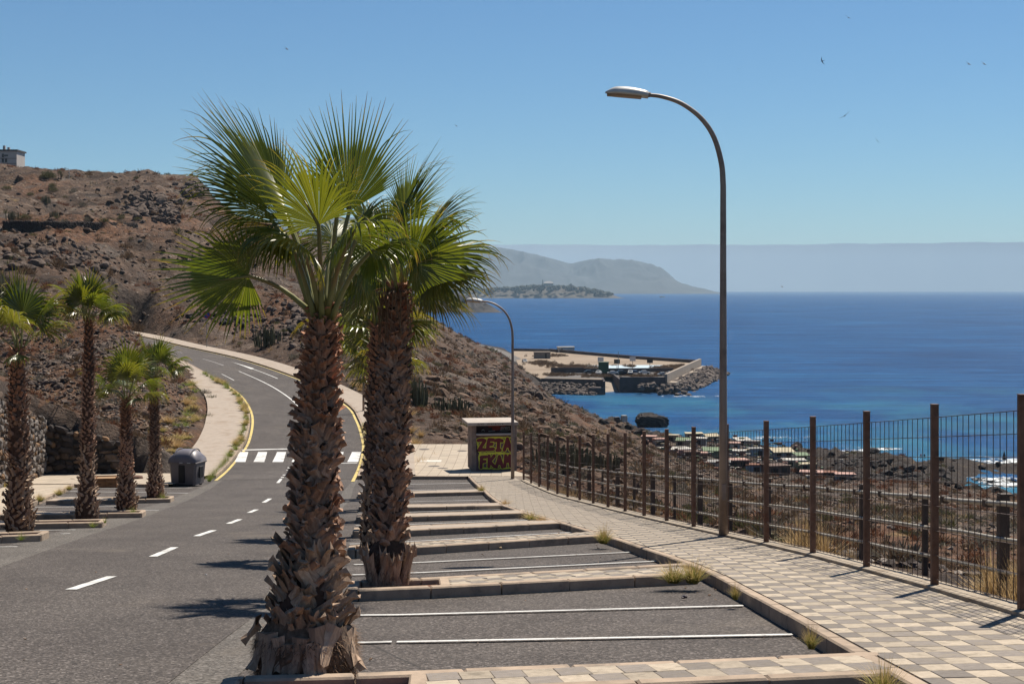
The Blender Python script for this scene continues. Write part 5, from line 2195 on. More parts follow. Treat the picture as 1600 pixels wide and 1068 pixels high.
letters = word('ZETA', .06, 1.02, .57, .92, .195) + word('FKAM', .10, 1.02, .08, .42, .180)
paint_strokes('graffiti_outline', [(p, w_ + .075) for p, w_ in letters] + [([gp(.03, .92), gp(.06, .6), gp(.12, .5), gp(.08, .38), gp(.14, .04)], .10), ([gp(.1, .48), gp(.5, .5), gp(.97, .47)], .10), ([gp(.15, .06), gp(.6, .03), gp(.97, .05)], .09), ([gp(.10, .94), gp(.5, .97), gp(.97, .95)], .07)], panel, .042, 1.0, M['spray_yellow'])
for i_ in range(8):
    wd_, k_ = ('ZETA', i_) if i_ < 4 else ('FKAM', i_ - 4)
    lo_ = sum(len(LET[c_]) for c_ in 'ZETAFKAM'[:i_])
    paint_strokes('graffiti_letter', letters[lo_:lo_ + len(LET[wd_[k_]])], panel, .033, 1.0, M['spray_maroon'])
paint_strokes('graffiti_edge', [([gp(.02, .72), gp(.015, .62), gp(.04, .52), gp(.07, .50)], .05), ([gp(.40, .02), gp(.55, .06), gp(.7, .02)], .03)], panel, .0325, 1.0, M['spray_black'])
# tags on the shutter and along the roof edge
z1 = hc + .12
paint_strokes('graffiti_tag', [([(.05, z1 + .15), (.45, z1 + .2), (.6, z1 + .32)], .20), ([(-.2, z1 + .3), (.3, z1 + .35)], .16)], shut, .415, 1.0, M['spray_red'])
tg = []
for k in range(7):
    x = .42 + k * .075
    tg.append(([(x, z1 + .08), (x + .03, z1 + .26), (x + .06, z1 + .10 + .05 * (k % 3))], .022))
tg += [([(.38, z1 + .05), (.7, z1 + .03), (1.0, z1 + .08)], .022), ([(-.62, z1 + .05), (-.55, z1 + .12), (-.48, z1 + .05)], .03), ([(-.25, z1 + .02), (.1, z1 + .05)], .025)]
paint_strokes('graffiti_tag', tg, shut, .410, 1.0, M['spray_white'])
rt = []
yf = kd / 2 - .12 - (kd + .75) / 2 - .003
for x0, n_ in ((-.95, 4), (-.42, 6), (.18, 3)):
    for k in range(n_):
        x = x0 + k * .10
        rt.append(([(x, kh + .045), (x + .02, kh + .11), (x + .06, kh + .10)], .020))
        if k % 2 == 0: rt.append(([(x, kh + .08), (x + .06, kh + .045)], .018))
paint_strokes('graffiti_tag', rt, roof, yf, 1.0, M['spray_black'])

# ================================================================== grey waste container
M['bin'] = simple('grey_bin_plastic', (0.160, 0.138, 0.138), 0.5, 0.14, 2.5, 0.002, 0.4, grime=(0.13, 0.112, 0.105))
M['bin_lid'] = simple('grey_bin_lid', (0.185, 0.170, 0.190), 0.45, 0.12, 2.5, 0.001, 0.45)
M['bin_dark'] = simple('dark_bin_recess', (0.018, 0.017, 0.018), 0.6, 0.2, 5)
bg_ = G(293, 758, 0.0)
bl_ = on(bg_, .0)
bs = bl_.y / F
bw, bh, bd = 45 * bs, 36 * bs, 1.10
waste = empty('waste_container', bl_, R(-14), 'big grey plastic waste container with a rounded lid at the roadside', 'waste container')
b = MB()
V = []
for z, k in ((.10, .93), (.35, .95), (bh, 1.03)):
    hx, hy = bw / 2 * k, bd / 2 * k
    ch = .10
    for x, y in ((-hx + ch, -hy), (hx - ch, -hy), (hx, -hy + ch), (hx, hy - ch), (hx - ch, hy), (-hx + ch, hy), (-hx, hy - ch), (-hx, -hy + ch)):
        V.append((x, y, z))
Fc = [tuple(range(7, -1, -1)), tuple(range(16, 24))]
for r_ in range(2):
    for k in range(8):
        a = r_ * 8 + k; c = r_ * 8 + (k + 1) % 8
        Fc.append((a, c, c + 8, a + 8))
b.add(V, Fc)
b.build('tub', M['bin'], waste)
b = MB(); b.box((0, 0, bh + .03), (bw * 1.06, bd * 1.07, .10), bev=.03); b.build('rim', M['bin'], waste)
V = []; Fc = []
n = 14
lid_h = 19 * bs
for j in range(7):
    x = (-.5 + j / 6) * bw * 1.03
    e = 1 - .55 * (abs(j - 3) / 3) ** 3.5
    for i in range(n):
        t = math.pi * i / (n - 1)
        V.append((x, -math.cos(t) * bd * .53, bh + .07 + max(0.0, math.sin(t)) ** .75 * lid_h * e))
for j in range(6):
    for i in range(n - 1):
        a = j * n + i
        Fc.append((a, a + n, a + n + 1, a + 1))
Fc.append(tuple(range(n))); Fc.append(tuple(range(6 * n + n - 1, 6 * n - 1, -1)))
b = MB(); b.add(V, Fc)
lid = b.build('lid', M['bin_lid'], waste, smooth_=True)
for xx in (-.30, .30):
    b = MB()
    b.tube([(xx * bw, -math.cos(t) * bd * .55, bh + .08 + max(0.0, math.sin(t)) ** .75 * lid_h * 1.01) for t in np.linspace(.12, 2.6, 10)], .028, 6)
    b.build('lid_rib', M['bin_lid'], lid)
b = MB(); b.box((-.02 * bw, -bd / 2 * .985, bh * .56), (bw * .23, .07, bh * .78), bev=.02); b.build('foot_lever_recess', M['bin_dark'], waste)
b = MB(); b.box((-.02 * bw, -bd / 2 - .06, bh * .10), (bw * .9, .05, .04)); b.build('foot_bar', M['bin_dark'], waste)
for s in (-1, 1):
    b = MB(); b.box((s * bw * .515, 0, bh * .62), (.06, bd * .35, bh * .5), bev=.02); b.build('lifting_bracket', M['bin_dark'], waste)
b = MB()
for x in (-.03, .26):
    b.box((x * bw, -bd * .542, bh + .045), (.16, .012, .035))
b.build('sticker', M['spray_white'], waste)
for sx_ in (-1, 1):
    for sy_ in (-1, 1):
        b = MB(); b.tube([(sx_ * bw * .36 - .05, sy_ * bd * .33, .09), (sx_ * bw * .36 + .05, sy_ * bd * .33, .09)], .09, 12)
        b.build('wheel', M['bin_dark'], waste)

# ================================================================== dry-stone wall
STM = [simple('wall_stone_%s' % k, c, 0.95, 0.3, 3.0, 0.02, 0.15, objrand=.25) for k, c in (('dark', (0.060, 0.050, 0.046)), ('brown', (0.115, 0.083, 0.063)), ('ochre', (0.235, 0.145, 0.085)), ('grey', (0.165, 0.143, 0.128)))]
M['mortar'] = simple('wall_core', (0.040, 0.034, 0.031), 0.95, 0.3, 4, 0.02)


def stone_mesh(rs, sub=1):
    bm = bmesh.new()
    bmesh.ops.create_icosphere(bm, subdivisions=1, radius=.5)
    for v in bm.verts:
        k = max(abs(v.co.x), abs(v.co.y), abs(v.co.z))
        v.co = v.co.lerp(v.co / k * .5, .62) * rs.uniform(.84, 1.12)
    me = bpy.data.meshes.new('stone')
    bm.to_mesh(me); bm.free()
    me.materials.append(STM[0])
    return me


_rs = np.random.default_rng(5)
STONES = [[stone_mesh(_rs) for _ in range(4)] for _ in STM]
for k, L_ in enumerate(STONES):
    for me in L_:
        me.materials[0] = STM[k]


SHIFT = 0.65


def stone_wall(name, label, a, b, z0, z1a, z1b, size, wt, thick=.5, limit=300, face=-1):
    """a, b ends (x,y); faces the side given by face * left normal"""
    a = np.array(a[:2], float); b = np.array(b[:2], float)
    u = (b - a); L = np.linalg.norm(u); u /= L
    nrm_ = np.array([-u[1], u[0]]) * face
    root = empty(name, (a[0], a[1], z0), math.atan2(u[1], u[0]), label, 'stone wall')
    fs = face
    core = MB()
    h0, h1 = z1a - z0, z1b - z0
    y0, y1 = (.12, thick) if fs < 0 else (-thick, -.12)
    core.add([(0, y0, -.6), (L, y0, -.6), (L, y1, -.6), (0, y1, -.6), (0, y0, h0 - .1), (L, y0, h1 - .1), (L, y1, h1 - .1), (0, y1, h0 - .1)], [(3, 2, 1, 0), (4, 5, 6, 7), (0, 1, 5, 4), (1, 2, 6, 5), (2, 3, 7, 6), (3, 0, 4, 7)])
    core.build('wall_core', M['mortar'], root)
    rs = np.random.default_rng(int(L * 100))
    z = 0.0; row = 0; rest = {}
    cnt = 0
    while z < max(h0, h1):
        hh = size * rs.uniform(.5, .85)
        x = -rs.uniform(0, .2)
        while x < L:
            ww = size * rs.uniform(.55, 1.7)
            top = h0 + (h1 - h0) * min(1, max(0, x / L))
            if z + hh * .4 < top:
                k = int(rs.choice(len(STM), p=wt))
                me = STONES[k][int(rs.integers(0, 4))]
                zz = z + hh / 2 + rs.uniform(-.22, .22) * size
                hs = rs.uniform(.9, 1.55)
                mx = Matrix.Translation((x + ww / 2, (.13 if fs < 0 else -.13) + rs.uniform(-.05, .05), zz)) @ Matrix.Rotation(rs.uniform(-.5, .5), 4, 'Y') @ Matrix.Rotation(rs.uniform(-.2, .2), 4, 'Z') @ Matrix.Diagonal((ww * 1.08, .36, hh * hs, 1))
                if cnt < limit:
                    o = obj('stone', me, root); o.matrix_local = mx
                    cnt += 1
                else:
                    rest.setdefault(k, []).append((me, mx))
            x += ww
        z += hh
    for k, lst in rest.items():
        tag(join_copies('stone_facing', lst, STM[k], root), kind='stuff')
    return root


wa = on(wall_a, .15); wb_ = on(wall_b, .15)
wtop = CZ - (660 - HY) / F * wa.y
stone_wall('stone_wall', 'shaded dry-stone retaining wall behind the left palms, facing the bays', (wa.x + .3, wa.y - .6), (wb_.x, wb_.y - .6), min(wa.z, wb_.z) - .1, wtop, wb_.z + 1.6, .44, [.62, .24, .12, .02], face=-1)  # mostly dark stones: the shade on this face is put into their mix
wc2 = np.array([wallx(30), 30.0])
zc2 = float(zc(wc2[0], 30, .15))
stone_wall('stone_wall', 'sunlit grey dry-stone wall running up the left edge towards the camera', (wallx(26) + .75, 26), (wa.x + .75, wa.y - .3), min(zc2, wa.z) - .1, zc2 + 6.9 + 1.0, wtop, .40, [.12, .22, .06, .60], face=-1)  # mostly grey stones: the sunlight on this face is put into their mix
# coping along the top of the shaded wall
cp_ = MB(); cp_.box(((wa.x + wb_.x) / 2 - 1.6, wa.y + .2, wtop + .04), ((wb_.x - wa.x) * .55, .5, .10), bev=.02)

# ================================================================== no-parking sign
def tri(a): return a
sp = W(323, 549, 160)
M['galv'] = simple('galvanised_post', (0.33, 0.32, 0.31), 0.5, 0.12, 4, 0, .5, metal=.3)
M['sign_red'] = simple('sign_red', (0.50, 0.035, 0.030), 0.45, 0.1, 4)
M['sign_blue'] = simple('sign_blue', (0.035, 0.075, 0.30), 0.45, 0.1, 4)
_i = int(np.argmin(np.abs(ERo[:, 0] / ERo[:, 1] - (323 - CX) / F)))
pt = ERo[_i] * .55 + ER[_i] * .45
sl_ = Vector(((323 - CX) / F * pt[1], pt[1], ER[_i][2] + .15))
ss = sl_.y / F
sign = empty('no_parking_sign', sl_, R(8), 'round red and blue no-parking sign on a thin post by the far pavement', 'road sign')
Hs = (549 - 494) * ss
b = MB(); b.tube([(0, .03, -.1), (0, .03, Hs)], .045, 8); b.build('post', M['galv'], sign)
zs_ = Hs - .42
rr_ = 6.0 * ss
def disc(name, r, y, mat, parent, z=0):
    b = MB()
    V = [(math.cos(t) * r, y, z + math.sin(t) * r) for t in np.linspace(0, 2 * math.pi, 25)[:-1]]
    V2 = [(x, y + .012, zz) for x, _, zz in V]
    nn = len(V)
    b.add(V + V2, [tuple(range(nn)), tuple(range(2 * nn - 1, nn - 1, -1))] + [(i, i + nn, (i + 1) % nn + nn, (i + 1) % nn) for i in range(nn)])
    return b.build(name, mat, parent)
disc('red_disc', rr_, -.03, M['sign_red'], sign, zs_)
disc('blue_field', rr_ * .78, -.045, M['sign_blue'], sign, zs_)
b = MB(); b.box((0, -.053, zs_), (rr_ * 1.6, .01, rr_ * .2), rot=Matrix.Rotation(R(45), 3, 'Y')); b.build('red_bar', M['sign_red'], sign)

# ================================================================== harbour mole
def WP(px, py, z):
    """point at height z seen at a photo position"""
    Y = (CZ - z) * F / (py - HY)
    return Vector(((px - CX) / F * Y, Y, z))


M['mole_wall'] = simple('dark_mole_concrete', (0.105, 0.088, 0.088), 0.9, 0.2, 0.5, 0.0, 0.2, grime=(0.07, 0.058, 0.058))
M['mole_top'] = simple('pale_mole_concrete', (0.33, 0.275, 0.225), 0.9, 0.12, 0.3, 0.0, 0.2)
M['sand_lot'] = simple('sandy_ground', (0.32, 0.255, 0.195), 0.95, 0.14, 0.08, 0.0, 0.1, grime=(0.24, 0.18, 0.13))
M['lot_asphalt'] = simple('grey_lot_asphalt', (0.15, 0.135, 0.125), 0.9, 0.15, 0.2, 0.0, 0.2)
M['court_paint'] = simple('pale_blue_court', (0.47, 0.58, 0.66), 0.8, 0.05, 0.2)
M['rubble'] = simple('breakwater_rock', (0.150, 0.122, 0.108), 0.95, 0.5, 0.7, 0.0, 0.15)


def poly_slab(name, pts, z0, mat, parent):
    n = len(pts)
    b = MB()
    b.add([(p[0], p[1], p[2]) for p in pts] + [(p[0], p[1], z0) for p in pts], [tuple(range(n))] + [(i, i + n, (i + 1) % n + n, (i + 1) % n) for i in range(n)])
    o = b.build(name, mat, parent)
    # make the top face up
    me = o.data
    if me.polygons[0].normal.z < 0:
        me.flip_normals()
    return o


def flat(name, pts, lift, mat, parent):
    b = MB()
    b.add([(p[0], p[1], p[2] + lift) for p in pts], [tuple(range(len(pts)))])
    o = b.build(name, mat, parent)
    if o.data.polygons[0].normal.z < 0: o.data.flip_normals()
    return o


mole = empty('harbour_mole', (0, 0, 0), 0, 'harbour mole with dark sea walls, a sandy lot and a slipway jutting into the sea', 'harbour mole')
ZP = 5.0
A_ = WP(846, 592, ZP); B_ = WP(944, 594, ZP); C_ = WP(968, 592.5, ZP); D_ = WP(1037, 592.5, ZP); E_ = WP(1090, 567, ZP); F_ = WP(985, 560, ZP); G_ = WP(860, 549, ZP); H_ = WP(800, 548, ZP); I_ = WP(812, 575, ZP)
B2 = Vector((B_.x + 2.0, B_.y + 62, ZP)); C2 = Vector((C_.x - .5, C_.y + 62, ZP))
poly_slab('platform', [A_, B_, B2, C2, C_, D_, E_, F_, G_, H_, I_], -3, M['sand_lot'], mole)
flat('parking_lot', [WP(850, 590.5, ZP), WP(943, 591.5, ZP), B2 + Vector((-.5, 0, 0)), C2 + Vector((.5, 0, 0)), WP(970, 590.5, ZP), WP(1035, 590.5, ZP), WP(1052, 581.5, ZP), WP(870, 580, ZP)], .03, M['lot_asphalt'], mole)
flat('court', [WP(916, 576.5, ZP), WP(1022, 575.0, ZP), WP(1036, 570.2, ZP), WP(905, 570.6, ZP)], .05, M['court_paint'], mole)
b = MB(); b.add([(B_.x, B_.y - 6, -1.0), (C_.x, C_.y - 6, -1.0), (C2.x, C2.y, ZP - .02), (B2.x, B2.y, ZP - .02)], [(0, 1, 2, 3)]); b.build('slipway', M['mole_top'], mole)


def wall_seg(name, a, b_, zt, th, mat, z0=-3, parent=None):
    a = Vector(a); b_ = Vector(b_)
    d = b_ - a; L = d.length; rz = math.atan2(d.y, d.x)
    m_ = MB(); m_.box((0, 0, 0), (L, th, zt - z0))
    o = m_.build(name, mat, parent)
    o.location = ((a.x + b_.x) / 2, (a.y + b_.y) / 2, (zt + z0) / 2)
    o.rotation_euler = (0, 0, rz)
    return o


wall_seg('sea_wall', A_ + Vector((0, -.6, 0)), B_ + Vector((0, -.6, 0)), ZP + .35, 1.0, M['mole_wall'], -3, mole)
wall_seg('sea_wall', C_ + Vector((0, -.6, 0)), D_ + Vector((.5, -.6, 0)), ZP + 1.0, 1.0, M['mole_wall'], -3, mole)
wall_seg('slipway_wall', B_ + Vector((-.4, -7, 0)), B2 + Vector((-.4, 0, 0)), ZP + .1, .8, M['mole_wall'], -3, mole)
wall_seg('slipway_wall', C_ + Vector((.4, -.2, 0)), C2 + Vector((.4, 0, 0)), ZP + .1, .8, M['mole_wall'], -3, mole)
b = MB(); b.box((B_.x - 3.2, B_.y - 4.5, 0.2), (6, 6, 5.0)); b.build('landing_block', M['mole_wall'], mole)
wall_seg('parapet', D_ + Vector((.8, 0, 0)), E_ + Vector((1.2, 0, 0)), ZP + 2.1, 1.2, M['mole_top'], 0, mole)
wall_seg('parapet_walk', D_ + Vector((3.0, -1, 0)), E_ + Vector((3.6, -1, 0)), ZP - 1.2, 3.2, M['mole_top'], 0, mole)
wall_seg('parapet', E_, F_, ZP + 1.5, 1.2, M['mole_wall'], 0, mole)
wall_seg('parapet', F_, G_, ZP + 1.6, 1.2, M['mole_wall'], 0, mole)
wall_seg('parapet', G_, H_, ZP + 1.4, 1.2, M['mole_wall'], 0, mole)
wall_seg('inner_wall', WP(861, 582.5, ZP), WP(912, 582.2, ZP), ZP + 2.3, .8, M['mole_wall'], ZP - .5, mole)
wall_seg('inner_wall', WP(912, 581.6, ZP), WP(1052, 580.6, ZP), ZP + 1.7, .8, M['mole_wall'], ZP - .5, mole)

_rs = np.random.default_rng(77)


def rough_rock(rs, sub, squash=.75, j=.30, mat=None, name='rock'):
    bm = bmesh.new()
    bmesh.ops.create_icosphere(bm, subdivisions=sub, radius=.5)
    ph = rs.uniform(0, 6, 6)
    cuts = [nrm(*rs.normal(0, 1, 3)) for _ in range(5 + 2 * sub)]
    lim = [rs.uniform(.26, .44) for _ in cuts]
    for v in bm.verts:
        c = np.array(v.co)
        for n_, l_ in zip(cuts, lim):
            d = c @ n_
            if d > l_: c = c - n_ * (d - l_) * .95
        c = c * (1 + rs.uniform(-j, j) * .35)
        v.co = Vector((c[0], c[1], c[2] * squash))
    me = bpy.data.meshes.new(name)
    bm.to_mesh(me); bm.free()
    if mat: me.materials.append(mat)
    return me


ROCK0 = [rough_rock(_rs, 1, .8, .4) for _ in range(6)]
ROCK1 = [rough_rock(_rs, 2, .75, .3) for _ in range(5)]


def scatter(name, variants, P, S, mat, rs, kind='stuff', parent=None, tilt=.5, flatq=1.0):
    """many small pieces as one mesh; P (n,3), S (n,)"""
    arr = []
    for me in variants:
        v = np.empty(len(me.vertices) * 3, np.float32); me.vertices.foreach_get('co', v)
        f = np.array([p.vertices[:] for p in me.polygons], np.int32)
        arr.append((v.reshape(-1, 3), f))
    Vs = []; Fs = []; nb = 0
    which = rs.integers(0, len(variants), len(P))
    for k, (v, f) in enumerate(arr):
        idx = np.where(which == k)[0]
        if not len(idx): continue
        n = len(idx)
        a = rs.uniform(0, 2 * math.pi, n); b_ = rs.uniform(-tilt, tilt, n)
        ca, sa, cb, sb = np.cos(a), np.sin(a), np.cos(b_), np.sin(b_)
        Rm = np.zeros((n, 3, 3))
        Rm[:, 0, 0] = ca; Rm[:, 0, 1] = -sa * cb; Rm[:, 0, 2] = sa * sb
        Rm[:, 1, 0] = sa; Rm[:, 1, 1] = ca * cb; Rm[:, 1, 2] = -ca * sb
        Rm[:, 2, 1] = sb; Rm[:, 2, 2] = cb
        sc = S[idx][:, None] * np.stack([rs.uniform(.75, 1.35, n), rs.uniform(.75, 1.35, n), rs.uniform(.7, 1.2, n) * flatq], 1)
        vv = np.einsum('nij,nvj->nvi', Rm, v[None] * sc[:, None, :]) + P[idx][:, None, :]
        Vs.append(vv.reshape(-1, 3))
        Fs.append((f[None] + (np.arange(n) * len(v))[:, None, None] + nb).reshape(-1, f.shape[1]))
        nb += n * len(v)
    me = np_mesh(name, np.concatenate(Vs), np.concatenate(Fs), mat)
    o = obj(name, me, parent)
    return tag(o, kind=kind) if kind else o


# breakwater rubble: sea side of the mole and under the left wall
Pk = []; Sk = []
a, b_ = D_ + Vector((2, -2, 0)), E_ + Vector((4, -2, 0))
for i in range(620):
    t = _rs.random() ** .9 * 1.06 - .06; s = _rs.random()
    w = 8 + 3 * t
    o_ = Vector((s * w * .95, -s * w * .12 - 2, 0))
    p = a.lerp(b_, t) + o_
    if t < .1: p.x -= _rs.random() * 13; p.y -= 2 + _rs.random() * 5
    Pk.append((p.x, p.y, max(-.6, 3.6 * (1 - s) + _rs.uniform(-.5, .6)))); Sk.append(_rs.uniform(1.6, 3.4))
for i in range(160):
    t = _rs.random()
    p = D_.lerp(C_ * .2 + D_ * .8, t)
    s = _rs.random()
    Pk.append((p.x + 2, p.y - 2.5 - s * 7, max(-.6, 3.0 * (1 - t) * (1 - s)))); Sk.append(_rs.uniform(1.4, 2.6))
for i in range(330):
    t = _rs.random(); s = _rs.random()
    p = (A_ + Vector((-6, 0, 0))).lerp(B_ + Vector((-4, 0, 0)), t)
    Pk.append((p.x, p.y - 1.5 - s * 9, max(-.6, 3.4 * (1 - s) + _rs.uniform(-.4, .4)))); Sk.append(_rs.uniform(1.3, 2.6))
scatter('breakwater_rubble', ROCK0, np.array(Pk), np.array(Sk), M['rubble'], _rs)

# dry scrub and low banks on the mole
Pk = []; Sk = []
for px, py, w, h, n in ((905, 574.5, 60, 4, 130), (880, 572, 40, 3, 70), (1040, 575.5, 40, 3.5, 90), (885, 586.5, 60, 2.2, 90), (930, 588.5, 40, 2, 60), (1000, 588.5, 36, 2, 60), (1030, 586, 14, 3, 50), (845, 568, 30, 5, 120), (985, 572.8, 14, 1.6, 30), (1062, 572, 24, 2, 40), (860, 556, 40, 3, 60)):
    for i in range(n):
        q = WP(px + _rs.normal(0, w / 3), py + _rs.normal(0, h / 3), ZP)
        Pk.append((q.x, q.y, q.z + .1)); Sk.append(_rs.uniform(.8, 2.3))
MOLE_SCRUB = (np.array(Pk), np.array(Sk))
# things on the mole
def hoop(px, py, board):
    p = WP(px, 576, ZP)
    root = empty('basketball_hoop', p, 0, 'basketball hoop with a %s backboard beside the pale blue court' % board[0], 'basketball hoop', 'basketball hoops round the court')
    h = (576 - py) * p.y / F
    b = MB(); b.tube([(0, .3, 0), (0, .3, h)], .14, 6); b.build('pole', M['galv'], root)
    b = MB(); b.box((0, 0, h), (2.6, .15, 1.9)); b.build('backboard', board[1], root)


M['bb_white'] = simple('pale_board', (0.60, 0.62, 0.64), 0.6, .05, 1)
M['bb_dark'] = simple('dark_board', (0.03, 0.028, 0.028), 0.6, .05, 1)
for px, py, bd in ((938.5, 561, ('pale', M['bb_white'])), (964, 564.5, ('dark', M['bb_dark'])), (988.5, 560.5, ('pale', M['bb_white'])), (1015.5, 563.5, ('dark', M['bb_dark']))):
    hoop(px, py, bd)

CARM = {k: simple('car_paint_%s' % k, c, .35, .05, 1, 0, .5) for k, c in (('white', (.66, .66, .65)), ('silver', (.36, .37, .38)), ('dark', (.045, .045, .05)), ('blue', (.06, .09, .16)), ('red', (.25, .03, .03)))}
M['car_glass'] = simple('car_glass', (0.025, 0.03, 0.035), .15, .05, 1, 0, .6)
M['tyre'] = simple('tyre_rubber', (0.02, 0.02, 0.02), .8, .1, 2)
_cb = MB()
prof = [(-2.1, .35), (-2.15, .75), (-1.95, .92), (-1.55, .97), (-.9, 1.42), (.55, 1.45), (1.15, .98), (1.9, .85), (2.12, .65), (2.1, .35)]
for s in (-1, 1):
    for x, z in prof:
        k = .72 if z > 1.1 else .86
        _cb.v.append((x, s * k, z))
n_ = len(prof)
_cb.f = [tuple(range(n_ - 1, -1, -1)), tuple(range(n_, 2 * n_))] + [(i, i + 1, i + 1 + n_, i + n_) for i in range(n_ - 1)] + [(n_ - 1, 0, n_, 2 * n_ - 1)]
car_body = {k: None for k in CARM}
for k in CARM:
    car_body[k] = _cb.mesh('body', CARM[k])
_gb = MB()
_gb.add([(-1.42, -.79, 1.0), (-.88, -.735, 1.38), (.50, -.735, 1.40), (1.02, -.79, 1.0), (-1.42, .79, 1.0), (-.88, .735, 1.38), (.50, .735, 1.40), (1.02, .79, 1.0)], [(0, 1, 2, 3), (7, 6, 5, 4)])
_gb.add([(-1.60, -.66, .99), (-.96, -.60, 1.40), (-.96, .60, 1.40), (-1.60, .66, .99)], [(0, 3, 2, 1)])
_gb.add([(1.20, -.66, .99), (.63, -.60, 1.42), (.63, .60, 1.42), (1.20, .66, .99)], [(0, 1, 2, 3)])
car_glass = _gb.mesh('windows', M['car_glass'])
_wb = MB(); _wb.tube([(0, -.1, 0), (0, .1, 0)], .32, 12)
car_wheel = _wb.mesh('wheel', M['tyre'])


def car(loc, rz, col, label, group, k=1.0):
    r = empty('parked_car' if 'parked' in label else 'car', loc, rz, label, 'car', group)
    r.scale = (k, k, k)
    obj('body', car_body[col], r)
    g_ = obj('windows', car_glass, r)
    g_.scale = (1.012, 1.03, 1.004)
    for x in (-1.3, 1.3):
        for y in (-.8, .8):
            obj('wheel', car_wheel, r, (x, y, .32))
    return r


CG = 'cars parked on the harbour mole'
for px, py, col, rz, lab in ((921, 583.6, 'dark', .1, 'dark car parked at the inner end of the mole lot'), (935.5, 584.4, 'white', 1.3, 'white car parked beside the green container on the mole'), (958, 585.0, 'white', .1, 'white car parked side-on near the top of the slipway'), (971, 584.2, 'dark', .2, 'dark car parked just right of the slipway, before a white one'), (985, 584.0, 'white', 1.45, 'white car parked end-on in the middle of the mole lot'), (993, 583.8, 'blue', .1, 'dark blue car parked next to the end-on white car'), (1007, 584.4, 'white', .05, 'white car parked alone on the right half of the mole lot'), (1036, 587.2, 'silver', .4, 'silver car parked by the mole parapet, nearer the water'), (1047, 586.0, 'silver', 1.0, 'silver car parked at the foot of the mole parapet')):
    car(WP(px, py, ZP), rz, col, lab, CG, 1.1)
g_ = WP(943, 582.5, ZP)
b = MB(); b.box((0, 0, 2.2), (4.2, 3, 4.4), bev=.2); b.box((0, 0, 4.5), (4.5, 3.3, .3))
tag(b.build('green_container', simple('green_container_paint', (.03, .10, .055), .6, .1, 1), None, g_), 'dark green upright container among the parked cars on the mole', 'container')


def hut(name, loc, w, d, h, wm, rm, label, cat, group=None, rz=0, roofk='flat', door=None, win=0):
    r = empty(name, loc, rz, label, cat, group)
    b = MB(); b.box((0, 0, h / 2 - .6), (w, d, h + 1.2)); b.build('wall', wm, r)
    b = MB()
    if roofk == 'flat':
        b.box((0, 0, h + .10), (w * 1.08, d * 1.08, .22))
    else:
        b.add([(-w * .55, -d * .56, h - .05), (w * .55, -d * .56, h - .05), (w * .55, d * .56, h + d * .16), (-w * .55, d * .56, h + d * .16), (-w * .55, -d * .56, h - .2), (w * .55, -d * .56, h - .2), (w * .55, d * .56, h + d * .16 - .15), (-w * .55, d * .56, h + d * .16 - .15)], [(0, 1, 2, 3), (7, 6, 5, 4), (0, 4, 5, 1), (1, 5, 6, 2), (2, 6, 7, 3), (3, 7, 4, 0)])
    b.build('roof', rm, r)
    if door is not None:
        b = MB(); b.box((w * door, -d / 2 - .03, h * .40), (.95, .08, h * .8)); b.build('door', M['opening'], r)
    for k in range(win):
        b = MB(); b.box((w * (-.28 + .5 * k), -d / 2 - .03, h * .58), (.9, .08, .8)); b.build('window', M['opening'], r)
    return r


M['opening'] = simple('dark_opening', (0.035, 0.028, 0.026), .7, .2, 1)
M['white_wall'] = simple('white_wash', (0.58, 0.55, 0.50), .9, .12, .6, 0, .2, grime=(.42, .37, .31))
hut('kiosk_hut', WP(884, 550, ZP), 9, 6, 2.9, M['white_wall'], M['white_wall'], 'small white hut on the far sea wall of the mole', 'hut', None, .1, 'flat', None, 1)
hut('store_hut', WP(847, 559.5, ZP), 8, 5, 3.2, simple('grey_hut_wall', (.22, .19, .165), .9), M['mole_top'], 'small grey hut at the landward end of the sandy lot', 'hut', None, .1, 'flat', .2, 0)
b = MB(); b.tube([(0, 0, 0), (0, 0, 9)], .14, 6)
tag(b.build('mole_mast', M['galv'], None, WP(966, 583, ZP)), 'thin grey mast standing at the top of the slipway', 'mast')

# coast road behind the mole, laid on the flat strip of shore
_py = np.linspace(0, 1, 40)
c = []
for t in _py:
    px = 735 + (862 - 735) * t
    Y = 1 / ((1 / 930) * (1 - t) + (1 / 600) * t)
    X = (px - CX) / F * Y
    c.append((X, Y, tz(X, Y)))
c = np.array(c)
c[:, 2] = np.convolve(np.pad(c[:, 2], 3, mode='edge'), np.ones(7) / 7, 'valid')
A = offset_line(c, -3.4); B = offset_line(c, 3.4)
for Q in (A, B):
    Q[:, 2] = np.array([max(tz(p[0], p[1]), z) for p, z in zip(Q, c[:, 2])]) + .35
tag(obj('coast_road', strip_mesh('coast_road', A, B, M['lot_asphalt'])), kind='structure')


def road_at(px):
    i = int(np.argmin(np.abs(CX + c[:, 0] / c[:, 1] * F - px)))
    d = c[min(i + 1, len(c) - 1)] - c[max(i - 1, 0)]
    return Vector((c[i][0], c[i][1], max(A[i][2], B[i][2]) + .1)), math.atan2(d[1], d[0])


q, az = road_at(821)
car(q, az, 'silver', 'farther silver car driving on the coast road', 'cars on the coast road', 1.15)
q, az = road_at(842)
car(q, az, 'white', 'nearer white car driving on the coast road towards the mole', 'cars on the coast road', 1.15)

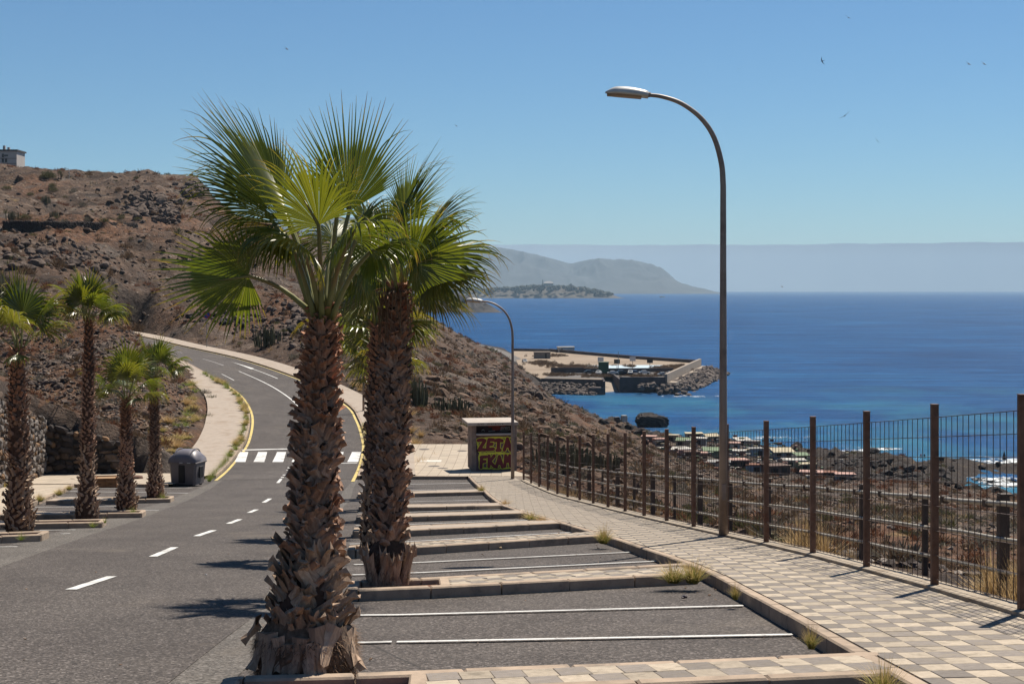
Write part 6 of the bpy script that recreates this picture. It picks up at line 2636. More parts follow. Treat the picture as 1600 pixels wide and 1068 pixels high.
# ================================================================== shore: rock stack, huts
M['black_rock'] = simple('black_shore_rock', (0.046, 0.038, 0.035), .95, .5, .5, .15, .2)
sr = WP(1020, 667, 0)
me = rough_rock(np.random.default_rng(3), 4, .52, .10, M['black_rock'], 'sea_rock')
o = obj('sea_rock', me, None, (sr.x, sr.y + 3, 1.6), (0, .10, .3), (13.0, 9.5, 10.5))
tag(o, 'big dark rock standing alone in the water off the shore', 'rock')
bm = bmesh.new(); bm.from_mesh(me)
for v in bm.verts:
    q = np.array([v.co.x * 9, v.co.y * 9])
    v.co += v.normal * float(fbm(q[:1] + v.co.z * 5, q[1:], 3, 5, True)[0]) * .045
bm.to_mesh(me); bm.free()

SW = {k: simple('shack_%s' % k, c, .9, .18, .8, 0, .2, grime=tuple(x * .6 for x in c)) for k, c in (('white', (.55, .52, .47)), ('cream', (.50, .43, .30)), ('pink', (.48, .30, .25)), ('grey', (.30, .29, .28)), ('brown', (.15, .10, .08)), ('green', (.20, .26, .165)), ('rust', (.23, .11, .075)), ('blue', (.30, .38, .44)), ('black', (.05, .045, .045)))}
SH = [  # column, foot row, width px, height px, wall, roof, kind, label
    (1014, 690, 22, 9, 'grey', 'pink', 'flat', 'grey walled shack under a pale pink roof by the dark boulders'),
    (1032, 698, 20, 13, 'white', 'pink', 'flat', 'white shack with a pink roof and dark doorway, nearest the big boulders'),
    (1050, 688, 20, 9, 'cream', 'cream', 'flat', 'long cream shack close to the water behind the pink-roofed one'),
    (1068, 699, 22, 12, 'cream', 'green', 'shed', 'cream shack with a pale green sloping roof'),
    (1084, 686, 26, 8, 'white', 'cream', 'flat', 'low white shack with a cream roof in the back row by the water'),
    (1092, 694, 24, 10, 'grey', 'white', 'flat', 'grey shack with a white roof in the middle of the huddle'),
    (1112, 690, 22, 9, 'cream', 'cream', 'shed', 'small cream shack with a sloping roof left of the lamp post'),
    (1056, 712, 44, 12, 'rust', 'white', 'flat', 'wide low shack with a broad white roof at the front of the huddle'),
    (1076, 722, 30, 17, 'brown', 'brown', 'flat', 'large dark brown shack standing in front of the white-roofed one'),
    (1094, 720, 22, 14, 'brown', 'pink', 'flat', 'brown shack with a pinkish roof beside the green tarpaulin'),
    (1112, 712, 26, 10, 'green', 'green', 'shed', 'bright green sheeted shack beside the lamp post'),
    (1120, 731, 40, 10, 'white', 'grey', 'flat', 'long white shack with a grey roof in the front row'),
    (1144, 701, 24, 10, 'white', 'pink', 'flat', 'white shack with a pink roof just right of the lamp post'),
    (1160, 695, 24, 9, 'white', 'white', 'shed', 'white shack with a white sloping roof against the dark shore rocks'),
    (1176, 700, 22, 12, 'white', 'grey', 'flat', 'white shack with a grey roof behind the square fence post'),
    (1152, 713, 26, 10, 'pink', 'white', 'flat', 'pink walled shack with a white roof in the middle row'),
    (1180, 712, 24, 13, 'blue', 'grey', 'flat', 'pale blue shack near the end of the back row'),
    (1150, 731, 34, 12, 'brown', 'pink', 'flat', 'dark shack under a wide pink roof in the front row'),
    (1176, 737, 24, 11, 'blue', 'rust', 'flat', 'bluish shack with a rusty roof and something parked before it'),
    (1212, 741, 36, 15, 'brown', 'brown', 'flat', 'big dark brown shack at the near right of the huddle'),
    (1222, 717, 32, 14, 'blue', 'cream', 'shed', 'grey-blue shack with a cream roof standing on the open sand'),
    (1240, 729, 34, 10, 'cream', 'white', 'flat', 'cream shack with a wide white roof at the right'),
    (1252, 722, 22, 12, 'green', 'green', 'shed', 'pale green tent-roofed shack at the right end'),
    (1260, 734, 26, 8, 'green', 'cream', 'flat', 'low green shack with a cream roof at the right end'),
    (1268, 745, 34, 9, 'rust', 'pink', 'flat', 'low rusty shack with a pink roof, last of the front row'),
    (1292, 746, 30, 8, 'black', 'rust', 'flat', 'low black shack with a rust-red roof by the shore rocks'),
    (1320, 747, 30, 7, 'grey', 'pink', 'flat', 'low grey shack with a pale pink roof, farthest right of all'),
]
for px, py, w, h, wm, rm, kd_, lab in SH:
    p = hit(px, py, 180, 420)
    if p is None or p.z < .3:
        p = WP(px, py, 2.5)
    k = p.y / F
    hut('shack', (p.x, p.y, p.z), w * k, w * k * .8, h * k * .85, SW[wm], SW[rm], lab, 'shack', 'shacks huddled on the shore', random.uniform(-.3, .3), kd_, random.choice([-.2, .0, .2]), random.choice([0, 1, 2]))

r_ = np.random.default_rng(64)
for key in ('white', 'cream', 'pink', 'grey', 'rust', 'green', 'brown'):
    mb = MB()
    for i in range(46):
        px = r_.normal(1130, 80); py = r_.uniform(684, 742) if px < 1250 else r_.uniform(712, 748)
        if not 1005 < px < 1335 or py < 684 + (px - 1010) * .05: continue
        q = hit(px, py, 180, 420)
        if q is None or q.z < .8: continue
        k = q.y / F
        mb.box((q.x, q.y, q.z + r_.uniform(.2, 1.6)), (r_.uniform(2, 9) * k, r_.uniform(2, 6) * k, r_.uniform(.5, 4) * k), r_.uniform(-.5, .5), rot=Matrix.Rotation(r_.uniform(-.5, .5), 3, 'Z') @ Matrix.Rotation(r_.uniform(-.12, .12), 3, 'X'))
    if mb.v: tag(mb.build('shanty_clutter', SW[key]), kind='stuff')
# white water tank, small hut and boulders on the knoll
for nm, px, py, w, h, mt, lab, cat in (('water_tank', 975, 656, 9, 8, 'white', 'white box-shaped water tank on the rocky point', 'water tank'), ('hut', 964, 656, 8, 6, 'brown', 'tiny dark hut beside the white water tank', 'hut')):
    p = hit(px, py + 3, 60, 450) or WP(px, py, 8)
    k = p.y / F
    r = empty(nm, p, .2, lab, cat)
    b = MB(); b.box((0, 0, h * k * .5), (w * k, w * k, h * k + .2), bev=.06 * k * 8); b.build('body', SW[mt], r)
    b = MB(); b.box((0, 0, h * k + .25), (w * k * .9, w * k * .9, .2)); b.build('lid', SW['white' if mt == 'white' else 'grey'], r)

BOULD = [rough_rock(np.random.default_rng(50 + i), 3, .8, .14, M['black_rock'], 'boulder') for i in range(5)]
M['brown_rock'] = simple('brown_boulder', (0.150, 0.100, 0.072), .95, .45, .6, .10, .15)
BOULD2 = [rough_rock(np.random.default_rng(70 + i), 3, .8, .14, M['brown_rock'], 'boulder') for i in range(5)]
_rs = np.random.default_rng(99)


def boulder_at(px, py, wpx, dark=True, label='dark volcanic boulder lying on the rocky slope', group='boulders on the slopes', hk=1.0, ymin=60):
    p = hit(px, py, ymin)
    if p is None: return
    s = wpx * p.y / F
    o = obj('boulder', (BOULD if dark else BOULD2)[int(_rs.integers(0, 5))], None, (p.x, p.y, p.z + s * .18), (0, 0, _rs.uniform(0, 6)), (s, s * .9, s * hk))
    tag(o, label, 'boulder', group)


KB = 'dark shore boulder on the knoll near the white water tank'
for px, py, w, dk in ((944, 664, 20, True), (967, 668, 12, False), (984, 672, 18, True), (958, 674, 12, False), (1000, 680, 22, True), (982, 690, 16, False), (1008, 694, 16, True), (942, 690, 12, True)):
    boulder_at(px, py, w, dk, 'boulder on the rocky point near the white water tank', 'boulders on the rocky point')
LBL = 'dark volcanic boulder lying on the dry hillside'
for px, py, w, dk in ((430, 530, 14, True), (455, 520, 18, True), (405, 538, 12, True), (380, 515, 10, True), (350, 508, 14, True), (470, 505, 14, True), (300, 498, 10, True), (365, 522, 9, False), (690, 618, 14, True), (668, 612, 18, True), (735, 640, 12, True), (640, 646, 10, False), (625, 660, 9, True), (720, 585, 8, True), (760, 600, 9, True), (700, 560, 8, True), (820, 640, 10, True), (835, 618, 14, True), (848, 612, 12, True), (800, 600, 10, False), (812, 575, 12, False), (150, 420, 7, True), (118, 425, 8, True), (150, 395, 9, False), (85, 372, 8, False), (212, 330, 10, True), (225, 318, 12, True), (205, 308, 9, True), (245, 322, 9, True), (262, 338, 8, True), (60, 605, 12, True), (20, 560, 12, True), (100, 600, 14, True), (160, 610, 14, True), (235, 640, 10, False), (252, 690, 10, False), (55, 500, 10, True), (120, 560, 12, True), (880, 655, 8, True), (905, 672, 10, True), (1015, 730, 12, True), (1005, 745, 16, True), (985, 735, 12, True)):
    boulder_at(px, py, w, dk, LBL if dk else 'brown volcanic boulder lying on the dry hillside', 'boulders on the hillside')
for px, py, w in ((1365, 708, 20), (1420, 738, 26), (1440, 735, 18), (1398, 735, 16), (1480, 760, 14), (1497, 762, 16), (1516, 758, 14), (1300, 712, 14), (1345, 742, 12), (1470, 722, 14), (1535, 735, 14), (1560, 728, 12), (1455, 748, 10)):
    boulder_at(px, py, w, True, 'black lava boulder on the shore rocks seen through the fence', 'black boulders on the shore rocks', .7, 200)

# ------------------------------------------------------------------ scattered stones and scrub
def tz_many(X, Y):
    i = np.clip(np.searchsorted(TX, X) - 1, 0, len(TX) - 2)
    j = np.clip(np.searchsorted(TY, Y) - 1, 0, len(TY) - 2)
    u = np.clip((X - TX[i]) / (TX[i + 1] - TX[i]), 0, 1); v = np.clip((Y - TY[j]) / (TY[j + 1] - TY[j]), 0, 1)
    return (TZ[j, i] * (1 - u) + TZ[j, i + 1] * u) * (1 - v) + (TZ[j + 1, i] * (1 - u) + TZ[j + 1, i + 1] * u) * v


def scatter_points(n, y0, y1, px0, px1, rs, margin=.6):
    Y = np.exp(rs.uniform(math.log(y0), math.log(y1), n))
    X = (rs.uniform(px0, px1, n) - CX) / F * Y
    ok = (sdist(X, Y, POLY_NEAR) > margin) & (sdist(X, Y, POLY_RIB) > margin)
    X, Y = X[ok], Y[ok]
    Z = tz_many(X, Y)
    k = Z > 1.2
    return np.stack([X[k], Y[k], Z[k]], 1)


rs = np.random.default_rng(314)
M['stone_a'] = simple('loose_dark_stone', (0.085, 0.068, 0.060), .95, .45, 1.2, 0, .15)
M['stone_b'] = simple('loose_brown_stone', (0.205, 0.140, 0.100), .95, .35, 1.2, 0, .15)
M['stone_c'] = simple('loose_pale_stone', (0.300, 0.255, 0.218), .95, .3, 1.2, 0, .15)
for nm, mt, n, lo, hi in (('loose_dark_stones', 'stone_a', 24000, .10, .60), ('loose_brown_stones', 'stone_b', 22000, .10, .55), ('loose_pale_stones', 'stone_c', 12000, .08, .42)):
    P_ = scatter_points(n, 24, 620, -120, 1720, rs)
    kx = fbm(P_[:, 0] / 18, P_[:, 1] / 18, 3, 61) + rs.normal(0, .22, len(P_))
    P_ = P_[kx > (-.08 if mt != 'stone_c' else .04)]
    S_ = (lo + (hi - lo) * rs.random(len(P_)) ** 2.6) * (0.55 + np.minimum(P_[:, 1], 420) / 240.0)
    P_[:, 2] += S_ * .10
    scatter(nm, ROCK0, P_, S_, M[mt], rs)


for nm, mt, n, lo, hi in (('bank_dark_stones', 'stone_a', 2600, .07, .50), ('bank_brown_stones', 'stone_b', 3600, .07, .42), ('bank_pale_stones', 'stone_c', 1500, .06, .30)):
    P_ = scatter_points(n * 2, 80, 150, 0, 350, rs, .9)
    S_ = lo + (hi - lo) * rs.random(len(P_)) ** 3.0
    P_[:, 2] += S_ * .12
    scatter(nm, ROCK0, P_, S_, M[mt], rs)
P_ = scatter_points(9000, 70, 640, -120, 1000, rs, 2.0)
kx = fbm(P_[:, 0] / 22, P_[:, 1] / 22, 3, 161) + rs.normal(0, .10, len(P_))
P_ = P_[kx > .20]
S_ = (.40 + 1.25 * rs.random(len(P_)) ** 2.6) * (.55 + np.minimum(P_[:, 1], 330) / 330.0)
P_[:, 2] += S_ * .06
scatter('rock_outcrops', ROCK1, P_, S_, M['brown_rock'], rs)
P_ = scatter_points(5200, 235, 400, 900, 1700, rs, 2.0)
P_ = P_[(P_[:, 2] < 8.0)]
kx = fbm(P_[:, 0] / 14, P_[:, 1] / 14, 3, 171) + rs.normal(0, .15, len(P_)) + (P_[:, 2] < 3.5) * .18
px_ = CX + P_[:, 0] / P_[:, 1] * F
P_ = P_[(kx > .02) & ((px_ > 1310) | (P_[:, 2] < 3.2))]
S_ = .8 + 2.6 * rs.random(len(P_)) ** 2.4
scatter('black_shore_rubble', ROCK1, P_, S_, M['black_rock'], rs)


Pk = []; Sk = []
for px0, py0, w, h, n, s0 in ((232, 322, 44, 24, 150, 1.9), (262, 338, 26, 14, 60, 1.5), (300, 300, 24, 12, 60, 1.7), (60, 395, 80, 26, 110, 1.2), (130, 410, 60, 20, 90, 1.0), (440, 520, 60, 22, 150, .8), (470, 490, 60, 20, 110, .9), (360, 500, 70, 12, 110, .8), (60, 600, 90, 60, 170, .42), (160, 560, 60, 50, 120, .42), (840, 614, 24, 10, 70, 1.4), (790, 590, 60, 26, 90, 1.2)):
    for i in range(n):
        q = hit(px0 + rs.normal(0, w / 2), py0 + rs.normal(0, h / 2), 80)
        if q is None or q.z < 1: continue
        if sdist(np.array([q.x]), np.array([q.y]), POLY_RIB)[0] < 2.5 or sdist(np.array([q.x]), np.array([q.y]), POLY_NEAR)[0] < 1.0: continue
        Pk.append((q.x, q.y, q.z + .05)); Sk.append(s0 * (.35 + 1.3 * rs.random() ** 2))
scatter('dark_rock_faces', ROCK1, np.array(Pk), np.array(Sk), simple('weathered_rock_face', (0.135, 0.102, 0.084), .95, .45, .5, 0, .15), rs, flatq=1.2)


def bush_mesh(rs, n, mat, w=.05, l=.34, dome=.75, name='shrub', up=.6, fold=False):
    """a twiggy bush of small leaf-sized faces through a dome about 1 m wide"""
    V = []; Q = []
    for i in range(n):
        d = nrm(*rs.normal(0, 1, 3)); d[2] = abs(d[2])
        r = rs.random() ** .45 * .5
        clump = 1 + .22 * math.sin(d[0] * 7 + rs.uniform(-.2, .2)) * math.cos(d[1] * 6)
        c = d * r * clump; c[2] *= dome * 1.25
        ax = nrm(*(d * .8 + rs.normal(0, .55, 3) + np.array([0, 0, up])))
        s = np.cross(ax, rs.normal(0, 1, 3)); s = s / (np.linalg.norm(s) + 1e-6)
        L = l * rs.uniform(.4, 1.0); ww = w * rs.uniform(.5, 1.2)
        b = len(V)
        V += [c - s * ww, c + s * ww, c + ax * L + s * ww * .25, c + ax * L - s * ww * .25]
        Q.append((b, b + 1, b + 2, b + 3))
    return np_mesh(name, np.array(V), np.array(Q), mat)


def scrub_mat(name, a, b):
    m = NT(name)
    r = m.rand(); n = m.noise(3.0, 4, .6)
    k = m.ramp(n, [(.3, a), (.7, b)])
    m.col(k).rough(.9).spec(.1)
    tr = m.n('ShaderNodeBsdfTranslucent'); m.l(m.c, tr.inputs[0])
    mx = m.n('ShaderNodeMixShader'); mx.inputs[0].default_value = .22
    m.l(m.b.outputs[0], mx.inputs[1]); m.l(tr.outputs[0], mx.inputs[2]); m.l(mx.outputs[0], m.out.inputs['Surface'])
    return m.m


M['scrub_brown'] = scrub_mat('dry_brown_scrub', (.125, .082, .052), (.225, .150, .095))
M['scrub_grey'] = scrub_mat('grey_scrub', (.150, .130, .100), (.265, .235, .180))
M['scrub_olive'] = scrub_mat('olive_scrub', (.095, .095, .045), (.180, .165, .075))
M['scrub_red'] = scrub_mat('russet_scrub', (.165, .075, .045), (.270, .125, .070))
M['straw'] = scrub_mat('straw_grass', (.30, .19, .075), (.47, .335, .160))
rs = np.random.default_rng(2718)
BUSH = {k: [bush_mesh(rs, 80, M[k], .034, .40, .62) for _ in range(3)] for k in ('scrub_brown', 'scrub_grey', 'scrub_olive', 'scrub_red')}
for k, n, hi in (('scrub_brown', 6500, 1.0), ('scrub_grey', 3600, .9), ('scrub_olive', 2200, .9), ('scrub_red', 6500, .9)):
    P_ = scatter_points(n, 26, 640, -120, 1720, rs, 1.0)
    kx = fbm(P_[:, 0] / 25, P_[:, 1] / 25, 3, {'scrub_brown': 1, 'scrub_grey': 2, 'scrub_olive': 3, 'scrub_red': 4}[k] * 13) + rs.normal(0, .2, len(P_))
    P_ = P_[kx > -.02]
    S_ = (.35 + (hi - .1) * rs.random(len(P_)) ** 1.6) * (0.60 + P_[:, 1] / 240.0)
    P_[:, 2] -= S_ * .05
    scatter('low_' + k.split('_')[1] + '_scrub', BUSH[k], P_, S_, M[k], rs, tilt=.15)
scatter('mole_scrub', BUSH['scrub_brown'] + BUSH['scrub_olive'], MOLE_SCRUB[0], MOLE_SCRUB[1], M['scrub_brown'], rs, tilt=.15)
BIG = {k: [bush_mesh(rs, 420, M[k], .017, .26, .72, 'shrub') for _ in range(2)] for k in BUSH}
WORD = {'scrub_brown': 'dry brown', 'scrub_grey': 'pale grey', 'scrub_olive': 'olive green', 'scrub_red': 'russet'}


def shrub(px, py, w, k='scrub_brown', hk=1.0, ymin=20):
    p = hit(px, py, ymin)
    if p is None: return
    s = w * p.y / F
    o = obj('shrub', BIG[k][int(rs.integers(0, 2))], None, (p.x, p.y, p.z - s * .06), (0, 0, rs.uniform(0, 6)), (s, s, s * hk))
    tag(o, '%s shrub growing on the stony hillside' % WORD[k], 'shrub', 'shrubs on the hillside')


for a in ((90, 418, 30, 'scrub_brown', 1.1), (42, 428, 30, 'scrub_brown'), (20, 395, 20, 'scrub_brown'), (200, 405, 20, 'scrub_brown'), (165, 348, 12, 'scrub_olive'), (100, 348, 14, 'scrub_grey'), (40, 342, 22, 'scrub_olive', .7), (135, 346, 14, 'scrub_grey'), (190, 344, 13, 'scrub_olive', .8), (215, 344, 13, 'scrub_olive', .8), (10, 298, 16, 'scrub_olive', .7), (83, 300, 15, 'scrub_olive', 1.0), (82, 294, 12, 'scrub_olive'), (48, 305, 12, 'scrub_olive', .8), (115, 300, 13, 'scrub_grey'), (130, 322, 14, 'scrub_grey'), (185, 302, 12, 'scrub_brown'), (215, 520, 34, 'scrub_brown', 1.0), (200, 505, 26, 'scrub_grey', 1.0), (330, 625, 20, 'scrub_olive', .9), (320, 618, 24, 'scrub_grey', .9), (322, 655, 24, 'scrub_olive', .8), (327, 668, 18, 'scrub_grey', .8), (310, 695, 20, 'scrub_olive', .5), (290, 702, 22, 'scrub_olive', .4), (268, 708, 18, 'scrub_olive', .5), (215, 690, 16, 'scrub_brown'), (20, 690, 12, 'scrub_brown'), (865, 668, 22, 'scrub_olive', .8), (840, 655, 20, 'scrub_brown', .8), (800, 650, 24, 'scrub_brown', .7), (780, 640, 20, 'scrub_red', .7), (905, 700, 20, 'scrub_red', .8), (885, 690, 24, 'scrub_brown', .8), (895, 665, 16, 'scrub_olive', .8), (930, 705, 24, 'scrub_red', .8), (900, 680, 16, 'scrub_olive', .8), (950, 725, 20, 'scrub_brown', .8), (1010, 750, 24, 'scrub_brown', .8), (1060, 770, 28, 'scrub_grey', .6), (1100, 785, 30, 'scrub_grey', .6), (1160, 790, 26, 'scrub_brown', .7), (1250, 790, 26, 'scrub_grey', .6), (1330, 810, 30, 'scrub_grey', .6), (1400, 820, 34, 'scrub_grey', .6), (1480, 830, 36, 'scrub_grey', .6), (1540, 850, 40, 'scrub_grey', .6), (1560, 815, 24, 'scrub_brown', .6), (1430, 800, 22, 'scrub_brown', .6), (560, 540, 18, 'scrub_brown', .7), (460, 560, 20, 'scrub_grey', .8), (700, 612, 22, 'scrub_brown', .7), (655, 640, 18, 'scrub_red', .7), (770, 560, 10, 'scrub_brown'), (740, 575, 10, 'scrub_grey'), (710, 545, 9, 'scrub_brown'), (790, 575, 11, 'scrub_olive'), (980, 700, 18, 'scrub_olive', .8), (1030, 742, 18, 'scrub_brown', .8)):
    shrub(*a)

# candelabra spurge: clumps of upright ribbed stems
M['spurge'] = simple('spurge_stem', (.135, .130, .072), .8, .3, 3, 0, .2, objrand=.2)


def spurge(px, py, w, h, label, n=46):
    p = hit(px, py, 20)
    if p is None: return
    k = p.y / F
    b = MB()
    for i in range(n):
        a = rs.uniform(0, 6.28); r = rs.random() ** .6 * w * k / 2
        x, y = math.cos(a) * r, math.sin(a) * r * .7
        hh = h * k * rs.uniform(.55, 1.0) * (1 - .25 * (r / (w * k / 2)) ** 2)
        lx, ly = x * .12, y * .12
        rr = rs.uniform(.05, .085)
        b.tube([(x, y, -.2), (x + lx * .7, y + ly * .7, hh * .4), (x + lx, y + ly, hh)], [rr * .9, rr, rr * .6], 5)
    o = b.build('spurge_clump', M['spurge'], None, p)
    tag(o, label, 'cactus clump', 'candelabra spurge clumps')


for a in ((420, 540, 46, 34, 'clump of upright grey-green spurge stems beyond the bend of the road'), (650, 632, 34, 44, 'tall clump of upright spurge stems right of the second palm trunk'), (705, 645, 58, 30, 'wide clump of upright spurge stems behind the kiosk plaza'), (8, 492, 60, 74, 'tall dry clump of spurge stems at the left edge of the photo'), (860, 720, 60, 34, 'clump of upright spurge stems behind the far end of the fence'), (905, 735, 60, 44, 'clump of upright spurge stems behind the fence in the dip'), (945, 738, 46, 34, 'clump of upright spurge stems on the brown slope below the boulders'), (1200, 868, 40, 30, 'low clump of dry spurge stems behind the tall lamp post'), (590, 550, 30, 24, 'clump of spurge stems between the two front palm trunks'), (72, 322, 16, 12, 'small dark spurge clump high on the left hill'), (18, 345, 22, 14, 'small spurge clump above the terrace wall'), (85, 342, 14, 10, 'small spiky spurge clump in the middle of the terrace')):
    spurge(*a)


# grass tufts
def grass_mat(name, g0, g1, dry):
    m = NT(name)
    t = m.attr('tip'); hu = m.attr('hue')
    c = m.mix(hu, g0, g1)
    c = m.mix(m.step(m.math('ADD', t, m.math('MULTIPLY', hu, .5)), .55, 1.1), c, dry)
    m.col(c).rough(.7).spec(.2)
    tr = m.n('ShaderNodeBsdfTranslucent'); m.l(m.c, tr.inputs[0])
    mx = m.n('ShaderNodeMixShader'); mx.inputs[0].default_value = .3
    m.l(m.b.outputs[0], mx.inputs[1]); m.l(tr.outputs[0], mx.inputs[2]); m.l(mx.outputs[0], m.out.inputs['Surface'])
    return m.m


M['grass'] = grass_mat('tuft_grass', (.24, .25, .055), (.44, .37, .10), (.74, .52, .24))
M['grass_green'] = grass_mat('green_weed', (.15, .22, .035), (.28, .33, .06), (.42, .38, .11))
M['grass_dry'] = grass_mat('dry_grass', (.36, .23, .085), (.58, .39, .17), (.70, .49, .25))


def tuft_mesh(rs, n, mat, spread=.5, h=1.0):
    V = []; Q = []; T = []; Hh = []
    for i in range(n):
        a = rs.uniform(0, 6.28)
        o_ = np.array([math.cos(a), math.sin(a), 0])
        lean = rs.random() ** .8 * spread
        b0 = o_ * rs.random() * .12 + np.array([rs.uniform(-.1, .1), rs.uniform(-.1, .1), 0])
        L = h * rs.uniform(.45, 1.05)
        d = nrm(o_[0] * lean * 1.5, o_[1] * lean * 1.5, 1)
        w = rs.uniform(.009, .017)
        s = nrm(-o_[1] + rs.uniform(-.4, .4), o_[0], 0)
        pos = b0.copy()
        k0 = len(V); hh = min(1, max(0, rs.normal(.4, .3)))
        for j in range(5):
            t = j / 4
            V += [pos - s * w * (1 - t * .92), pos + s * w * (1 - t * .92)]
            T += [t, t]; Hh += [hh, hh]
            d = nrm(*(d + np.array([o_[0] * .22 * lean, o_[1] * .22 * lean, -.30 * t * lean * 1.6])))
            pos = pos + d * L / 4
        for j in range(4):
            b = k0 + j * 2
            Q.append((b, b + 1, b + 3, b + 2))
    me = np_mesh('grass_tuft', np.array(V), np.array(Q), mat)
    for nm, arr in (('tip', T), ('hue', Hh)):
        at = me.attributes.new(nm, 'FLOAT', 'POINT')
        at.data.foreach_set('value', np.array(arr, np.float32))
    return me


rs = np.random.default_rng(4321)
_tm = [tuft_mesh(rs, 26, M['grass_dry'], .9, 1.0) for _ in range(3)]
P_ = scatter_points(5200, 24, 520, -120, 1720, rs, .8)
kx = fbm(P_[:, 0] / 13, P_[:, 1] / 13, 3, 211) + rs.normal(0, .12, len(P_))
P_ = P_[kx > .16]
S_ = rs.uniform(.35, .9, len(P_)) * (.6 + np.minimum(P_[:, 1], 300) / 260.0)
scatter('dry_straw_grass', _tm, P_, S_, scrub_mat('dry_straw', (.30, .19, .08), (.50, .34, .16)), rs, tilt=.1)
rs = np.random.default_rng(1234)
TUFT = {k: [tuft_mesh(rs, n, M[k], sp, 1.0) for _ in range(3)] for k, n, sp in (('grass', 300, .75), ('grass_green', 110, .9), ('grass_dry', 200, .6))}


def tuft(px, py, hpx, k, label, group=None, wk=1.0, paved=True, top=.10):
    if paved:
        p = on(G(px, py, top), top)
    else:
        p = hit(px, py, 9)
        if p is None: return
    s = 1.45 * hpx * p.y / F
    o = obj('grass_tuft', TUFT[k][int(rs.integers(0, 3))], None, (p.x, p.y, p.z - .01), (0, 0, rs.uniform(0, 6)), (s * wk, s * wk, s))
    tag(o, label, 'grass', group)


GD = 'grass tufts on the parking kerbs'
for a in ((1083, 909, 34, 'grass', 'bushy yellow-green grass tuft at the end of the second divider, by the sidewalk kerb', GD, 1.0), (1052, 909, 27, 'grass', 'greener grass tuft leaning left at the end of the second divider', GD, 1.3), (943, 848, 24, 'grass', 'grass tuft at the end of the third divider from the camera', GD, .9),
          (1149, 935, 24, 'grass', 'thin grass tuft growing at the foot of the sidewalk kerb, near the second divider', GD, .5), (1267, 1012, 34, 'grass', 'grass tuft at the kerb corner of the nearest parking bay', GD, .55), (1380, 1084, 46, 'grass', 'grass tuft at the bottom edge of the photo, by the nearest divider', GD, .9),
          (830, 812, 12, 'grass', 'low yellow grass patch at the end of the fourth divider', GD, 1.6), (846, 815, 9, 'grass_dry', 'dry straw grass beside the fourth divider end', GD, 2.0), (752, 768, 10, 'grass', 'small grass tuft where the sidewalk kerb meets the sixth divider', GD, 1.0), (790, 789, 8, 'grass_dry', 'dry grass at the end of the fifth divider', GD, 1.8)):
    tuft(*a)
GL = 'grass tufts along the left-hand bays'
for a in ((33, 843, 12, 'grass_green', 'bright green weed at the kerb end of the nearest left divider', GL, .9), (145, 823, 10, 'grass_green', 'green weed on the kerb end of the second left divider', GL, 1.1), (164, 816, 8, 'grass_green', 'little weed beside the second left divider', GL, .9), (208, 801, 10, 'grass_green', 'green weed by the foot of the third left palm', GL, 1.1), (256, 780, 12, 'grass_green', 'green weed at the end of the farthest left divider', GL, .9), (62, 783, 11, 'grass', 'yellow weed at the corner of the left pavement kerb', GL, 1.2), (92, 773, 10, 'grass', 'yellow grass along the slanting left kerb', GL, 1.3), (108, 765, 8, 'grass', 'small yellow grass tuft farther up the slanting left kerb', GL, 1.2), (8, 762, 10, 'grass', 'yellow weed at the foot of the grey stone wall', GL, 1.2)):
    tuft(*a)
# weeds nobody could count: along the gutters, on the bank and behind the far pavement
def weeds(name, items):
    by = {}
    for k, p, s, wk in items:
        by.setdefault(k, []).append((p, s, wk))
    for k, L_ in by.items():
        V = []; Q = []; T = []; H_ = []; nb = 0
        for p, s, wk in L_:
            me = TUFT[k][int(rs.integers(0, 3))]
            v, f = mesh_arrays(me)
            an = rs.uniform(0, 6.28)
            c_, s_ = math.cos(an), math.sin(an)
            w = np.stack([(v[:, 0] * c_ - v[:, 1] * s_) * s * wk + p[0], (v[:, 0] * s_ + v[:, 1] * c_) * s * wk + p[1], v[:, 2] * s + p[2]], 1)
            V.append(w); Q.append(np.array(f) + nb); nb += len(v)
            for nm, arr in (('tip', T), ('hue', H_)):
                d = np.empty(len(v), np.float32); me.attributes[nm].data.foreach_get('value', d); arr.append(d)
        me = np_mesh(name, np.concatenate(V), np.concatenate(Q), M[k])
        for nm, arr in (('tip', T), ('hue', H_)):
            at = me.attributes.new(nm, 'FLOAT', 'POINT'); at.data.foreach_set('value', np.concatenate(arr))
        tag(obj(name, me), kind='stuff')


it = []
for i in range(16):
    t = i / 15
    p = on(G(327 + 36 * t, 752 - 38 * t, .02), .02)
    it.append(('grass_green', p, 1.45 * (15 - 5 * t) * p.y / F * rs.uniform(.7, 1.1), .8))
for E, rng_, side in ((EL, range(11, 68, 1), -1), (ER, range(3, 27, 1), 1)):
    Q = offset_line(E, side * .30)
    for i in rng_:
        p = Q[min(i, len(Q) - 1)] + np.array([rs.uniform(-.12, .12), rs.uniform(-.3, .3), .1])
        it.append(('grass_green' if rs.random() < .6 else 'grass', p, rs.uniform(.30, .70), 1.2))
weeds('kerb_weeds', it)
it = []
Q = offset_line(ELo, -.9)
for i in range(9, 58, 1):
    if i > 36 and i % 2: continue
    p = Q[min(i, len(Q) - 1)]
    x, y = p[0] - abs(rs.normal(0, .9)) + .3, p[1] + rs.uniform(-.6, .6)
    it.append(('grass_green' if rs.random() < .3 else ('grass' if rs.random() < .6 else 'grass_dry'), (x, y, tz(x, y) - .03), rs.uniform(.36, .76), 1.8))
Q = offset_line(ERo, .8)
for i in list(range(30, 52, 1)) + list(range(6, 22, 2)):
    p = Q[i]
    x, y = p[0] + rs.uniform(-.5, .5), p[1] + rs.uniform(-.5, .8)
    it.append(('grass_dry', (x, y, tz(x, y)), rs.uniform(.5, .95), 1.3))
weeds('bank_grass', it)
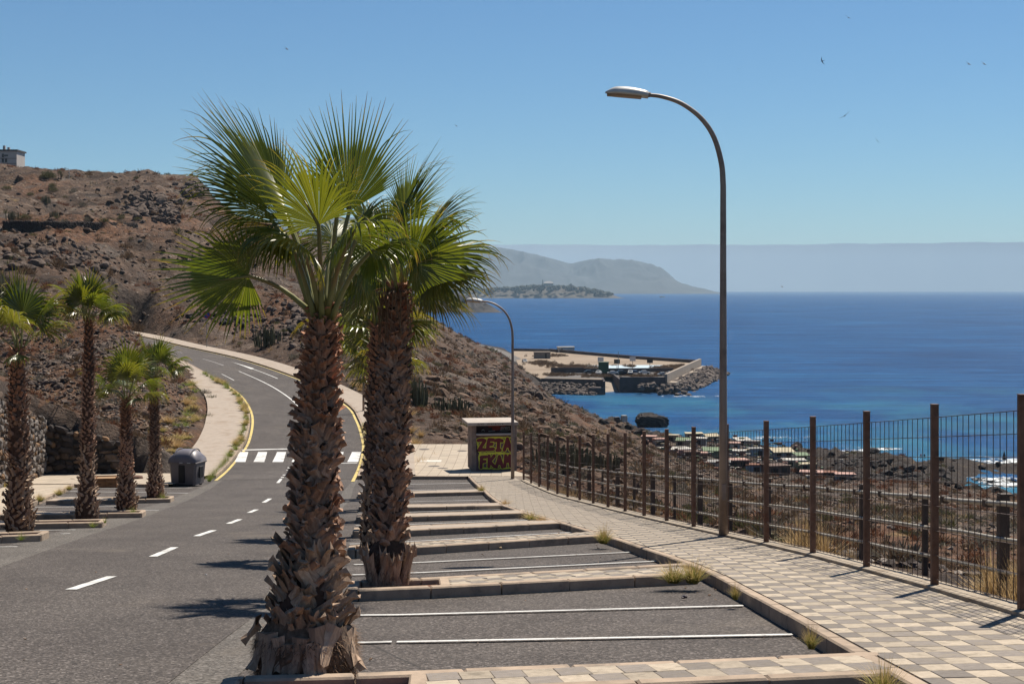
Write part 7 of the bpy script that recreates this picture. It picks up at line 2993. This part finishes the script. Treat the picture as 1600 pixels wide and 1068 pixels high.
for y, dx, s, k in ((16.6, .75, .75, 'grass_dry'), (17.3, .9, .9, 'grass_dry'), (18.0, .7, .85, 'grass_dry'), (18.5, 1.1, .7, 'grass'), (17.0, 1.4, .7, 'grass_dry'), (26.0, .8, 1.0, 'grass_dry'), (27.2, .9, .9, 'grass_dry'), (28.3, .8, .8, 'grass'), (24.7, .9, .7, 'grass_dry'), (33.0, .7, .6, 'grass_dry'), (36.5, .7, .7, 'grass_dry'), (39.5, .6, .7, 'grass_dry'), (45.0, .6, .7, 'grass_dry'), (49, .6, .8, 'grass_dry'), (52, .5, .8, 'grass_dry'), (55, .5, .9, 'grass_dry'), (58, .5, .9, 'grass_dry'), (61, .5, .8, 'grass_dry'), (16.9, .6, 1.0, 'grass_dry'), (17.6, 1.2, 1.0, 'grass_dry'), (18.3, .9, .9, 'grass_dry'), (26.6, .7, 1.1, 'grass_dry'), (27.7, 1.0, 1.0, 'grass_dry'), (43, .5, .7, 'grass_dry'), (47, .5, .8, 'grass_dry'), (50.5, .5, .8, 'grass_dry'), (53.5, .5, .9, 'grass_dry'), (56.5, .5, .9, 'grass_dry'), (59.5, .5, .9, 'grass_dry'), (62.5, .45, .8, 'grass_dry'), (64, .45, .8, 'grass_dry'), (30.5, .7, .6, 'grass_dry'), (21.5, .8, .5, 'grass'), (14.4, .7, .3, 'grass')):
    x = fx(y) + dx * .8
    o = obj('grass_tuft', TUFT[k][int(rs.integers(0, 3))], None, (x, y, tz(x, y) - .02), (0, 0, rs.uniform(0, 6)), (s * .8, s * .8, s))
    tag(o, 'dry straw grass growing behind the mesh fence', 'grass', 'dry grass along the mesh fence')

# ================================================================== buildings and plants on the hilltop
M['block_wall'] = simple('cream_block_wall', (.50, .455, .42), .9, .06, .2)
M['block_roof'] = simple('dark_eave', (.07, .055, .05), .8, .1, .5)
Yb = 820.0
kb = Yb / F
w0 = W(-70, 236, Yb); w1 = W(26, 236, Yb)
bt = w1.z
blk = empty('apartment_block', (w1.x, Yb, bt - 34), 0, 'pale four-storey apartment block on the hilltop at the left edge', 'building')
Wd = w1.x - w0.x
b = MB(); b.box((-Wd / 2, 7, 17), (Wd, 14, 34)); b.build('wall', M['block_wall'], blk)
b = MB(); b.box((-Wd / 2, 7, 34.4), (Wd + 1.4, 15.4, .9)); rf = b.build('roof', M['block_roof'], blk)
for px, hh in ((8, 1.8), (1, 2.8)):
    b = MB(); b.box((W(px, 0, Yb).x - w1.x, 6, 34.9 + hh / 2), (1.3, 1.3, hh)); b.build('chimney', M['block_wall'], rf)
for row, yy in enumerate((243, 251, 259.5, 268)):
    for px in (4.5, 9.5, -6, -16, -28, -40, -52):
        if row == 0 and px == 9.5: hh, ww = .9, 2.2
        else: hh, ww = 2.1, 1.3
        x = W(px, 0, Yb).x - w1.x
        z = W(0, yy, Yb).z - (bt - 34)
        b = MB(); b.box((x, -.02, z), (ww, .14, hh)); f_ = b.build('window', M['opening'], blk)
        b = MB(); b.box((x, -.10, z - hh / 2 - .12), (ww + .4, .3, .14)); b.build('sill', M['block_wall'], f_)
for yy in (247.5, 255.5, 263.5):
    z = W(0, yy, Yb).z - (bt - 34)
    b = MB(); b.box((-Wd / 2, -.05, z), (Wd, .2, .25)); b.build('floor_band', M['block_roof'], blk)

Yl = 640.0
a = W(105, 276, Yl); c = W(139.5, 276, Yl)
low = empty('low_building', ((a.x + c.x) / 2, Yl, a.z - 9), 0, 'low beige flat-roofed building just showing over the hilltop', 'building')
b = MB(); b.box((0, 4, 4.5), (c.x - a.x, 8, 9)); b.build('wall', simple('beige_wall', (.36, .29, .235), .9, .08, .3), low)
b = MB(); b.box((0, 4, 9.1), (c.x - a.x + .3, 8.3, .25)); b.build('roof', M['block_roof'], low)
for px, h_ in ((121, 1.6), (126, 1.5)):
    b = MB(); b.box((W(px, 0, Yl).x - (a.x + c.x) / 2, 4, 9.2 + h_ / 2), (.7, .7, h_)); b.build('chimney', SW['white'], low)
b = MB(); b.tube([(W(118.5, 0, Yl).x - (a.x + c.x) / 2, 3, 9), (W(118.5, 0, Yl).x - (a.x + c.x) / 2, 3, 11.2)], .06, 4); b.build('aerial', M['galv'], low)

p = hit(75, 279, 200) or W(75, 279, 450)
s = 25 * p.y / F
me = bush_mesh(np.random.default_rng(4), 1500, M['scrub_olive'], .016, .13, .75, 'round_shrub')
tag(obj('round_shrub', me, None, (p.x, p.y, p.z - .3), None, (s, s, s)), 'big round olive shrub on the skyline of the left hill', 'shrub')
p = hit(95, 280, 200) or W(95, 280, 450)
kk = p.y / F
tr = empty('small_tree', p, 0, 'small dark tree on the skyline beside the round shrub', 'tree')
b = MB(); b.tube([(0, 0, -.3), (.1, 0, 5 * kk), (0, .1, 10 * kk)], [.22, .16, .06], 6)
for q in range(5):
    b.tube([(0, 0, (5 + q) * kk), (math.cos(q * 2.4) * 3 * kk, math.sin(q * 2.4) * 2 * kk, (8 + q) * kk)], [.08, .03], 5)
b.build('trunk', M['trunk'], tr)
rs_ = np.random.default_rng(6)
V = []; Q = []
for cl_ in range(16):
    c0 = np.array([rs_.uniform(-4.2, 4.2), rs_.uniform(-3, 3), rs_.uniform(4, 14)]) * kk
    c0[0] *= 1 - abs(c0[2] / kk - 8) / 12
    for i in range(60):
        c = c0 + rs_.normal(0, 1.0, 3) * kk
        ax = nrm(*rs_.normal(0, 1, 3)); sd2 = nrm(*np.cross(ax, rs_.normal(0, 1, 3)))
        b0 = len(V); L = .55 * kk; w_ = .22 * kk
        V += [c - sd2 * w_, c + sd2 * w_, c + ax * L + sd2 * w_ * .3, c + ax * L - sd2 * w_ * .3]
        Q.append((b0, b0 + 1, b0 + 2, b0 + 3))
obj('crown', np_mesh('crown', np.array(V), np.array(Q), scrub_mat('tree_leaf', (.045, .055, .025), (.08, .085, .035))), tr)
p = hit(108, 280, 200) or W(108, 280, 450)
kk = p.y / F
b = MB(); b.tube([(0, 0, -1), (0, 0, 13 * kk), (-1 * kk, 0, 15.5 * kk), (-5 * kk, 0, 16.5 * kk)], [.10, .09, .08, .07], 5); b.box((-6 * kk, 0, 16.4 * kk), (2.5 * kk, .4, .25))
tag(b.build('hilltop_lamp', M['galv'], None, p), 'thin street lamp on the hilltop right of the small tree', 'street lamp')
p = hit(295, 292, 200) or W(295, 292, 420)
kk = p.y / F
b = MB(); b.tube([(0, 0, -1), (0, 0, 9 * kk)], .07, 5)
tag(b.build('thin_mast', M['galv'], None, p), 'thin pole on the flat hilltop near the cliff edge', 'pole')

# dark terrace wall across the left hill
tl = []
for px in range(6, 222, 9):
    q = hit(px, 363 - 9 * px / 216, 150) or W(px, 363, 300)
    tl.append((px, q))
ym = float(np.median([q.y for _, q in tl]))
tw = empty('terrace_wall', (0, ym, 0), 0, 'long dark dry-stone terrace wall across the left hill', 'stone wall')
V = []; Fc = []; items = []
rs_ = np.random.default_rng(12)
tp = []
for px, q in tl:
    y = float(np.mean([min(max(r_[1].y, ym - 45), ym + 45) for r_ in tl if abs(r_[0] - px) < 30]))
    bz = W(px, 364 - 9 * px / 216, y).z; tz_ = W(px, 346 + 4.0 * (px / 216) ** 2, y).z
    tp.append((W(px, 0, y).x, y - ym, bz, tz_))
    V += [(tp[-1][0], y - ym, bz - 3), (tp[-1][0], y - ym, tz_), (tp[-1][0], y - ym + 1.4, tz_), (tp[-1][0], y - ym + 1.4, bz - 3)]
n_ = len(tp) - 1
for i in range(n_):
    b_ = i * 4
    for k in range(3):
        Fc.append((b_ + k, b_ + k + 4, b_ + k + 5, b_ + k + 1))
b = MB(); b.add(V, Fc)
b.build('wall_core', M['mortar'], tw)
for i in range(1500):
    t = rs_.random() * n_; k = min(int(t), n_ - 1); f_ = t - k
    x, y, bz, tz_ = [tp[k][j] * (1 - f_) + tp[k + 1][j] * f_ for j in range(4)]
    s = rs_.uniform(.25, .55)
    me = STONES[0 if rs_.random() < .8 else 1][int(rs_.integers(0, 4))]
    items.append((me, Matrix.Translation((x, y - .10, bz + (tz_ - bz) * rs_.uniform(0, 1.02))) @ Matrix.Rotation(rs_.uniform(-.4, .4), 4, 'Y') @ Matrix.Diagonal((s * 1.3, .4, s, 1))))
tag(join_copies('stone_facing', items, STM[0], tw), kind='stuff')

# ================================================================== far headland: trees and a white arched roof
rs_ = np.random.default_rng(42)
P_ = []; S_ = []
for i in range(520):
    px = rs_.uniform(700, 955)
    Y = 6600 + rs_.uniform(-140, 120)
    sky_ = np.interp(px, [640, 700, 760, 800, 850, 890, 920, 945, 962, 976], [447, 452, 452, 450, 447, 447, 452, 457, 462, 467])
    z = CZ - (sky_ + 0.2 + 6 * rs_.random() ** 2 - HY) / F * Y
    P_.append(((px - CX) / F * Y, Y, z)); S_.append(rs_.uniform(12, 30))
M['far_tree'] = simple('far_tree_green', (.050, .056, .038), .95, .4, .02)
scatter('headland_trees', ROCK0, np.array(P_), np.array(S_), M['far_tree'], rs_, flatq=1.3)
p = W(857, 444.2, 6380)
b = MB()
pts_ = [(math.cos(t) * 22, 0, math.sin(t) * 16) for t in np.linspace(0, math.pi, 13)]
V = [(x, -6, z) for x, _, z in pts_] + [(x, 6, z) for x, _, z in pts_]
b.add(V, [tuple(range(12, -1, -1)), tuple(range(13, 26))] + [(i, i + 1, i + 14, i + 13) for i in range(12)])
tag(b.build('arched_hall', SW['white'], None, p, (R(-48), 0, 0)), 'white arched building among the trees of the far headland', 'building')
b = MB(); b.tube([(0, 0, -10), (0, 0, 26)], [2.5, 1.5], 6)
tag(b.build('headland_tower', M['far_tree'], None, W(848, 446, 6400)), 'slim dark tower beside the white arched building', 'tower')
p = WP(1034, 464.5, 0)
bo = empty('motor_boat', p, .3, 'white boat with a wake far out on the sea', 'boat')
b = MB()
hl = [(-12, -3, 0), (10, -3, 0), (16, 0, 0), (10, 3, 0), (-12, 3, 0), (-12.5, -3.4, 3.4), (11, -3.6, 3.6), (19, 0, 4.4), (11, 3.6, 3.6), (-12.5, 3.4, 3.4)]
b.add(hl, [(0, 4, 3, 2, 1), (5, 6, 7, 8, 9)] + [(i, (i + 1) % 5, (i + 1) % 5 + 5, i + 5) for i in range(5)])
b.build('hull', SW['white'], bo)
b = MB(); b.box((-2, 0, 5), (11, 4.6, 3.2), taper=.8); b.build('cabin', SW['white'], bo)

# ================================================================== surf on the shore
def foam_mat():
    m = NT('sea_foam')
    m.col((.92, .95, .96)).rough(.9).spec(.1)
    n = m.noise(0.9, 6, .75)
    n2 = m.noise(0.16, 3, .6)
    a = m.math('ADD', n, m.math('MULTIPLY', m.math('SUBTRACT', n2, .5), .8))
    tr = m.n('ShaderNodeBsdfTransparent')
    mx = m.n('ShaderNodeMixShader')
    m.l(m.step(a, .47, .66), mx.inputs[0])
    m.l(tr.outputs[0], mx.inputs[1]); m.l(m.b.outputs[0], mx.inputs[2]); m.l(mx.outputs[0], m.out.inputs['Surface'])
    return m.m


M['foam'] = foam_mat()


def foam(px, py, w, d, n, seed):
    r_ = np.random.default_rng(seed)
    V = []; Q = []
    for i in range(n):
        a = WP(px + r_.normal(0, w / 2.4), py + r_.normal(0, d / 2.4), .06 + .02 * (i % 5))
        if a.y < 60: continue
        L = r_.uniform(.6, 2.6); W_ = L * r_.uniform(.35, .9); th = r_.uniform(-.5, .5)
        k = 7; b0 = len(V)
        V.append((a.x, a.y, a.z + .12))
        for j in range(k):
            an = 2 * math.pi * j / k
            rr = r_.uniform(.6, 1.15)
            x, y = math.cos(an) * L * rr, math.sin(an) * W_ * rr
            V.append((a.x + x * math.cos(th) - y * math.sin(th), a.y + x * math.sin(th) + y * math.cos(th), a.z))
        for j in range(k):
            Q.append((b0, b0 + 1 + j, b0 + 1 + (j + 1) % k))
    o = obj('sea_foam', np_mesh('sea_foam', V, Q, M['foam']))
    tag(o, kind='stuff')


foam(1374, 700, 34, 2.5, 90, 1)
foam(1570, 752, 34, 8, 160, 2)
foam(1535, 748, 18, 4, 60, 6)
foam(1575, 720, 40, 5, 90, 3)
foam(1325, 706, 44, 4, 60, 4)
foam(1215, 683, 60, 2, 30, 5)
foam(1085, 619, 60, 2.0, 30, 7)
foam(1515, 769, 14, 3, 40, 8)

# ================================================================== two people and a folded parasol on the shore rocks
def shore_person(px, py, h, shirt, trousers, label):
    p = hit(px, py, 240, 420) or WP(px, py, 3)
    me = bpy.data.meshes.new('person')
    J = [(0, 0, .95), (0, 0, 1.2), (0, 0, 1.45), (0, 0, 1.56), (0, 0, 1.70), (.11, 0, .92), (.13, .02, .5), (.14, 0, .05), (-.11, 0, .92), (-.13, .05, .5), (-.15, 0, .05), (.2, 0, 1.42), (.27, .03, 1.15), (.25, .1, .92), (-.2, 0, 1.42), (-.27, .03, 1.15), (-.25, .1, .92)]
    E_2 = [(0, 1), (1, 2), (2, 3), (3, 4), (0, 5), (5, 6), (6, 7), (0, 8), (8, 9), (9, 10), (2, 11), (11, 12), (12, 13), (2, 14), (14, 15), (15, 16)]
    me.from_pydata(J, E_2, [])
    o = obj('person', me, None, p)
    rad = [.15, .14, .15, .06, .11, .09, .065, .05, .09, .065, .05, .06, .045, .035, .06, .045, .035]
    o.modifiers.new('skin', 'SKIN')
    for i, r_ in enumerate(rad):
        sv = me.skin_vertices[0].data[i]
        sv.radius = (r_, r_ * .8)
        sv.use_root = (i == 0)
    s = h * p.y / F / 1.75
    o.scale = (s, s, s)
    o.modifiers.new('sub', 'SUBSURF').levels = 1
    m = NT('clothes_' + label[:6])
    z = m.n('ShaderNodeSeparateXYZ'); m.l(m.objco(), z.inputs[0])
    m.col(m.ramp(z.outputs[2], [(0.0, trousers), (.96, trousers), (.97, shirt), (1.0, shirt)], 'CONSTANT'))
    me.materials.append(m.m)
    tag(o, label, 'person')
    return o


shore_person(1439, 717, 9, (.42, .05, .06), (.30, .28, .27), 'tiny person in a red top standing on the shore rocks')
shore_person(1444.5, 717, 9, (.03, .03, .035), (.03, .03, .035), 'tiny person in dark clothes standing beside the one in red')
p = hit(1569, 722, 240, 420) or WP(1569, 722, 3)
kk = p.y / F
pr = empty('folded_parasol', p, 0, 'tall dark folded parasol standing on the shore rocks', 'parasol')
b = MB(); b.tube([(0, 0, -.5), (0, 0, 18 * kk)], .05, 6); b.build('pole', M['bb_dark'], pr)
b = MB(); b.lathe([(.42, 4 * kk), (.36, 8 * kk), (.22, 13 * kk), (.05, 17 * kk)], 10); b.build('canopy', M['bb_dark'], pr)

# ================================================================== litter and broken furniture by the left bays
M['wood'] = simple('orange_brown_wood', (.27, .125, .048), .6, .25, 2.5, .002, .3, grime=(.16, .075, .035))
M['wood_dark'] = simple('dark_broken_wood', (.12, .058, .030), .7, .3, 3, .002, .2)
c0 = on(G(166, 760.5, .0), .0)
kk = c0.y / F
cab = empty('broken_cabinet', c0, R(12), 'broken orange-brown wooden cabinet lying on its back in the left bay', 'cabinet')
w_, d_, h_ = 34 * kk, 1.1, 15 * kk
b = MB(); b.box((0, 0, h_ * .5), (w_, d_, h_ * .9), bev=.02); b.build('carcass', M['wood'], cab)
for s in (-1, 1):
    b = MB(); b.box((s * w_ * .48, -d_ * .02, h_ * .98), (.07, d_ * 1.02, .08)); b.build('frame_rail', M['wood'], cab)
    b = MB(); b.box((0, s * d_ * .48, h_ * .985), (w_ * .9, .07, .07)); b.build('frame_rail', M['wood'], cab)
b = MB(); b.box((0, 0, h_ * .955), (w_ * .8, d_ * .78, .02)); b.build('back_panel', simple('pale_back_board', (.36, .22, .11), .7, .1, 3), cab)
for x in (-.25, .25):
    b = MB(); b.box((x * w_, -d_ / 2 - .02, h_ * .5), (w_ * .42, .04, h_ * .62), bev=.01); dr_ = b.build('drawer_front', M['wood'], cab)
    b = MB(); b.box((x * w_, -d_ / 2 - .05, h_ * .5), (.12, .03, .04)); b.build('handle', M['wood_dark'], dr_)
for px, py, L, rz, mt, lab in ((150, 757, 1.0, .5, 'wood_dark', 'dark broken board leaning beside the wooden cabinet'), (190, 757.5, 1.3, -.3, 'wood', 'splintered plank on the asphalt right of the wooden cabinet'), (122, 752, .7, .9, 'wood_dark', 'dark chunk of broken furniture at the slanting kerb')):
    q = on(G(px, py, .0), .0)
    b = MB(); b.box((0, 0, .10), (L, .28, .05), rot=Matrix.Rotation(.18, 3, 'Y')); b.box((L * .2, .05, .20), (L * .55, .10, .09), rot=Matrix.Rotation(-.25, 3, 'Y') @ Matrix.Rotation(.4, 3, 'Z'))
    o = b.build('broken_board', M[mt], None, q, (0, 0, rz))
    tag(o, lab, 'board')
q = on(G(212.5, 752, .0), .0)
b = MB()
b.lathe([(.22, 0), (.34, .05), (.36, .16), (.32, .27), (.2, .30)], 14)
tag(b.build('old_cushion', simple('brown_cushion', (.14, .075, .05), .9, .2, 4), None, q), 'round brown cushion dumped against the kerb between the left palms', 'cushion')


def crumple(px, py, w, mat, name, label, cat, top=0.0, group=None, seed=0):
    p = on(G(px, py, top), top)
    s = w * p.y / F
    r_ = np.random.default_rng(seed)
    bm = bmesh.new(); bmesh.ops.create_icosphere(bm, subdivisions=2, radius=.5)
    for v in bm.verts:
        v.co *= r_.uniform(.62, 1.15)
        v.co.z = v.co.z * .62 + .28
    me = bpy.data.meshes.new(name); bm.to_mesh(me); bm.free(); me.materials.append(mat)
    tag(obj(name, me, None, p, (0, 0, r_.uniform(0, 6)), (s, s * .8, s)), label, cat, group)


M['plastic_w'] = simple('white_plastic', (.66, .66, .66), .5, .08, 10)
crumple(1069, 935, 10, simple('dark_plum_plastic', (.055, .03, .04), .35, .4, 20, 0, .6), 'crushed_can', 'small crushed dark can on the asphalt of the second bay', 'can', 0, None, 1)
crumple(53, 743, 9, M['plastic_w'], 'plastic_bag', 'white plastic bag at the corner of the stone wall', 'bag', .15, None, 2)
crumple(96, 786, 6, M['plastic_w'], 'carton', 'crushed white carton in the third left bay', 'carton', 0, None, 3)
crumple(82, 786, 5, simple('blue_white_carton', (.42, .48, .55), .5, .1, 9), 'carton', 'crushed bluish carton beside the white one in the left bay', 'carton', 0, None, 4)
crumple(684, 746.5, 4, M['plastic_w'], 'paper_scrap', 'white paper scrap at the far end of the parking bays', 'paper', 0, None, 5)
crumple(782, 857, 6, simple('straw_litter', (.38, .28, .17), .8, .2, 9), 'paper_scrap', 'pale scrap at the foot of the third divider', 'paper', 0, None, 6)
crumple(322, 898, 3.5, M['plastic_w'], 'paper_scrap', 'tiny white scrap on the open road', 'paper', 0, None, 7)
rs_ = np.random.default_rng(888)
P_ = []; S_ = []
for i in range(260):
    y = rs_.uniform(10, 60); x = rs_.uniform(-9, kerbx(y) - .05)
    if rs_.random() < .6: x = kerbx(y) - abs(rs_.normal(0, .35)) - .05
    P_.append((x, y, float(zc(x, y)) + .004)); S_.append(rs_.uniform(.015, .05))
scatter('scattered_grit', ROCK0[:2], np.array(P_), np.array(S_), M['stone_b'], rs_, flatq=.6)

# ================================================================== birds
M['bird'] = simple('dark_feathers', (.035, .032, .032), .8, .15, 5)


def bird(px, py, span, roll, yaw, Y=90, sweep=.35, dihedral=.25):
    b = MB()
    prof = [(-.30, .004), (-.22, .025), (-.08, .048), (.06, .055), (.17, .042), (.23, .036), (.27, .018), (.30, .003)]
    n = 8; V = []; Fc = []
    for x, r_ in prof:
        for k in range(n):
            a = 2 * math.pi * k / n
            V.append((x, math.cos(a) * r_, math.sin(a) * r_ * .85))
    for i in range(len(prof) - 1):
        for k in range(n):
            Fc.append((i * n + k, i * n + (k + 1) % n, (i + 1) * n + (k + 1) % n, (i + 1) * n + k))
    b.add(V, Fc)
    for s in (-1, 1):
        st = []
        for t, ch, sw in ((0.0, .15, 0), (.3, .14, .03), (.6, .10, -.05), (.85, .055, -.18), (1.0, .008, -.30)):
            y = s * (.03 + t * .62); z = .02 + dihedral * t * .5 * (1 - .4 * t); x = .06 + sw * sweep * 2
            st.append(((x + ch / 2, y, z), (x - ch / 2, y, z - .006), (x, y, z + .014)))
        V = [q for tr_ in st for q in tr_]
        Fc = []
        for i in range(4):
            for k in range(3):
                Fc.append((i * 3 + k, i * 3 + (k + 1) % 3, i * 3 + 3 + (k + 1) % 3, i * 3 + 3 + k))
        Fc.append((12, 13, 14))
        b.add(V, Fc)
    b.add([(-.26, 0, .004), (-.44, -.06, 0), (-.38, 0, 0), (-.44, .06, 0), (-.26, 0, -.008)], [(0, 1, 2), (0, 2, 3), (4, 2, 1), (4, 3, 2)])
    o = b.build('bird', M['bird'], None, W(px, py, Y), (roll, 0.15, yaw))
    s = 1.55 * span * Y / F / 1.3
    o.scale = (s, s, s)
    return tag(o, 'small dark bird gliding in the clear sky over the sea', 'bird', 'birds in the sky')


for a in ((1326, 28, 9, .5, .8), (1285, 95.5, 9, 1.1, 2.4), (1514, 100.5, 10, .5, .3), (1538, 100.5, 10, .5, .35), (1320, 181, 12, -.6, 1.3), (1371, 220.5, 8, .8, 1.0), (1154, 108, 4, .5, .4), (1222, 448, 5, .4, .2), (1316, 458, 4, .5, 1.2)):
    bird(*a)
for px, py, s_, lab in ((448, 77, 9, 'dark bird gliding above the front palm crown'), (713, 197, 6, 'small dark bird right of the front palm crowns'), (83, 128, 3, 'tiny dark bird above the left hill')):
    bird(px, py, s_, .5, .6)['label'] = lab


# ================================================================== labels: say which one
def where(px, py, o):
    Y = o.location.y
    if px < 330 and py < 335: return 'high on the left hill'
    if px < 330 and py < 372: return 'by the terrace wall on the left hill'
    if px < 235 and py < 560: return 'on the slope above the left palms'
    if px < 262 and py >= 560: return 'on the bank behind the left bays'
    if px < 345 and py >= 590: return 'beside the inner pavement of the bend'
    if px < 620 and py < 620: return 'beyond the far pavement of the bend'
    if px < 860 and py < 600: return 'far down the slope towards the mole'
    if px < 830: return 'on the slope behind the kiosk'
    if px < 1050: return 'on the knoll left of the shacks'
    if px < 1320: return 'on the slope below the shacks'
    return 'behind the fence on the right'


ORD = ['first', 'second', 'third', 'fourth', 'fifth', 'sixth', 'seventh', 'eighth', 'ninth', 'tenth', 'eleventh', 'twelfth', 'thirteenth', 'fourteenth', 'fifteenth', 'sixteenth', 'seventeenth', 'eighteenth', 'nineteenth', 'twentieth', 'twenty-first', 'twenty-second']


def shared():
    d = {}
    for o in COL.objects:
        if o.parent is None and o.get('category') and o.get('label'):
            d.setdefault(o['label'], []).append(o)
    return {k: v for k, v in d.items() if len(v) > 1}


def ppx(o):
    return CX + o.location.x / o.location.y * F, HY + (CZ - o.location.z) / o.location.y * F


SHORT = {'shrub growing on the stony hillside': 'shrub', 'boulder lying on the dry hillside': 'boulder'}
for lab, L_ in shared().items():
    for a_, b_ in SHORT.items():
        if a_ in lab:
            for o in L_:
                o['label'] = lab.replace(a_, b_) + ' ' + where(*ppx(o), o)
for lab, L_ in shared().items():
    L_.sort(key=lambda o: ppx(o)[0])
    n = len(L_)
    if n > 40:
        continue
    for i, o in enumerate(L_):
        if n == 2:
            t = ('the one farther left', 'the one farther right')[i]
        elif i <= n - 1 - i:
            t = 'leftmost' if i == 0 else ORD[i] + ' from the left'
        else:
            j = n - 1 - i
            t = 'rightmost' if j == 0 else ORD[j] + ' from the right'
        o['label'] = lab + ', ' + t
